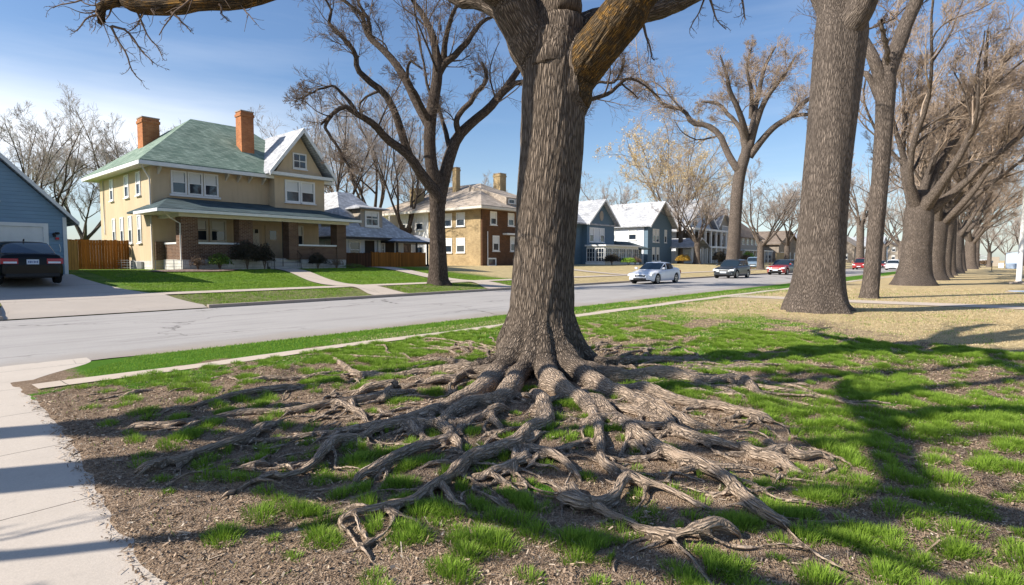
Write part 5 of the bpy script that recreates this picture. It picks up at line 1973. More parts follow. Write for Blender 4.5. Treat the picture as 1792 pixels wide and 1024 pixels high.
w.tube([(11.7, 41.3, 2.0), (11.7, 41.3, 0.9)], 0.03, 6)
w.tube([(11.7, 41.1, 2.0), (11.68, 40.0, 1.5), (11.68, 38.9, 1.3)], 0.02, 6)
w.build('conduit', M['greymetal'], h)
bx(h, 'cellar_vent', 'greymetal', 11.6, 11.73, 38.6, 39.4, 0.95, 1.5)
w = MB()
w.tube([(18.0, 34.05, 4.0), (18.0, 34.05, 1.2)], 0.022, 6)
w.build('conduit', M['dark'], h)
w = MB()
w.box(17.75, 17.9, 37.0, 37.17, 3.35, 3.6)
w.build('porch_lantern', M['dark'], h)
# low wire fence along the side wall
f_ = thing('wire_fence', (11.0, 42, 0.95), 'low grey wire fence along the foot of the stucco house side wall', 'fence')
for i in range(9):
    MB().tube([(11.0, 37.9 + i * 1.1, 0.9), (11.0, 37.9 + i * 1.1, 1.62)], 0.02, 6).build('post', M['greymetal'], f_)
w = MB()
for z in (1.0, 1.15, 1.3, 1.45, 1.58):
    w.tube([(11.0, 37.9, z), (11.0, 46.7, z)], 0.008, 4)
w.build('wire', M['greymetal'], f_)
f_ = thing('wire_fence', (12.4, 33.9, 0.95), 'low wire fence in front of the porch base beside the planting bed', 'fence')
for i in range(4):
    MB().tube([(10.9 + i * 0.45, 34.1, 0.9), (10.9 + i * 0.45, 34.1, 1.6)], 0.018, 6).build('post', M['greymetal'], f_)
w = MB()
for z in (1.05, 1.25, 1.42, 1.56):
    w.tube([(10.9, 34.1, z), (12.25, 34.1, z)], 0.008, 4)
w.build('wire', M['greymetal'], f_)


# ------------------------------------------------------------------ 2: garage at the left
g = thing('garage', (4.2, 32, 1.0), 'blue clapboard garage with white overhead door, behind the black car', 'garage')
w = MB()
w.slab(FS(32.0), [(0.9, 0.7), (6.7, 0.7), (6.7, 3.55), (3.8, 6.55), (0.9, 3.55)], 0, -7.5)
w.build('wall', M['bluesiding'], g)
w = MB()
gable_y(w, 3.8, 3.3, 3.32, 6.82, 31.75, 39.8, 0.14)
r_ = w.build('roof', M['greyroof'], g)
rake_trim(FS(31.72), r_, 3.8, 3.34, 3.30, 6.84, 0, 0.05, 0.16)
T = FS(32.0)
w = MB()
w.rect(T, 1.6, 1.8, 0.9, 3.2, 0.0, 0.06)
w.rect(T, 5.88, 6.06, 0.9, 3.2, 0.0, 0.06)
w.rect(T, 1.8, 5.88, 3.04, 3.2, 0.0, 0.06)
w.rect(T, 6.58, 6.72, 0.9, 3.5, 0.0, 0.05)
w.build('trim', M['white'], g)
w = MB()
for i in range(4):
    w.rect(T, 1.8, 5.88, 0.92 + i * 0.53, 1.43 + i * 0.53, 0, 0.02)
w.build('overhead_door', M['white'], g, bevel=0.012)
window(T, g, 3.3, 4.45, 4.1, 5.0)
w = MB()
w.box(6.22, 6.3, 31.84, 31.99, 2.62, 2.8)
w.tube([(6.26, 31.9, 2.75), (6.2, 31.78, 2.72)], 0.05, 8)
w.tube([(6.3, 31.9, 2.78), (6.4, 31.8, 2.78)], 0.055, 8)
w.build('wall_lamp', M['dark'], g)
bx(g, 'alarm_box', 'red', 6.3, 6.42, 31.9, 31.99, 2.5, 2.6)
w = MB()
w.tube([(6.42, 31.95, 2.3), (6.46, 31.93, 2.1), (6.44, 31.95, 1.95)], 0.015, 6)
w.build('cable', M['white'], g)
# neighbouring house just out of view at the left; it shades the driveway
nh = thing('neighbour_house', (-4.0, 28, 0.5), 'neighbouring blue house left of the driveway, out of view', 'house')
w = MB()
w.slab(VW(-8.4), [(25.9, 0.2), (31.5, 0.2), (31.5, 5.0), (28.7, 7.2), (25.9, 5.0)], 0, -8.2)
w.build('wall', M['bluesiding'], nh)
w = MB()
gable_x(w, 28.7, 3.2, 4.85, 7.5, -8.8, 0.25, 0.16)
w.build('roof', M['greyroof'], nh)
window(FS(25.9), nh, -5.0, -3.6, 2.0, 3.6)


# ------------------------------------------------------------------ fences
def board_fence(name, p0, p1, z0, z1, mat, label, sec=None, zt=None):
    f = thing(name, (p0[0], p0[1], z0), label, 'fence')
    L = math.hypot(p1[0] - p0[0], p1[1] - p0[1])
    ux, uy = (p1[0] - p0[0]) / L, (p1[1] - p0[1]) / L
    m = MB()
    n = int(L / 0.14)
    rr = random.Random(len(label))
    for i in range(n):
        a, b = i * L / n, (i + 1) * L / n - 0.008
        t = z1 + rr.uniform(-0.02, 0.02) + (zt(i / n) if zt else 0)
        d = rr.uniform(0, 0.008)
        x0, y0, x1, y1 = p0[0] + ux * a, p0[1] + uy * a, p0[0] + ux * b, p0[1] + uy * b
        nx, ny = uy, -ux
        m.add([(x0 + nx * d, y0 + ny * d, z0), (x1 + nx * d, y1 + ny * d, z0), (x1 + nx * d, y1 + ny * d, t), (x0 + nx * d, y0 + ny * d, t),
               (x0 - nx * .02, y0 - ny * .02, z0), (x1 - nx * .02, y1 - ny * .02, z0), (x1 - nx * .02, y1 - ny * .02, t), (x0 - nx * .02, y0 - ny * .02, t)],
              [(0, 1, 2, 3), (7, 6, 5, 4), (0, 3, 7, 4), (1, 5, 6, 2), (3, 2, 6, 7)])
    m.build('boards', M[mat], f)
    r = MB()
    for z in (z0 + 0.3, z1 - 0.3):
        r.add([(p0[0] - uy * .03, p0[1] + ux * .03, z), (p1[0] - uy * .03, p1[1] + ux * .03, z), (p1[0] - uy * .03, p1[1] + ux * .03, z + .09), (p0[0] - uy * .03, p0[1] + ux * .03, z + .09),
               (p0[0] - uy * .07, p0[1] + ux * .07, z), (p1[0] - uy * .07, p1[1] + ux * .07, z), (p1[0] - uy * .07, p1[1] + ux * .07, z + .09), (p0[0] - uy * .07, p0[1] + ux * .07, z + .09)],
              [(0, 1, 2, 3), (7, 6, 5, 4), (0, 4, 5, 1), (3, 2, 6, 7)])
    r.build('rail', M[mat], f)
    for i in range(int(L / 2.4) + 1):
        a = min(i * 2.4 + 0.05, L - 0.05)
        x, y = p0[0] + ux * a - uy * 0.1, p0[1] + uy * a + ux * 0.1
        bx(f, 'post', mat, x - .045, x + .045, y - .045, y + .045, z0, z1 + 0.03)
    return f


board_fence('board_fence', (8.55, 41.0), (11.7, 41.0), 0.9, 2.8, 'brownfence', 'golden brown board fence between the garage and the stucco house')
board_fence('board_fence', (6.9, 38.2), (8.5, 38.2), 0.9, 2.65, 'tanfence', 'yellowish board fence beside the garage wall')
board_fence('board_fence', (26.2, 36.2), (31.6, 36.2), 0.85, 2.2, 'brownfence', 'orange brown board fence in front of the grey-roofed cottage')
board_fence('board_fence', (23.2, 36.0), (26.15, 36.2), 0.85, 2.12, 'darkfence', 'dark weathered board fence beside the porch of the stucco house')

# ------------------------------------------------------------------ 3: the cottage with the grey roof
h = thing('cottage', (28, 38, 1.0), 'small white cottage with steep grey roof and one dormer, behind the brown fence', 'house')
w = MB().box(25.0, 31.2, 38.6, 46, 0.7, 3.6)
w.build('wall', M['whitesiding'], h)
w = MB()
# steep upper roof with a bell-cast skirt
x0, x1, y0, y1 = 24.2, 32.2, 37.6, 47
lo = [(x0, y0, 3.42), (x1, y0, 3.42), (x1, y1, 3.42), (x0, y1, 3.42)]
md = [(24.95, 38.35, 4.2), (30.6, 38.35, 4.2), (30.6, 46, 4.2), (24.95, 46, 4.2)]
tp = [(26.55, 41.2, 7.15), (27.9, 41.2, 7.15), (27.9, 43, 7.15), (26.55, 43, 7.15)]
un = [(x, y, 3.28) for x, y, z in lo]
V_ = un + lo + md + tp
F_ = []
for b in (0, 4, 8):
    for i in range(4):
        j = (i + 1) % 4
        F_.append((b + i, b + j, b + 4 + j, b + 4 + i))
F_ += [(12, 13, 14, 15), (3, 2, 1, 0)]
w.add(V_, F_)
r_ = w.build('roof', M['paleroof'], h)
w = MB()
ring(w, 24.14, 32.26, 37.54, 47.06, 3.2, 3.37, 0.1)
w.build('eave_trim', M['dark'], r_)
# dormer
w = MB().box(26.75, 28.85, 38.35, 40.6, 4.1, 5.62)
d_ = w.build('dormer', M['greysiding'], h)
w = MB()
hip(w, 26.35, 29.25, 37.9, 40.9, 5.72, (27.5, 40.0), (28.1, 40.0), 6.1, 0.1)
w.build('dormer_roof', M['greyroof'], d_)
window(FS(38.35), h, 27.15, 28.5, 4.25, 5.5, fw=0.14, cols=2, blind=0.3)
# porch
w = MB()
hip(w, 28.8, 34.2, 36.7, 40, 3.12, (30.0, 39), (33, 39), 3.75, 0.09)
p_ = w.build('porch_roof', M['greyroof'], h)
w = MB()
ring(w, 28.74, 34.26, 36.64, 39.9, 2.98, 3.1, 0.1)
w.build('eave_trim', M['dark'], p_)
for a in (29.2, 31.2, 32.4, 33.9):
    bx(h, 'porch_post', 'dark', a - 0.06, a + 0.06, 36.85, 36.97, 0.9, 3.0)
for a in (25.3, 28.6, 30.6):
    bx(h, 'corner_board', 'white', a - 0.12, a + 0.12, 38.42, 38.59, 0.8, 3.3)
T = FS(38.6)
window(T, h, 25.8, 26.9, 1.7, 3.1, blind=0, fw=0.13)
for a in (27.3, 29.3):
    MB().rect(T, a, a + 0.9, 1.2, 3.15, -0.02, 0.03).build('door_panel', M['darkwood'], h)
window(T, h, 28.9 + 0.0, 29.2, 1.9, 3.0, blind=0)
window(VW(25.0), h, 39.5, 40.6, 1.9, 3.1)
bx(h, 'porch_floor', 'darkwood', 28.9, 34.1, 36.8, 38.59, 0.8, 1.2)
w = MB()
w.tube([(29.2, 41.6, 6.2), (29.2, 41.6, 6.9)], 0.08, 8)
w.build('vent_pipe', M['dark'], h)

# ------------------------------------------------------------------ 4: two-storey brick house
h = thing('brick_house', (39.3, 37.2, 1.0), 'two-storey house with yellow brick side, dark brown brick front and a tan hipped roof', 'house')
w = MB().box(39.3, 50.5, 37.26, 44.6, 0.6, 6.5)
w.build('wall', M['yellowbrick'], h)
bx(h, 'wall', 'brownbrick', 39.36, 50.6, 37.1, 37.259, 0.6, 6.5, label='dark brown brick street front')
bx(h, 'wall', 'white', 39.34, 50.4, 44.6, 52.0, 0.6, 6.5, label='white painted rear part of the side wall')
w = MB()
hip(w, 38.3, 51.5, 36.2, 53.4, 6.66, (45.0, 42.6), (45.0, 47.5), 9.8, 0.2)
r_ = w.build('roof', M['tanroof'], h)
w = MB()
ring(w, 38.22, 51.58, 36.12, 53.48, 6.36, 6.58, 0.12)
w.build('eave_trim', M['offwhite'], r_)
bx(r_, 'soffit', 'offwhite', 38.35, 51.45, 36.25, 53.35, 6.40, 6.455)
# long low dormer on the street side
w = MB()
w.slab(VW(42.6), [(36.9, 7.0), (36.9, 7.75), (42.0, 9.3), (42.0, 7.0)], 0, -4.6)
d_ = w.build('dormer', M['tanroof'], r_)
for i in range(4):
    window(FS(36.9), d_, 42.9 + i * 1.05, 43.85 + i * 1.05, 7.12, 7.62, blind=0, rail=False, sill=False, name='dormer_window')
chimney(r_, 40.2, 41.3, 47.5, 48.6, 7.5, 9.2, 'yellowbrick')
chimney(r_, 42.9, 43.5, 44.2, 44.8, 8.2, 11.4, 'yellowbrick')
chimney(r_, 47.0, 48.0, 41.6, 42.6, 8.4, 11.0, 'yellowbrick')
T = VW(39.3)
for a0, a1 in ((39.3, 40.5), (41.1, 42.3), (43.0, 44.1)):
    window(T, h, a0, a1, 4.85, 6.2, fw=0.1)
    window(T, h, a0, a1, 2.3, 3.75, fw=0.1)
T = VW(39.34)
for a0 in (45.4, 48.2, 50.2):
    window(T, h, a0, a0 + 1.2, 4.7, 6.1, fw=0.1, d=0.05)
    window(T, h, a0, a0 + 1.2, 2.2, 3.7, fw=0.1)
T = FS(37.1)
for a0 in (40.45, 43.05, 46.4):
    window(T, h, a0, a0 + 0.95, 4.95, 6.25, fw=0.12)
    window(T, h, a0 + 0.35, a0 + 1.3, 2.45, 3.95, fw=0.12)
window(T, h, 40.05, 41.3, 0.98, 1.8, fw=0.13, rail=False, blind=0)
bx(h, 'door_hood', 'white', 42.3, 45.3, 36.5, 37.09, 4.05, 4.22)
w = MB()
w.tube([(40.0, 36.98, 4.3), (40.0, 36.98, 1.0)], 0.045, 8)
w.build('downpipe', M['white'], h)
w = MB().box(38.2, 39.28, 49.5, 49.7, 3.4, 6.3)
w.build('porch_post', M['offwhite'], h)

# ------------------------------------------------------------------ 5: left blue house
h = thing('gabled_house', (60, 37.3, 1.0), 'dark blue house with steep gable, oval attic vent and white glazed sun porch', 'house')
bx(h, 'wall', 'tealsiding', 54.6, 64.2, 38.0, 46, 0.6, 6.15)
w = MB()
w.slab(FS(37.3), [(57.7, 0.6), (64.0, 0.6), (64.0, 6.2), (60.9, 8.75), (57.7, 6.2)], 0, -6)
w.build('wall', M['tealsiding'], h, label='gabled front bay')
w = MB()
gable_x(w, 42.2, 5.0, 5.95, 9.0, 54.0, 64.6)
w.build('roof', M['greyroof'], h)
w = MB()
gable_y(w, 60.9, 3.6, 5.95, 9.0, 36.75, 43)
r_ = w.build('gable_roof', M['greyroof'], h)
rake_trim(FS(36.73), r_, 60.9, 3.62, 5.92, 9.02, 0, 0.05, 0.2)
chimney(r_, 56.0, 57.3, 43.4, 44.6, 7.2, 10.6, 'yellowbrick')
T = FS(37.3)
window(T, h, 58.2, 59.2, 3.75, 5.5, fw=0.1)
window(T, h, 59.2, 60.6, 3.75, 5.5, fw=0.1, rail=False, blind=1)
window(T, h, 60.6, 61.6, 3.75, 5.5, fw=0.1)
w = MB()
w.slab(T, [(60.9 + 0.42 * math.cos(a * math.pi / 8), 7.0 + 0.62 * math.sin(a * math.pi / 8)) for a in range(16)], 0, 0.05)
w.build('attic_vent', M['greysiding'], h)
window(VW(54.6), h, 39.5, 40.5, 4, 5.5)
w = MB().box(57.4, 65.6, 34.6, 37.29, 0.6, 1.35)
sp = w.build('sun_porch', M['white'], h)
w = MB().box(57.2, 65.8, 34.4, 37.29, 3.2, 3.38)
w.box(57.5, 65.5, 34.7, 37.2, 3.0, 3.2)
w.build('porch_roof', M['white'], sp)
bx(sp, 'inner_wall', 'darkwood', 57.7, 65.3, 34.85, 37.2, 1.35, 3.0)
for i in range(5):
    a = 57.5 + i * 1.62
    window(FS(34.72), h, a, a + 1.5, 1.38, 3.0, blind=0, cols=3, rows=3, rail=False, sill=False, name='porch_window', d=0.08)
for i in range(2):
    a = 34.75 + i * 1.25
    window(VW(57.5), h, a, a + 1.2, 1.38, 3.0, blind=0, cols=3, rows=3, rail=False, sill=False, name='porch_window', d=0.08)
w = MB()
hip(w, 65.9, 72.0, 36.2, 40, 3.1, (67, 39), (71, 39), 4.1, 0.1)
w.build('side_porch_roof', M['blueroof'], h)
bx(h, 'wall', 'tealsiding', 66.0, 71.6, 37.4, 42, 0.6, 3.1, label='low side extension')
for a in (66.6, 68.4, 70.0):
    window(FS(37.4), h, a, a + 1.1, 1.4, 2.9, blind=0)

# ------------------------------------------------------------------ 6: right blue house
h = thing('gabled_house', (76.8, 37.2, 1.0), 'blue house with white sunlit side wall, pale snow-grey roof and tall front gable', 'house')
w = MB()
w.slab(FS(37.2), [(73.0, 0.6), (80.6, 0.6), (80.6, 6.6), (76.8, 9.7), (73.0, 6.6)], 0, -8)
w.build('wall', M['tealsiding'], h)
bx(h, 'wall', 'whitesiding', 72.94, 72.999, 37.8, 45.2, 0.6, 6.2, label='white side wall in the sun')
w = MB()
gable_y(w, 76.8, 4.4, 6.35, 10.0, 36.5, 46.5)
r_ = w.build('roof', M['paleroof'], h)
rake_trim(FS(36.48), r_, 76.8, 4.43, 6.3, 10.02, 0, 0.06, 0.24)
T = FS(37.2)
for a0, a1 in ((74.4, 75.35), (75.45, 76.4), (78.1, 78.9)):
    window(T, h, a0, a1, 4.1, 6.0, fw=0.1)
for a0, a1 in ((74.3, 75.2), (75.6, 76.5)):
    window(T, h, a0, a1, 1.4, 3.4, fw=0.1)
T = VW(72.94)
window(T, h, 38.9, 40.2, 4.4, 6.0, fw=0.12)
window(T, h, 42.3, 43.7, 4.4, 6.0, fw=0.12, cols=2)
window(T, h, 39, 40.2, 1.5, 3.2, fw=0.12)

# ------------------------------------------------------------------ 7: white house with two-storey porch
h = thing('white_house', (92, 36, 1.0), 'large white house with two-storey porch and tan dormer, half hidden by the street tree', 'house')
bx(h, 'wall', 'whitesiding', 85.2, 104.0, 38.6, 48, 0.6, 6.9)
w = MB()
w.slab(FS(37.4), [(85.2, 6.3), (98.2, 6.3), (91.2, 11.0)], 0, -1.2)
w.build('gable_wall', M['whitesiding'], h)
w = MB()
gable_y(w, 91.4, 7.4, 6.1, 11.4, 36.6, 47)
r_ = w.build('roof', M['paleroof'], h)
rake_trim(FS(36.58), r_, 91.4, 7.45, 6.05, 11.42, 0, 0.08, 0.35, 'white')
w = MB()
gable_x(w, 43, 5.6, 6.3, 10.2, 97.5, 104.8)
w.build('roof', M['greyroof'], h)
T = FS(37.35)
w = MB()
w.slab(T, [(91.0, 6.4), (91.5, 6.4), (94.6, 8.6), (94.3, 8.9)], 0, 0.05)
w.slab(T, [(97.0, 6.4), (97.5, 6.4), (92.2, 10.4), (91.9, 10.2)], 0, 0.056)
w.build('gable_board', M['greysiding'], h)
window(T, h, 88.4, 90.2, 7.0, 9.2, cols=2, rows=2)
w = MB()
w.slab(FS(36.9), [(97.8, 6.6), (103.2, 6.6), (103.2, 7.6), (100.5, 10.2), (97.8, 7.6)], 0, -3)
d_ = w.build('dormer', M['greysiding'], h)
w = MB()
gable_y(w, 100.5, 3.1, 7.4, 10.6, 36.4, 42)
w.build('dormer_roof', M['greyroof'], d_)
rake_trim(FS(36.38), d_, 100.5, 3.14, 7.35, 10.62, 0, 0.08, 0.3)
w = MB()
w.box(97.8, 104.0, 36.0, 36.1, 7.35, 7.45)
for i in range(16):
    w.box(97.9 + i * 0.38, 97.98 + i * 0.38, 36.02, 36.08, 6.6, 7.35)
w.build('balcony_rail', M['white'], d_)
# two-storey porch
bx(h, 'porch_floor', 'white', 85.0, 104.3, 35.6, 38.59, 3.55, 3.85)
bx(h, 'porch_beam', 'white', 85.0, 104.3, 35.6, 38.59, 6.28, 6.6)
for i in range(9):
    a = 85.4 + i * 2.3
    bx(h, 'column', 'white', a - 0.17, a + 0.17, 35.7, 36.0, 3.86, 6.27)
    bx(h, 'column', 'white', a - 0.19, a + 0.19, 35.65, 36.03, 0.8, 3.54)
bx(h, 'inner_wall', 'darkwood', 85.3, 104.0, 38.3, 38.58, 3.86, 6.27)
T = FS(38.6)
for i in range(7):
    window(T, h, 86 + i * 2.6, 87.5 + i * 2.6, 1.5, 3.2, blind=0.4)
w = MB()
gable_y(w, 83.4, 3.4, 3.5, 4.9, 33.6, 39)
w.build('carport_roof', M['paleroof'], h)
for a in (80.6, 82.4, 84.4, 86.2):
    bx(h, 'column', 'white', a - 0.12, a + 0.12, 33.9, 34.14, 0.8, 3.45)
w = MB()
w.slab(VW(95.0), [(31.0, 0.9), (35.6, 2.0), (35.6, 0.6), (31.0, 0.6)], 0, -3.0)
w.build('ramp', M['greymetal'], h)


# ------------------------------------------------------------------ 8: the houses farther down the street
def plain_house(x0, x1, y0, y1, ze, zr, wall, roof, label, name='house', porch=None, kind='x', wn_=4, z0=0.6, cat='house', chim=False):
    h = thing(name, ((x0 + x1) / 2, y0, 1.0), label, cat)
    if kind == 'x':
        m = MB()
        m.slab(VW(x0), [(y0, z0), (y1, z0), (y1, ze), ((y0 + y1) / 2, zr - 0.25), (y0, ze)], 0, -(x1 - x0))
        m.build('wall', M[wall], h)
        m = MB()
        gable_x(m, (y0 + y1) / 2, (y1 - y0) / 2 + 0.5, ze - 0.2, zr, x0 - 0.4, x1 + 0.4)
    elif kind == 'y':
        m = MB()
        m.slab(FS(y0), [(x0, z0), (x1, z0), (x1, ze), ((x0 + x1) / 2, zr - 0.25), (x0, ze)], 0, -(y1 - y0))
        m.build('wall', M[wall], h)
        m = MB()
        gable_y(m, (x0 + x1) / 2, (x1 - x0) / 2 + 0.5, ze - 0.2, zr, y0 - 0.4, y1 + 0.4)
    else:
        bx(h, 'wall', wall, x0, x1, y0, y1, z0, ze)
        m = MB()
        q = (y1 - y0) / 2
        hip(m, x0 - .6, x1 + .6, y0 - .6, y1 + .6, ze + 0.1, (x0 + q, y0 + q), (x1 - q, y0 + q), zr)
    r = m.build('roof', M[roof], h)
    if chim:
        chimney(r, x0 + 2, x0 + 2.9, y0 + 3, y0 + 3.9, ze, zr + 0.8, 'yellowbrick')
    T = FS(y0)
    n = wn_
    st = (x1 - x0) / n
    rowz = [1.8] + ([4.6] if ze > 5.5 else [])
    for z in rowz:
        for i in range(n):
            window(T, h, x0 + st * (i + .25), x0 + st * (i + .75), z, z + 1.5, blind=0.4)
    for z in rowz:
        for i in range(2):
            window(VW(x0), h, y0 + 1.5 + i * 3, y0 + 2.6 + i * 3, z, z + 1.5, blind=0.4)
    if porch:
        m = MB().box(x0 + .3, x1 - .3, y0 - 2.4, y0 - 0.01, 3.3, 3.5)
        m.build('porch_roof', M[porch], h)
        k_ = int((x1 - x0) / 2.5)
        for i in range(k_ + 1):
            a = x0 + .6 + i * (x1 - x0 - 1.2) / k_
            bx(h, 'column', 'white', a - .12, a + .12, y0 - 2.3, y0 - 2.06, 0.8, 3.29)
    return h


plain_house(108, 126, 38, 47, 6.2, 9.6, 'greysiding', 'brownroof', 'beige house with white porch columns between the forked street tree and the leaning one', porch='white', wn_=7)
plain_house(131, 147, 36, 45, 5.2, 8.2, 'stone', 'brownroof', 'grey stone house behind the red-nosed car', kind='y', wn_=3)
plain_house(152, 172, 38, 47, 6.6, 9.0, 'yellowbrick', 'paleroof', 'tan brick house beside the massive grey trunk', kind='hip', wn_=4)
plain_house(180, 196, 30, 40, 5.4, 9.0, 'stone', 'tanroof', 'brownish house between the two right-hand trunks', wn_=3)
plain_house(210, 226, 28, 38, 5.8, 9.2, 'whitesiding', 'greyroof', 'pale house far down the street', kind='y', wn_=3)
plain_house(240, 262, 26, 38, 5.8, 9.0, 'greysiding', 'brownroof', 'farthest beige house at the end of the street', wn_=4)
board_fence('board_fence', (124, 34.5), (131.5, 34.5), 0.7, 3.1, 'palefence', 'pale board fence beside the grey stone house')
# low things at the far side of the park
def far_box(px, Y, w_, dp, h_, name, mat, label, cat, roof=None):
    u, v = uv_at(px, Y)
    t = thing(name, (u, v, 0), label, cat)
    bx(t, 'wall', mat, u - dp / 2, u + dp / 2, v - w_ / 2, v + w_ / 2, -0.1, h_, bevel=0.03)
    if roof:
        m = MB()
        gable_x(m, v, w_ / 2 + .4, h_, h_ + 1.2, u - dp / 2 - .3, u + dp / 2 + .3)
        m.build('roof', M[roof], t)
    return t, u, v


far_box(1771, 105, 1.9, 2.6, 0.95, 'storage_container', 'bluebox', 'pale blue metal container at the far edge of the turf', 'container')
far_box(1751, 112, 0.8, 1.0, 1.0, 'storage_box', 'white', 'small white box beside the pale blue container', 'box')
t_, u_, v_ = far_box(1702, 170, 3.0, 6, 3.4, 'shed', 'greysiding', 'small beige shed past the end of the tree row', 'shed', 'paleroof')
t_, u_, v_ = far_box(1719, 160, 5, 5, 1.7, 'shed', 'whitesiding', 'low white building behind the golden hedge', 'shed', 'paleroof')
t_, u_, v_ = far_box(1738, 150, 2.2, 3, 2.4, 'kiosk', 'greysiding', 'little kiosk with a flat pale roof across the turf', 'kiosk')
t_, u_, v_ = far_box(1790, 190, 9, 12, 4.0, 'warehouse', 'bluebox', 'blue-grey building behind the white pole', 'building', 'greyroof')
t_, u_, v_ = far_box(1850, 210, 12, 12, 4.5, 'warehouse', 'greysiding', 'beige building beyond the right edge of the park', 'building', 'brownroof')


# ------------------------------------------------------------------ cars
def grid_faces(V, keep):
    """V (n,m,3); keep(i,j) mask array -> verts, faces"""
    n, m, _ = V.shape
    idx = np.arange(n * m).reshape(n, m)
    F = np.stack([idx[:-1, :-1], idx[1:, :-1], idx[1:, 1:], idx[:-1, 1:]], -1)
    F = F[keep]
    u, inv = np.unique(F, return_inverse=True)
    return V.reshape(-1, 3)[u], inv.reshape(-1, 4)


def wheel(par, x, y, r, w, side):
    n = 28
    prof = [(0.60, 0.30), (0.72, 0.42), (0.93, 0.5), (1.0, 0.36), (1.0, -0.36), (0.93, -0.5), (0.6, -0.45)]
    V, F = [], []
    for k in range(n):
        a = 2 * math.pi * k / n
        for pr, pw in prof:
            V.append((x + math.cos(a) * pr * r, y + side * pw * w, r + math.sin(a) * pr * r))
    m = len(prof)
    for k in range(n):
        for j in range(m - 1):
            F.append((k * m + j, ((k + 1) % n) * m + j, ((k + 1) % n) * m + j + 1, k * m + j + 1))
    o = link('wheel', mesh_np('wheel', V, np.array(F), M['rubber'], smooth=True), par)
    b = MB()
    yo = y + side * w * 0.36
    T = lambda a, d, z: (x + a, yo + side * d, r + z)
    b.slab(T, [(0.22 * r * math.cos(q * math.pi / 6), 0.22 * r * math.sin(q * math.pi / 6)) for q in range(12)], 0, 0.02)
    for q in range(5):
        a = q * 2 * math.pi / 5 + 0.3
        c, s = math.cos(a), math.sin(a)
        pts = [(0.15 * r, -0.07 * r), (0.62 * r, -0.11 * r), (0.62 * r, 0.11 * r), (0.15 * r, 0.07 * r)]
        b.slab(T, [(p * c - t * s, p * s + t * c) for p, t in pts], 0.0, 0.014)
    ring_ = [(math.cos(q * math.pi / 12), math.sin(q * math.pi / 12)) for q in range(24)]
    for q in range(24):
        c0, s0 = ring_[q]
        c1, s1 = ring_[(q + 1) % 24]
        b.slab(T, [(c0 * .6 * r, s0 * .6 * r), (c1 * .6 * r, s1 * .6 * r), (c1 * .68 * r, s1 * .68 * r), (c0 * .68 * r, s0 * .68 * r)], -0.01, 0.02)
    me = bpy.data.meshes.new('rim')
    me.from_pydata(b.v, [], b.f)
    me.materials.append(M['rim'])
    link('rim', me, o)
    d = MB().slab(lambda a, d, z: (x + a, yo + side * (d - 0.03), r + z), [(0.66 * r * c, 0.66 * r * s) for c, s in ring_], 0, -0.01)
    me = bpy.data.meshes.new('brake_disc')
    me.from_pydata(d.v, [], d.f)
    me.materials.append(M['dark'])
    link('brake_disc', me, o)


def lpart(name, mb, mat, par, bevel=0.0):
    me = bpy.data.meshes.new(name)
    me.from_pydata(mb.v, [], mb.f)
    me.materials.append(M[mat])
    o = link(name, me, par)
    if bevel:
        m = o.modifiers.new('b', 'BEVEL')
        m.width = bevel
        m.segments = 3
        m.limit_method = 'ANGLE'
    return o


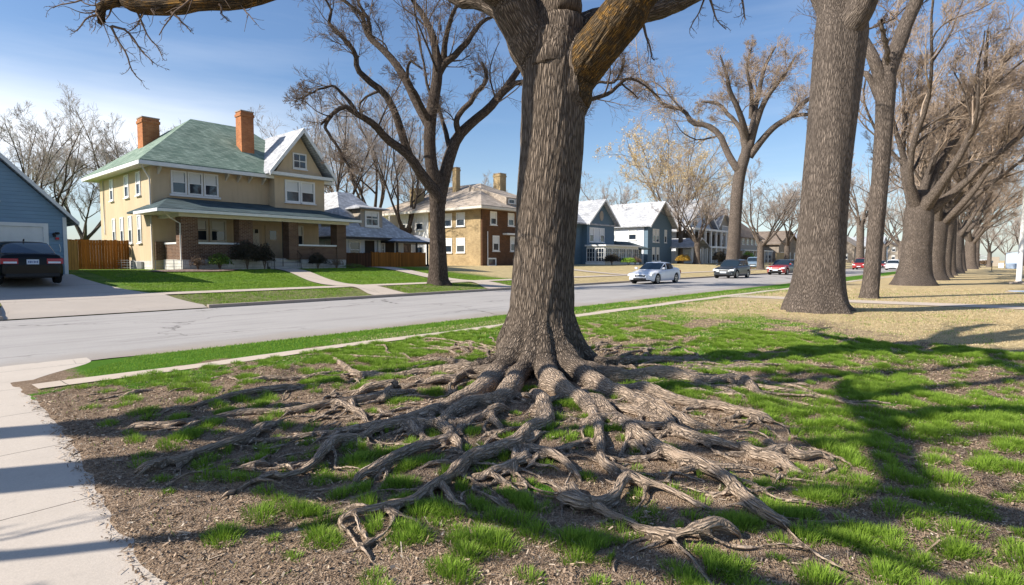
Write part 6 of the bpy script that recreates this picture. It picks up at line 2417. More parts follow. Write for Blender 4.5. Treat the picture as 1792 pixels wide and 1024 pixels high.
def car(name, loc, rz, label, cat, paint, L=4.6, W=1.82, kind='sedan', nose=None, group=None, wr=0.33, head='lampclear', rear='lampred', plate=True):
    """front of the car towards local -x"""
    t = thing(name, loc, label, cat, group)
    t.rotation_euler = (0, 0, rz)
    h = L / 2
    K = {
        # x fraction: body top, then roof line
        'sedan': dict(top=[(-1, .50), (-.97, .66), (-.9, .75), (-.6, .86), (-.33, .93), (.5, .97), (.72, 1.02), (.95, .99), (.985, .90), (1, .62)],
                      roof=[(-.36, .92), (-.02, 1.36), (.12, 1.43), (.3, 1.42), (.42, 1.37), (.76, 1.01)], pil=[.0, .20, .46]),
        'coupe': dict(top=[(-1, .48), (-.97, .64), (-.9, .73), (-.6, .84), (-.3, .92), (.45, 1.0), (.7, 1.06), (.93, 1.0), (.985, .88), (1, .6)],
                      roof=[(-.42, .90), (-.06, 1.34), (.08, 1.41), (.26, 1.40), (.40, 1.33), (.62, 1.05)], pil=[-.02, .0, .44]),
        'suv': dict(top=[(-1, .56), (-.97, .76), (-.9, .88), (-.6, .98), (-.35, 1.04), (.5, 1.10), (.9, 1.12), (.97, 1.02), (1, .7)],
                    roof=[(-.38, 1.03), (-.12, 1.48), (.02, 1.58), (.4, 1.60), (.72, 1.55), (.95, 1.13)], pil=[-.04, .22, .5]),
        'van': dict(top=[(-1, .62), (-.97, .86), (-.9, 1.0), (-.6, 1.08), (-.45, 1.12), (.5, 1.16), (.95, 1.18), (.99, 1.05), (1, .7)],
                    roof=[(-.5, 1.1), (-.24, 1.68), (-.1, 1.80), (.5, 1.83), (.9, 1.80), (.98, 1.2)], pil=[-.16, .18, .55]),
    }[kind]
    X = np.unique(np.concatenate([np.linspace(-h, h, 100), [-h + .01, -h + .03, -h + 0.07, h - .01, h - .03, h - .07]]))
    fx = X / h
    zt = np.interp(fx, *zip(*K['top']))
    ww = W / 2 * np.interp(fx, [-1, -.985, -.93, -.8, -.5, .5, .85, .96, .99, 1], [.70, .80, .91, .97, 1, 1, .98, .93, .86, .78])
    xf, xr = -h * 0.63, h * 0.62
    zb = np.full_like(X, 0.20) + 0.10 * np.interp(fx, [-1, -.9, .9, 1], [1, 0, 0, 1])
    ra = wr * 1.17
    for xw in (xf, xr):
        d = np.abs(X - xw)
        zb = np.maximum(zb, np.where(d < ra, wr + np.sqrt(np.maximum(ra ** 2 - d ** 2, 0)), 0))
    # section: y fraction, z interpolation between bottom and top
    sec = [(.94, 0.0), (.985, .10), (1.0, .28), (1.0, .45), (.985, .62), (.985, .66), (.955, .84), (.90, .95), (.80, 1.0), (.5, 1.02), (.2, 1.03), (0, 1.03)]
    full = [(s, z) for s, z in sec] + [(-s, z) for s, z in sec[-2::-1]]
    V = np.zeros((len(X), len(full), 3))
    for j, (sy, sz) in enumerate(full):
        zz = np.where(sz <= 0, zb, np.maximum(zb, 0.2 + (zt - 0.2) * sz))
        V[:, j] = np.stack([X, ww * sy, zz], 1)
    keep = np.ones((len(X) - 1, len(full) - 1), bool)
    xm = (fx[:-1] + fx[1:]) / 2
    if nose:
        kn = keep.copy()
        kn[xm > -.42] = False
        Vn, Fn = grid_faces(V, kn)
        link('front_panels', mesh_np('front_panels', Vn, Fn, M[nose], smooth=True), t)
        keep[xm <= -.42] = False
    Vb, Fb = grid_faces(V, keep)
    ends = []
    ncol = len(full)
    # caps
    body = MB()
    body.add([tuple(p) for p in Vb], [tuple(f) for f in Fb])
    body.add([tuple(p) for p in V[0]], [tuple(range(ncol))]) if not nose else None
    body.add([tuple(p) for p in V[-1]], [tuple(range(ncol - 1, -1, -1))])
    # cabin
    rx = np.array([q[0] for q in K['roof']]) * h
    rz_ = np.array([q[1] for q in K['roof']])
    XC = np.unique(np.concatenate([np.linspace(rx[0], rx[-1], 46), rx]))
    zr = catmull(np.stack([rx, rz_, rz_ * 0], 1), 200)
    zr = np.interp(XC, zr[:, 0], zr[:, 1])
    base = np.interp(XC / h, *zip(*K['top'])) - 0.02
    wb = W / 2 * 0.90 * np.interp(XC, [rx[0], rx[1], rx[-2], rx[-1]], [.93, 1, 1, .9])
    hh = np.clip((zr - base) / (rz_.max() - base.min()), 0, 1)
    csec = [(1.0, 0), (.955, .3), (.90, .62), (.85, .84), (.78, .95), (.60, 1.0), (.3, 1.02), (0, 1.025)]
    cf = csec + [(-s, z) for s, z in csec[-2::-1]]
    C = np.zeros((len(XC), len(cf), 3))
    for j, (sy, sz) in enumerate(cf):
        s_ = np.sign(sy) * (1 - (1 - abs(sy)) * np.clip(hh * 1.1, 0.15, 1))
        C[:, j] = np.stack([XC, wb * (s_ if sy else 0), base + (zr - base) * sz], 1)
    nC = len(cf) - 1
    xm = ((XC[:-1] + XC[1:]) / 2)[:, None] * np.ones((1, nC))
    j_ = np.arange(nC)[None, :] * np.ones((len(XC) - 1, 1))
    sidef = (j_ < 3) | (j_ >= nC - 3)
    topf = (j_ >= 4) & (j_ < nC - 4)
    rel = (zr - base)[:-1, None] * np.ones((1, nC))
    ws = topf & (xm < rx[1] + 0.02 * h) & (xm > rx[0] + .03)
    rw = topf & (xm > rx[-2] - 0.01 * h) & (xm < rx[-1] - .06)
    sw = sidef & (xm > rx[0] + 0.24 * (rx[1] - rx[0]) + .1) & (xm < rx[-1] - 0.13 * h)
    for pz in K['pil'][1:2]:
        sw &= np.abs(xm - pz * h) > 0.035
    rest = ~(ws | rw | sw)
    Vc, Fc = grid_faces(C, rest)
    body.add([tuple(p) for p in Vc], [tuple(f) for f in Fc])
    me = bpy.data.meshes.new('body')
    me.from_pydata(body.v, [], body.f)
    me.materials.append(M[paint])
    me.polygons.foreach_set('use_smooth', [True] * len(me.polygons))
    link('body', me, t)
    for nm, mk in (('windscreen', ws), ('rear_window', rw), ('side_window', sw & (j_ < 3)), ('side_window', sw & (j_ >= nC - 3))):
        Vw, Fw = grid_faces(C, mk)
        link(nm, mesh_np(nm, Vw, Fw, M['carglass'], smooth=True), t)
    # underbody and wheel wells
    b = MB().box(-h * .92, h * .92, -W / 2 * .62, W / 2 * .62, 0.2, 0.6)
    for xw in (xf, xr):
        b.box(xw - ra, xw + ra, -W / 2 * .9, W / 2 * .9, wr * 0.9, wr + ra * 0.98)
    lpart('underbody', b, 'dark', t)
    for xw in (xf, xr):
        for s in (-1, 1):
            wheel(t, xw, s * (W / 2 - 0.115), wr, 0.21, s)
    zf = K['top'][1][1]
    zr2 = K['top'][-2][1]
    for s in (-1, 1):
        # headlamp and tail lamp wrap round the corners
        b = MB().slab(lambda a, d, z: (-h + a, s * d, z), [(0.0, zf - .12), (0.03, zf + .0), (0.42, zf + .10), (0.40, zf - .0)], W / 2 * .55, W / 2 * .93)
        lpart('headlight', b, head, t, 0.015)
        b = MB().slab(lambda a, d, z: (h + a, s * d, z), [(-0.0, zr2 - .23), (-0.02, zr2 - .05), (-0.34, zr2 - .02), (-0.26, zr2 - .17)], W / 2 * .42, W / 2 * .925)
        o = lpart('tail_light', b, rear, t, 0.012)
        b = MB().slab(lambda a, d, z: (h + a + .006, s * d, z), [(-0.0, zr2 - .21), (-0.02, zr2 - .13), (-0.2, zr2 - .13), (-0.2, zr2 - .17)], W / 2 * .46, W / 2 * .84)
        lpart('lens', b, 'lampclear', o)
        b = MB().box(-.06, .09, -.09, .09, -.06, .07)
        b.v = [(x + rx[1] - 0.30 * h, s * (W / 2 + 0.07) + y, z + K['top'][4][1] + 0.08) for x, y, z in b.v]
        lpart('mirror', b, nose or paint, t, 0.03)
        b = MB().box(-.09, .09, -.012, .012, -.012, .012)
        b.v = [(x + h * .08, s * (W / 2 * .995) + y, z + 0.84) for x, y, z in b.v]
        b2 = [(x + h * .34, y, z) for x, y, z in b.v]
        if kind not in ('coupe',):
            b.add(b2, [tuple(f) for f in b.f])
        lpart('door_handle', b, paint, t)
    b = MB().box(-h - .012, -h + .1, -W / 2 * .42, W / 2 * .42, zf - .16, zf - .05)
    lpart('grille', b, 'dark', t, 0.02)
    b = MB().box(-h - .012, -h + .1, -W / 2 * .5, W / 2 * .5, .30, .40)
    lpart('intake', b, 'dark', t, 0.02)
    for s in (-1, 1):
        b = MB().box(-h + .02, -h + .16, min(s * W / 2 * .58, s * W / 2 * .78), max(s * W / 2 * .58, s * W / 2 * .78), .36, .44)
        lpart('fog_lamp', b, 'lampclear', t, 0.015)
    b = MB().box(-h - .012, -h - .002, -.26, .26, .46, .58)
    lpart('number_plate', b, 'plate', t)
    b = MB().box(h + .002, h + .018, -.17, .17, zr2 - .24, zr2 - .08)
    o = lpart('number_plate', b, 'plate', t)
    b = MB()
    for q, (y0, hh_) in enumerate([(-.13, .06), (-.085, .07), (-.04, .06), (.02, .07), (.065, .06), (.11, .07)]):
        b.box(h + .018, h + .021, y0, y0 + .028, zr2 - .16 - hh_ / 2, zr2 - .16 + hh_ / 2)
    lpart('plate_lettering', b, 'platetext', o)
    b = MB().box(h - .12, h + .012, -W / 2 * .80, W / 2 * .80, .24, .36)
    lpart('rear_valance', b, 'dark', t, 0.02)
    b = MB().slab(lambda a, d, z: (rx[3] + a, d, z), [(0, rz_.max() + .01), (.18, rz_.max() + .01), (.2, rz_.max() + .09)], -.02, .02)
    lpart('antenna_fin', b, paint, t)
    return t


bc = car('sedan', (4.68, 29.6, tz(5, 28.9) + 0.03), R(-90), 'black sedan seen from behind, parked on the driveway before the garage', 'car', 'blackpaint', L=4.6, W=1.86, kind='sedan')
bc.scale = (1.0, 1.06, 1.13)
car('coupe', (35.15, 17.35, 0.05), 0, 'silver white two-door car parked at the far kerb, nearest of the street cars', 'car', 'silverpaint', L=4.35, W=1.82, kind='coupe')
car('hatchback', (49.5, 17.3, 0.05), 0, 'charcoal hatchback parked behind the silver car at the far kerb', 'car', 'greypaint', L=4.3, W=1.84, kind='suv', wr=0.35)
car('sedan', (64.4, 17.2, 0.05), R(-3), 'charcoal car with a red front end, parked at the far kerb', 'car', 'greypaint', L=4.8, W=1.9, kind='suv', nose='redpaint', wr=.36)
car('pickup', (79.0, 24.8, tz(79, 24.8)), R(14), 'pale blue car standing off the road between the hatchback and the red-nosed car', 'car', 'bluepaint', L=4.7, W=1.9, kind='suv')
car('van', (106.5, 16.7, 0.05), 0, 'dark red van parked farther down the street, left of the slender trunk', 'van', 'redpaint', L=4.9, W=1.95, kind='van', wr=0.36)
car('sedan', (118.0, 15.6, 0.05), R(6), 'small dark car just right of the slender trunk', 'car', 'greypaint', L=4.4, W=1.8, kind='sedan', nose='redpaint')
car('hatchback', (104.5, 12.2, 0.05), R(4), 'white car on the road beside the nearest trunk of the park row', 'car', 'whitepaint', L=4.5, W=1.84, kind='suv')


# ------------------------------------------------------------------ shrubs and hedges
def leaf_mat(name, c):
    t = NT(name)
    r = t.attr('rnd', 'Fac')
    return t.fin(t.mix(r, sc3(c, 0.6), sc3(c, 1.5)), 0.75, None, 0.2)


LM = {'green': leaf_mat('shrub_leaf_green', (0.10, 0.16, 0.03)), 'dark': leaf_mat('shrub_leaf_dark', (0.045, 0.04, 0.03)), 'brown': leaf_mat('shrub_leaf_brown', (0.16, 0.11, 0.07)),
      'yellow': leaf_mat('shrub_leaf_yellow', (0.42, 0.27, 0.05)), 'lime': leaf_mat('shrub_leaf_lime', (0.22, 0.36, 0.05))}


def shrub(px_uv, rx, ry, hgt, mat, label, seed, n=1500, size=0.045, cat='shrub', name='shrub', bare=0.3):
    rng = np.random.default_rng(seed)
    u, v = px_uv
    z = tz(u, v)
    t = thing(name, (u, v, z), label, cat)
    limbs = []
    for i in range(9):
        a = rng.random() * 6.28
        s = 0.2 + .8 * rng.random()
        limbs.append([(0, 0, -0.05, 0.018), (math.cos(a) * rx * .3 * s, math.sin(a) * ry * .3 * s, hgt * .45, 0.013), (math.cos(a) * rx * .75 * s, math.sin(a) * ry * .75 * s, hgt * (.75 + .2 * rng.random()), 0.006)])
    P, Rr = limbset(limbs, 8)
    q1, r1 = sprout(P, Rr, rng, 7, 0.2, 1, (25, 65), (.35, .7), 6, .2, .1, rmin=.003)
    q2, r2 = sprout(q1, r1, rng, 5, 0.1, 1, (25, 65), (.35, .7), 5, .2, .05, rmin=.002)
    link('branches', tubes_mesh('branches', [tubes(P, Rr, 5), tubes(q1, r1, 4), tubes(q2, r2, 3)], TW_DARK, False), t)
    d = rng.normal(size=(n, 3))
    d /= np.linalg.norm(d, axis=1, keepdims=True)
    d[:, 2] = np.abs(d[:, 2]) * 1.0 - 0.15
    lump = 0.75 + 0.5 * vnoise(d[:, 0] * 2.5 + seed, d[:, 1] * 2.5 + d[:, 2] * 2, seed)
    rr = rng.random(n) ** 0.45 * lump
    p = d * rr[:, None] * np.array([rx, ry, hgt * .62]) + [0, 0, hgt * .40]
    p[:, 2] = np.maximum(p[:, 2], 0.02)
    a = rng.normal(size=(n, 3))
    a /= np.linalg.norm(a, axis=1, keepdims=True)
    b = np.cross(a, rng.normal(size=(n, 3)))
    b /= np.linalg.norm(b, axis=1, keepdims=True)
    s = size * (.6 + .8 * rng.random(n))[:, None]
    V = np.stack([p - a * s, p + b * s * .5, p + a * s, p - b * s * .5], 1).reshape(-1, 3)
    link('foliage', mesh_np('foliage', V, np.arange(n * 4).reshape(-1, 4), LM[mat], attrs={'rnd': ('FLOAT', 'FACE', rng.random(n))}), t)
    return t


shrub((14.0, 33.6), .65, .4, 1.05, 'green', 'yellow-green shrub in the bed before the porch of the stucco house', 1, 1800)
shrub((12.9, 33.75), .5, .35, .85, 'brown', 'dry brown shrub at the corner of the white stone porch base', 2, 900, .03)
shrub((15.6, 33.7), 1.0, .45, 1.9, 'dark', 'dark leafless shrub between the yellow-green one and the front steps', 3, 4200, .045)
shrub((16.6, 33.6), .6, .45, 1.6, 'dark', 'dark shrub touching the left side of the front steps', 4, 3000, .045)
shrub((20.2, 33.7), .7, .4, 1.1, 'dark', 'dark shrub right of the front steps', 5, 2500, .045)
shrub((21.5, 33.6), .6, .4, .7, 'brown', 'low brown shrub before the right part of the porch', 6, 700, .03)
shrub((22.6, 33.3), .9, .35, .35, 'green', 'low green ground shrub at the right end of the porch', 7, 900, .03)
shrub((57.2, 33.6), 1.15, .9, 1.35, 'dark', 'rounded dark shrub left of the white sun porch', 8, 3500, .05)
shrub((60.3, 33.2), 1.25, .8, 1.0, 'lime', 'green shrub before the white sun porch', 9, 3000, .05)
shrub((62.3, 33.4), .8, .8, .95, 'brown', 'brownish shrub right of the green one at the sun porch', 10, 1800, .05)
shrub((78.0, 34.2), 1.6, .9, 1.45, 'yellow', 'yellow flowering shrub at the foot of the right blue house', 11, 3500, .06)
shrub((84.6, 31.5), 1.2, 1.1, 2.2, 'dark', 'tall dark evergreen shrub before the carport of the white house', 12, 3500, .07)
shrub((88.5, 32.2), 1.4, .9, 1.2, 'dark', 'low dark shrub before the white house porch', 13, 2500, .06)
shrub((107.0, 34.5), 1.2, 1.0, 2.2, 'lime', 'bright green little tree beside the beige house', 14, 3000, .08)
shrub((103.0, 33.5), 1.5, 1.0, 1.6, 'brown', 'brown shrub at the right end of the white house', 15, 2500, .07)
shrub((112, 35.5), 2.0, .9, 1.3, 'dark', 'dark hedge at the foot of the beige house', 16, 2500, .08)
u_, v_ = uv_at(1700, 158)
shrub((u_, v_), 2.0, 5.0, 1.5, 'yellow', 'golden hedge at the far edge of the turf', 17, 5000, .14, 'hedge', 'hedge')
u_, v_ = uv_at(1722, 155)
shrub((u_, v_), 1.5, 3.0, 1.6, 'brown', 'brown hedge right of the golden one', 18, 4000, .14, 'hedge', 'hedge')

# ------------------------------------------------------------------ pole, cover, post, apron stone
u_, v_ = uv_at(1783, 38)
t = thing('flagpole', (u_, v_, tz(u_, v_)), 'white round metal pole on a low concrete pad at the right edge', 'pole')
z_ = tz(u_, v_)
m = MB()
ln_ = 0.025
m.tube([(u_, v_, z_), (u_ + ln_ * UX * 3, v_ - ln_ * UY * 3, z_ + 3), (u_ + ln_ * UX * 9, v_ - ln_ * UY * 9, z_ + 9)], [.155, .13, .09], 20)
m.build('pole', M['white'], t, smooth=True)
bx(t, 'pad', 'kerb', u_ - .45, u_ + .45, v_ - 0.6, v_ + 0.5, z_ - .1, z_ + .09, bevel=.02)
m = MB().tube([(u_, v_, z_ + .09), (u_, v_, z_ + .16)], .24, 20)
m.build('collar', M['kerb'], t)
u_, v_ = 37.5, -1.0
t = thing('manhole_cover', (u_, v_, tz(u_, v_)), 'pale round utility cover lying flush in the dry turf near the white pole', 'cover')
m = MB().tube([(u_, v_, tz(u_, v_) - .05), (u_, v_, tz(u_, v_) + .05)], .55, 28)
m.build('lid', M['bluebox'], t, bevel=.01)
m = MB().tube([(u_, v_, tz(u_, v_) - .05), (u_, v_, tz(u_, v_) + .03)], .68, 28)
m.build('rim', M['kerb'], t)
u_, v_ = uv_at(1735, 84)
t = thing('marker_post', (u_, v_, 0), 'thin dark post with a small box on top, far out on the dry turf', 'post')
MB().tube([(u_, v_, -.1), (u_, v_, 1.2)], .05, 8).build('post', M['dark'], t)
bx(t, 'box', 'greymetal', u_ - .12, u_ + .12, v_ - .12, v_ + .12, 1.2, 1.5)
t = thing('kerb_block', (2.3, 20.2, 0.1), 'rough end of the stone kerb left of the driveway mouth', 'kerb block')
m = MB().add([(-1, 19.5, -.05), (2.85, 19.6, -.05), (2.95, 21.4, .1), (-1, 21.4, .1), (-1, 19.6, .42), (2.45, 19.75, .38), (2.8, 21.4, .46), (-1, 21.4, .46)],
             [(0, 3, 2, 1), (4, 5, 6, 7), (0, 1, 5, 4), (1, 2, 6, 5), (2, 3, 7, 6), (3, 0, 4, 7)])
m.build('stone', M['kerb'], t, bevel=.04)


# ------------------------------------------------------------------ grass, straw and wood chips
rng = np.random.default_rng(5)
RES = 0.02
occ = np.zeros((int(16 / RES), int(14 / RES)), bool)      # where roots lie, so nothing grows through them
for L in root_paths + side_paths:
    c = catmull([p[:3] for p in L], 60)
    rr = np.interp(np.linspace(0, len(L) - 1, 60), range(len(L)), [p[3] for p in L])
    for (x, y, z), r in zip(c, rr):
        i0, j0 = (x + 2) / RES, (y + 2) / RES
        k_ = max(1, int(r * 0.9 / RES))
        occ[max(0, int(i0) - k_):int(i0) + k_ + 1, max(0, int(j0) - k_):int(j0) + k_ + 1] = True


def free(u, v):
    i = np.clip(((u + 2) / RES).astype(int), 0, occ.shape[0] - 1)
    j = np.clip(((v + 2) / RES).astype(int), 0, occ.shape[1] - 1)
    inside = (u > -2) & (u < 14) & (v > -2) & (v < 12)
    r = np.hypot(u - TX, v - TY)
    return ~(occ[i, j] & inside) & (r > 0.75)


def in_view(u, v, mg=320):
    X = u * UX - v * UY
    Y = u * UY + v * UX
    # X,Y: right and forward
    Xr = u * math.sin(ANG) - v * math.cos(ANG)
    Yf = u * math.cos(ANG) + v * math.sin(ANG)
    px = 896 + 1000 * Xr / np.maximum(Yf, .1)
    py = 455 + 1000 * EYE / np.maximum(Yf, .1)
    return (Yf > 1.5) & (px > -mg) & (px < 1792 + mg) & (py < 1250), Yf


def m_blade(name, c1, c2, tip, transl=0.35):
    t = NT(name)
    r = t.attr('rnd', 'Fac')
    hgt = t.attr('tip', 'Fac')
    col = t.mix(r, c1, c2)
    col = t.mix(t.math('MULTIPLY', hgt, 0.5), col, tip)
    t.fin(col, 0.6, None, 0.15)
    tr = t.n('ShaderNodeBsdfTranslucent')
    t.set(tr.inputs[0], col)
    mx = t.n('ShaderNodeMixShader')
    mx.inputs[0].default_value = transl
    t.t.links.new(t.b.outputs[0], mx.inputs[1])
    t.t.links.new(tr.outputs[0], mx.inputs[2])
    t.t.links.new(mx.outputs[0], t.out.inputs[0])
    return t.m


def blades(u, v, h, w, bend, az=None):
    n = len(u)
    z = terrain(u, v) - 0.004
    az = rng.random(n) * 2 * np.pi if az is None else az
    fa = az + np.pi / 2 + rng.normal(size=n) * 0.6
    dx, dy = np.cos(az) * bend * h, np.sin(az) * bend * h
    wx, wy = np.cos(fa) * w / 2, np.sin(fa) * w / 2
    V = np.zeros((n, 5, 3))
    V[:, 0] = np.stack([u - wx, v - wy, z], 1)
    V[:, 1] = np.stack([u + wx, v + wy, z], 1)
    V[:, 2] = np.stack([u + wx * .8 + dx * .35, v + wy * .8 + dy * .35, z + h * .55], 1)
    V[:, 3] = np.stack([u - wx * .8 + dx * .35, v - wy * .8 + dy * .35, z + h * .55], 1)
    V[:, 4] = np.stack([u + dx, v + dy, z + h * (1 - 0.25 * bend)], 1)
    i = np.arange(n)[:, None] * 5
    Q = i + np.array([[0, 1, 2, 3]])
    T = i + np.array([[3, 2, 4]])
    tip = np.tile(np.array([0, 0, .5, .5, 1.0]), n)
    return V.reshape(-1, 3), Q, T, tip


def blade_obj(name, label_mat, sets, kind='stuff'):
    Vs, Qs, Ts, tips, rn, o = [], [], [], [], [], 0
    for V, Q, T, tip in sets:
        Vs.append(V)
        Qs.append(Q + o)
        Ts.append(T + o)
        tips.append(tip)
        rn.append(np.repeat(rng.random(len(Q)), 5))
        o += len(V)
    me = mesh_np(name, np.concatenate(Vs), [np.concatenate(Qs), np.concatenate(Ts)], label_mat,
                 attrs={'rnd': ('FLOAT', 'POINT', np.concatenate(rn)), 'tip': ('FLOAT', 'POINT', np.concatenate(tips))})
    ob = link(name, me)
    ob['kind'] = kind
    return ob


def scatter(n, u0, u1, v0, v1):
    return u0 + (u1 - u0) * rng.random(n), v0 + (v1 - v0) * rng.random(n)


# tufts between the roots and in the worn ground
cu, cv = scatter(11500, 0.4, 13, -1.5, 8.8)
ok, Yf = in_view(cu, cv, 350)
tn = fbm(cu * 0.9, cv * 0.9, 123, 3)
tn2 = fbm(cu * 2.4, cv * 2.4, 124, 2)
dens = sstep(0.42, 0.60, tn * 0.6 + tn2 * 0.4 + 0.08 * sstep(5.5, 3.0, Yf) - 0.07 * sstep(6, 9, cu)
             - 0.14 * sstep(0.9, 0.3, cu - walk_edge(cv)) - 0.06 * sstep(5.2, 7.5, cv) * sstep(6, 4, cu))
ok &= (rng.random(len(cu)) < 0.14 + dens * 0.86) & free(cu, cv) & (cu > walk_edge(cv) + 0.3) & (np.hypot(cu - TX, cv - TY) > 1.1)
cu, cv = cu[ok], cv[ok]
big = rng.random(len(cu))
sets = []
us_, vs_2, hs_, ws_, bs_, az_ = [], [], [], [], [], []
for x, y, g_ in zip(cu, cv, big):
    n = int(130 + 260 * g_ ** 1.5)
    rad = 0.05 + 0.075 * g_
    a = rng.random(n) * 2 * np.pi
    q = rng.random(n) ** 0.6
    el = 0.7 + 0.6 * rng.random()
    us_.append(x + np.cos(a) * q * rad * el)
    vs_2.append(y + np.sin(a) * q * rad / el)
    hs_.append((0.042 + 0.045 * g_) * (1.15 - 0.55 * q) * (0.6 + 0.6 * rng.random(n)))
    bs_.append(0.15 + 0.75 * q * (0.6 + .6 * rng.random(n)))
    az_.append(a + rng.normal(size=n) * .5)
us_, vs_2, hs_, bs_, az_ = map(np.concatenate, (us_, vs_2, hs_, bs_, az_))
ok = free(us_, vs_2)
us_, vs_2, hs_, bs_, az_ = us_[ok], vs_2[ok], hs_[ok], bs_[ok], az_[ok]
sets.append(blades(us_, vs_2, hs_, 0.0028 + 0.0018 * rng.random(len(us_)), bs_, az_))
GB = m_blade('grass_blade', (0.095, 0.205, 0.013), (0.22, 0.37, 0.034), (0.38, 0.49, 0.09))
blade_obj('grass_tufts', GB, sets)

# short lawn
sets = []
for n, (u0, u1, v0, v1), h_, w_, ylo, yhi in (
        (420000, (0.6, 15, -1.5, 10.9), 0.032, 0.0045, 1, 10),
        (260000, (3, 24, 0, 10.9), 0.035, 0.009, 10, 17),
        (130000, (10, 40, -4, 10.9), 0.04, 0.016, 17, 30)):
    u, v = scatter(n, u0, u1, v0, v1)
    ok, Yf = in_view(u, v)
    ok &= (Yf >= ylo) & (Yf < yhi)
    u, v = u[ok], v[ok]
    g_ = green_mask(u, v) * (1 - 0.8 * dry_mask(u, v))
    st_ = ((v > 9.25) & (v < 10.85)) * 0.75
    g_ = np.maximum(g_ * (v < 8.75), st_) + 0.05
    fine = fbm(u * 6, v * 6, 66, 2)
    ok = (rng.random(len(u)) < g_ * sstep(0.25, 0.6, fine + 0.25 * g_)) & free(u, v) & (u > walk_edge(v) + .12 + (v > 9.2) * (0.35 + 1.3 * sstep(8.6, 10.9, v) ** 2)) & ~((v > PATH0 - .02) & (v < PATH1 + .02))
    ok &= ~((v < 8.6) & (np.abs(u - (23.4 + 1.6 * np.clip(1 - np.abs((8.95 - v) / 17.3 - .5) * 2, 0, 1))) < .9))
    u, v = u[ok], v[ok]
    n = len(u)
    sets.append(blades(u, v, h_ * (.6 + .8 * rng.random(n)), w_ * (.7 + .6 * rng.random(n)), .2 + .7 * rng.random(n)))
for n, (u0, u1, v0, v1), h_, w_ in ((150000, (7, 30, 23.8, 34), 0.05, 0.022), (50000, (7, 40, 19.75, 22.0), 0.045, 0.018)):
    u, v = scatter(n, u0, u1, v0, v1)
    ok, Yf = in_view(u, v)
    wk = 14.6 + 0.12 * (v - 19.6) + 1.0 * sstep(25, 33, v)
    wk2 = 21.9 + 0.22 * (v - 19.6)
    ok &= ~((u > wk - .25) & (u < wk + 1.6)) & ~((u > wk2 - .3) & (u < wk2 + 1.75)) & (u > 7.7) & (rng.random(n) < .25 + .75 * sstep(.35, .6, fbm(u * 1.5, v * 1.5, 9, 3)))
    ok &= ~((((u - 12.6) / 2.9) ** 2 + ((v - 33.2) / 1.1) ** 2) < 1) & (u < 28 + 0 * v)
    u, v = u[ok], v[ok]
    n = len(u)
    sets.append(blades(u, v, h_ * (.5 + .9 * rng.random(n)), w_ * (.7 + .6 * rng.random(n)), .2 + .7 * rng.random(n)))
blade_obj('grass', GB, sets)
# straw-coloured dormant turf
sets = []
for n, (u0, u1, v0, v1), h_, w_, ylo, yhi in (
        (120000, (0.6, 16, -2, 9), 0.022, 0.004, 1, 10),
        (260000, (6, 24, -4, 10), 0.03, 0.009, 8, 17),
        (130000, (12, 42, -14, 10), 0.035, 0.016, 17, 32)):
    u, v = scatter(n, u0, u1, v0, v1)
    ok, Yf = in_view(u, v)
    ok &= (Yf >= ylo) & (Yf < yhi)
    u, v = u[ok], v[ok]
    g_ = np.maximum(dry_mask(u, v), 0.22 + 0.3 * sstep(6, 10, u) + 0.25 * (v > 9.2))
    ok = (rng.random(len(u)) < g_) & free(u, v) & (u > walk_edge(v) + .15) & ~((v > PATH0 - .02) & (v < PATH1 + .02))
    ok &= ~((v < 8.6) & (np.abs(u - (23.4 + 1.6 * np.clip(1 - np.abs((8.95 - v) / 17.3 - .5) * 2, 0, 1))) < .9))
    u, v = u[ok], v[ok]
    n = len(u)
    sets.append(blades(u, v, h_ * (.5 + .8 * rng.random(n)), w_ * (.7 + .6 * rng.random(n)), .5 + 1.0 * rng.random(n)))
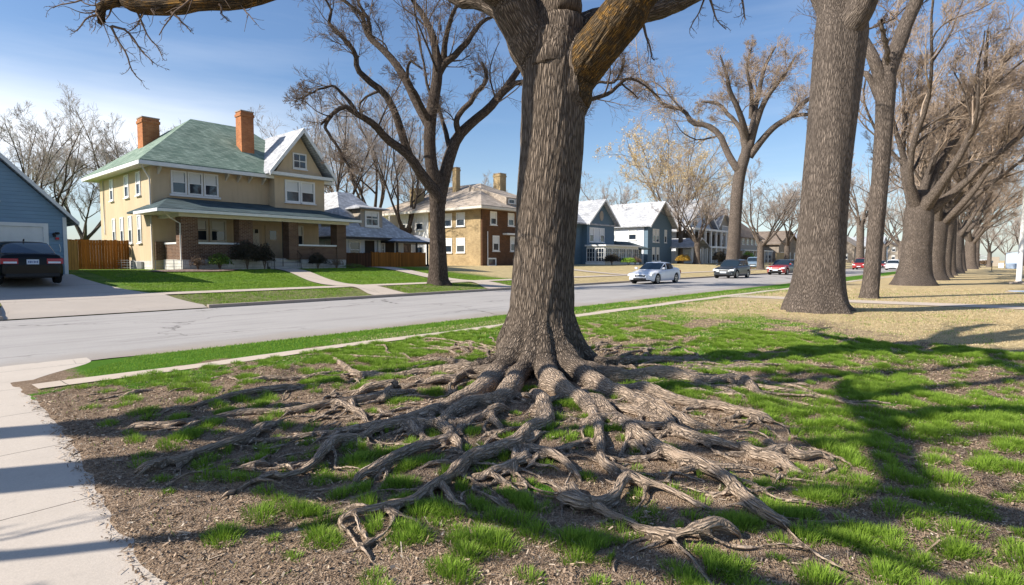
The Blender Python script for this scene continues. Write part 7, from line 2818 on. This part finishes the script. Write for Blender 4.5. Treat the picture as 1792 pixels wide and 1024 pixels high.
blade_obj('dry_grass', m_blade('straw_blade', (0.40, 0.30, 0.15), (0.72, 0.59, 0.36), (0.70, 0.57, 0.35), 0.2), sets)


# wood chips and dead leaves
def m_chip():
    t = NT('wood_chip')
    r = t.attr('rnd', 'Fac')
    col = t.ramp(r, [(0.0, (0.11, 0.075, 0.05)), (0.4, (0.27, 0.19, 0.128)), (0.7, (0.40, 0.29, 0.20)), (0.93, (0.48, 0.38, 0.28)), (1.0, (0.64, 0.55, 0.43))])
    return t.fin(col, 0.9, None, 0.12)


def chips(n, region, smin, smax, yhi, seedm, name, aspect=0.35):
    u, v = scatter(n, *region)
    ok, Yf = in_view(u, v)
    ok &= (Yf < yhi) & (u > walk_edge(v) - 0.03 - 0.035 * np.abs(rng.normal(size=n)) + 0.12 * (fbm(u * 3, v * 5, 8, 2) - .5)) & (v < 8.7) & free(u, v)
    ok &= rng.random(n) < (1.0 - 0.75 * green_mask(u, v)) * (1 - 0.8 * dry_mask(u, v))
    u, v = u[ok], v[ok]
    n = len(u)
    z = np.maximum(terrain(u, v), 0.024) + 0.003 + 0.012 * rng.random(n)
    a = rng.random(n) * 2 * np.pi
    s = (smin + (smax - smin) * rng.random(n) ** 3)
    e = rng.normal(size=n) * 0.3
    ax = np.stack([np.cos(a), np.sin(a), e], 1) * s[:, None]
    bx_ = np.stack([-np.sin(a), np.cos(a), rng.normal(size=n) * .4], 1) * (s * (aspect * (.5 + rng.random(n))))[:, None]
    p = np.stack([u, v, z], 1)
    V = np.stack([p - ax - bx_ * .6, p + ax * .9 - bx_, p + ax + bx_ * .7, p - ax * .8 + bx_], 1).reshape(-1, 3)
    me = mesh_np(name, V, np.arange(n * 4).reshape(-1, 4), m_chip(), attrs={'rnd': ('FLOAT', 'FACE', rng.random(n) ** 1.3)})
    o = link(name, me)
    o['kind'] = 'stuff'


chips(520000, (0.6, 14, -2, 9), 0.004, 0.016, 9.5, 0, 'wood_chips')
chips(26000, (0.6, 14, -2, 9), 0.02, 0.06, 9.5, 1, 'twig_litter', 0.09)
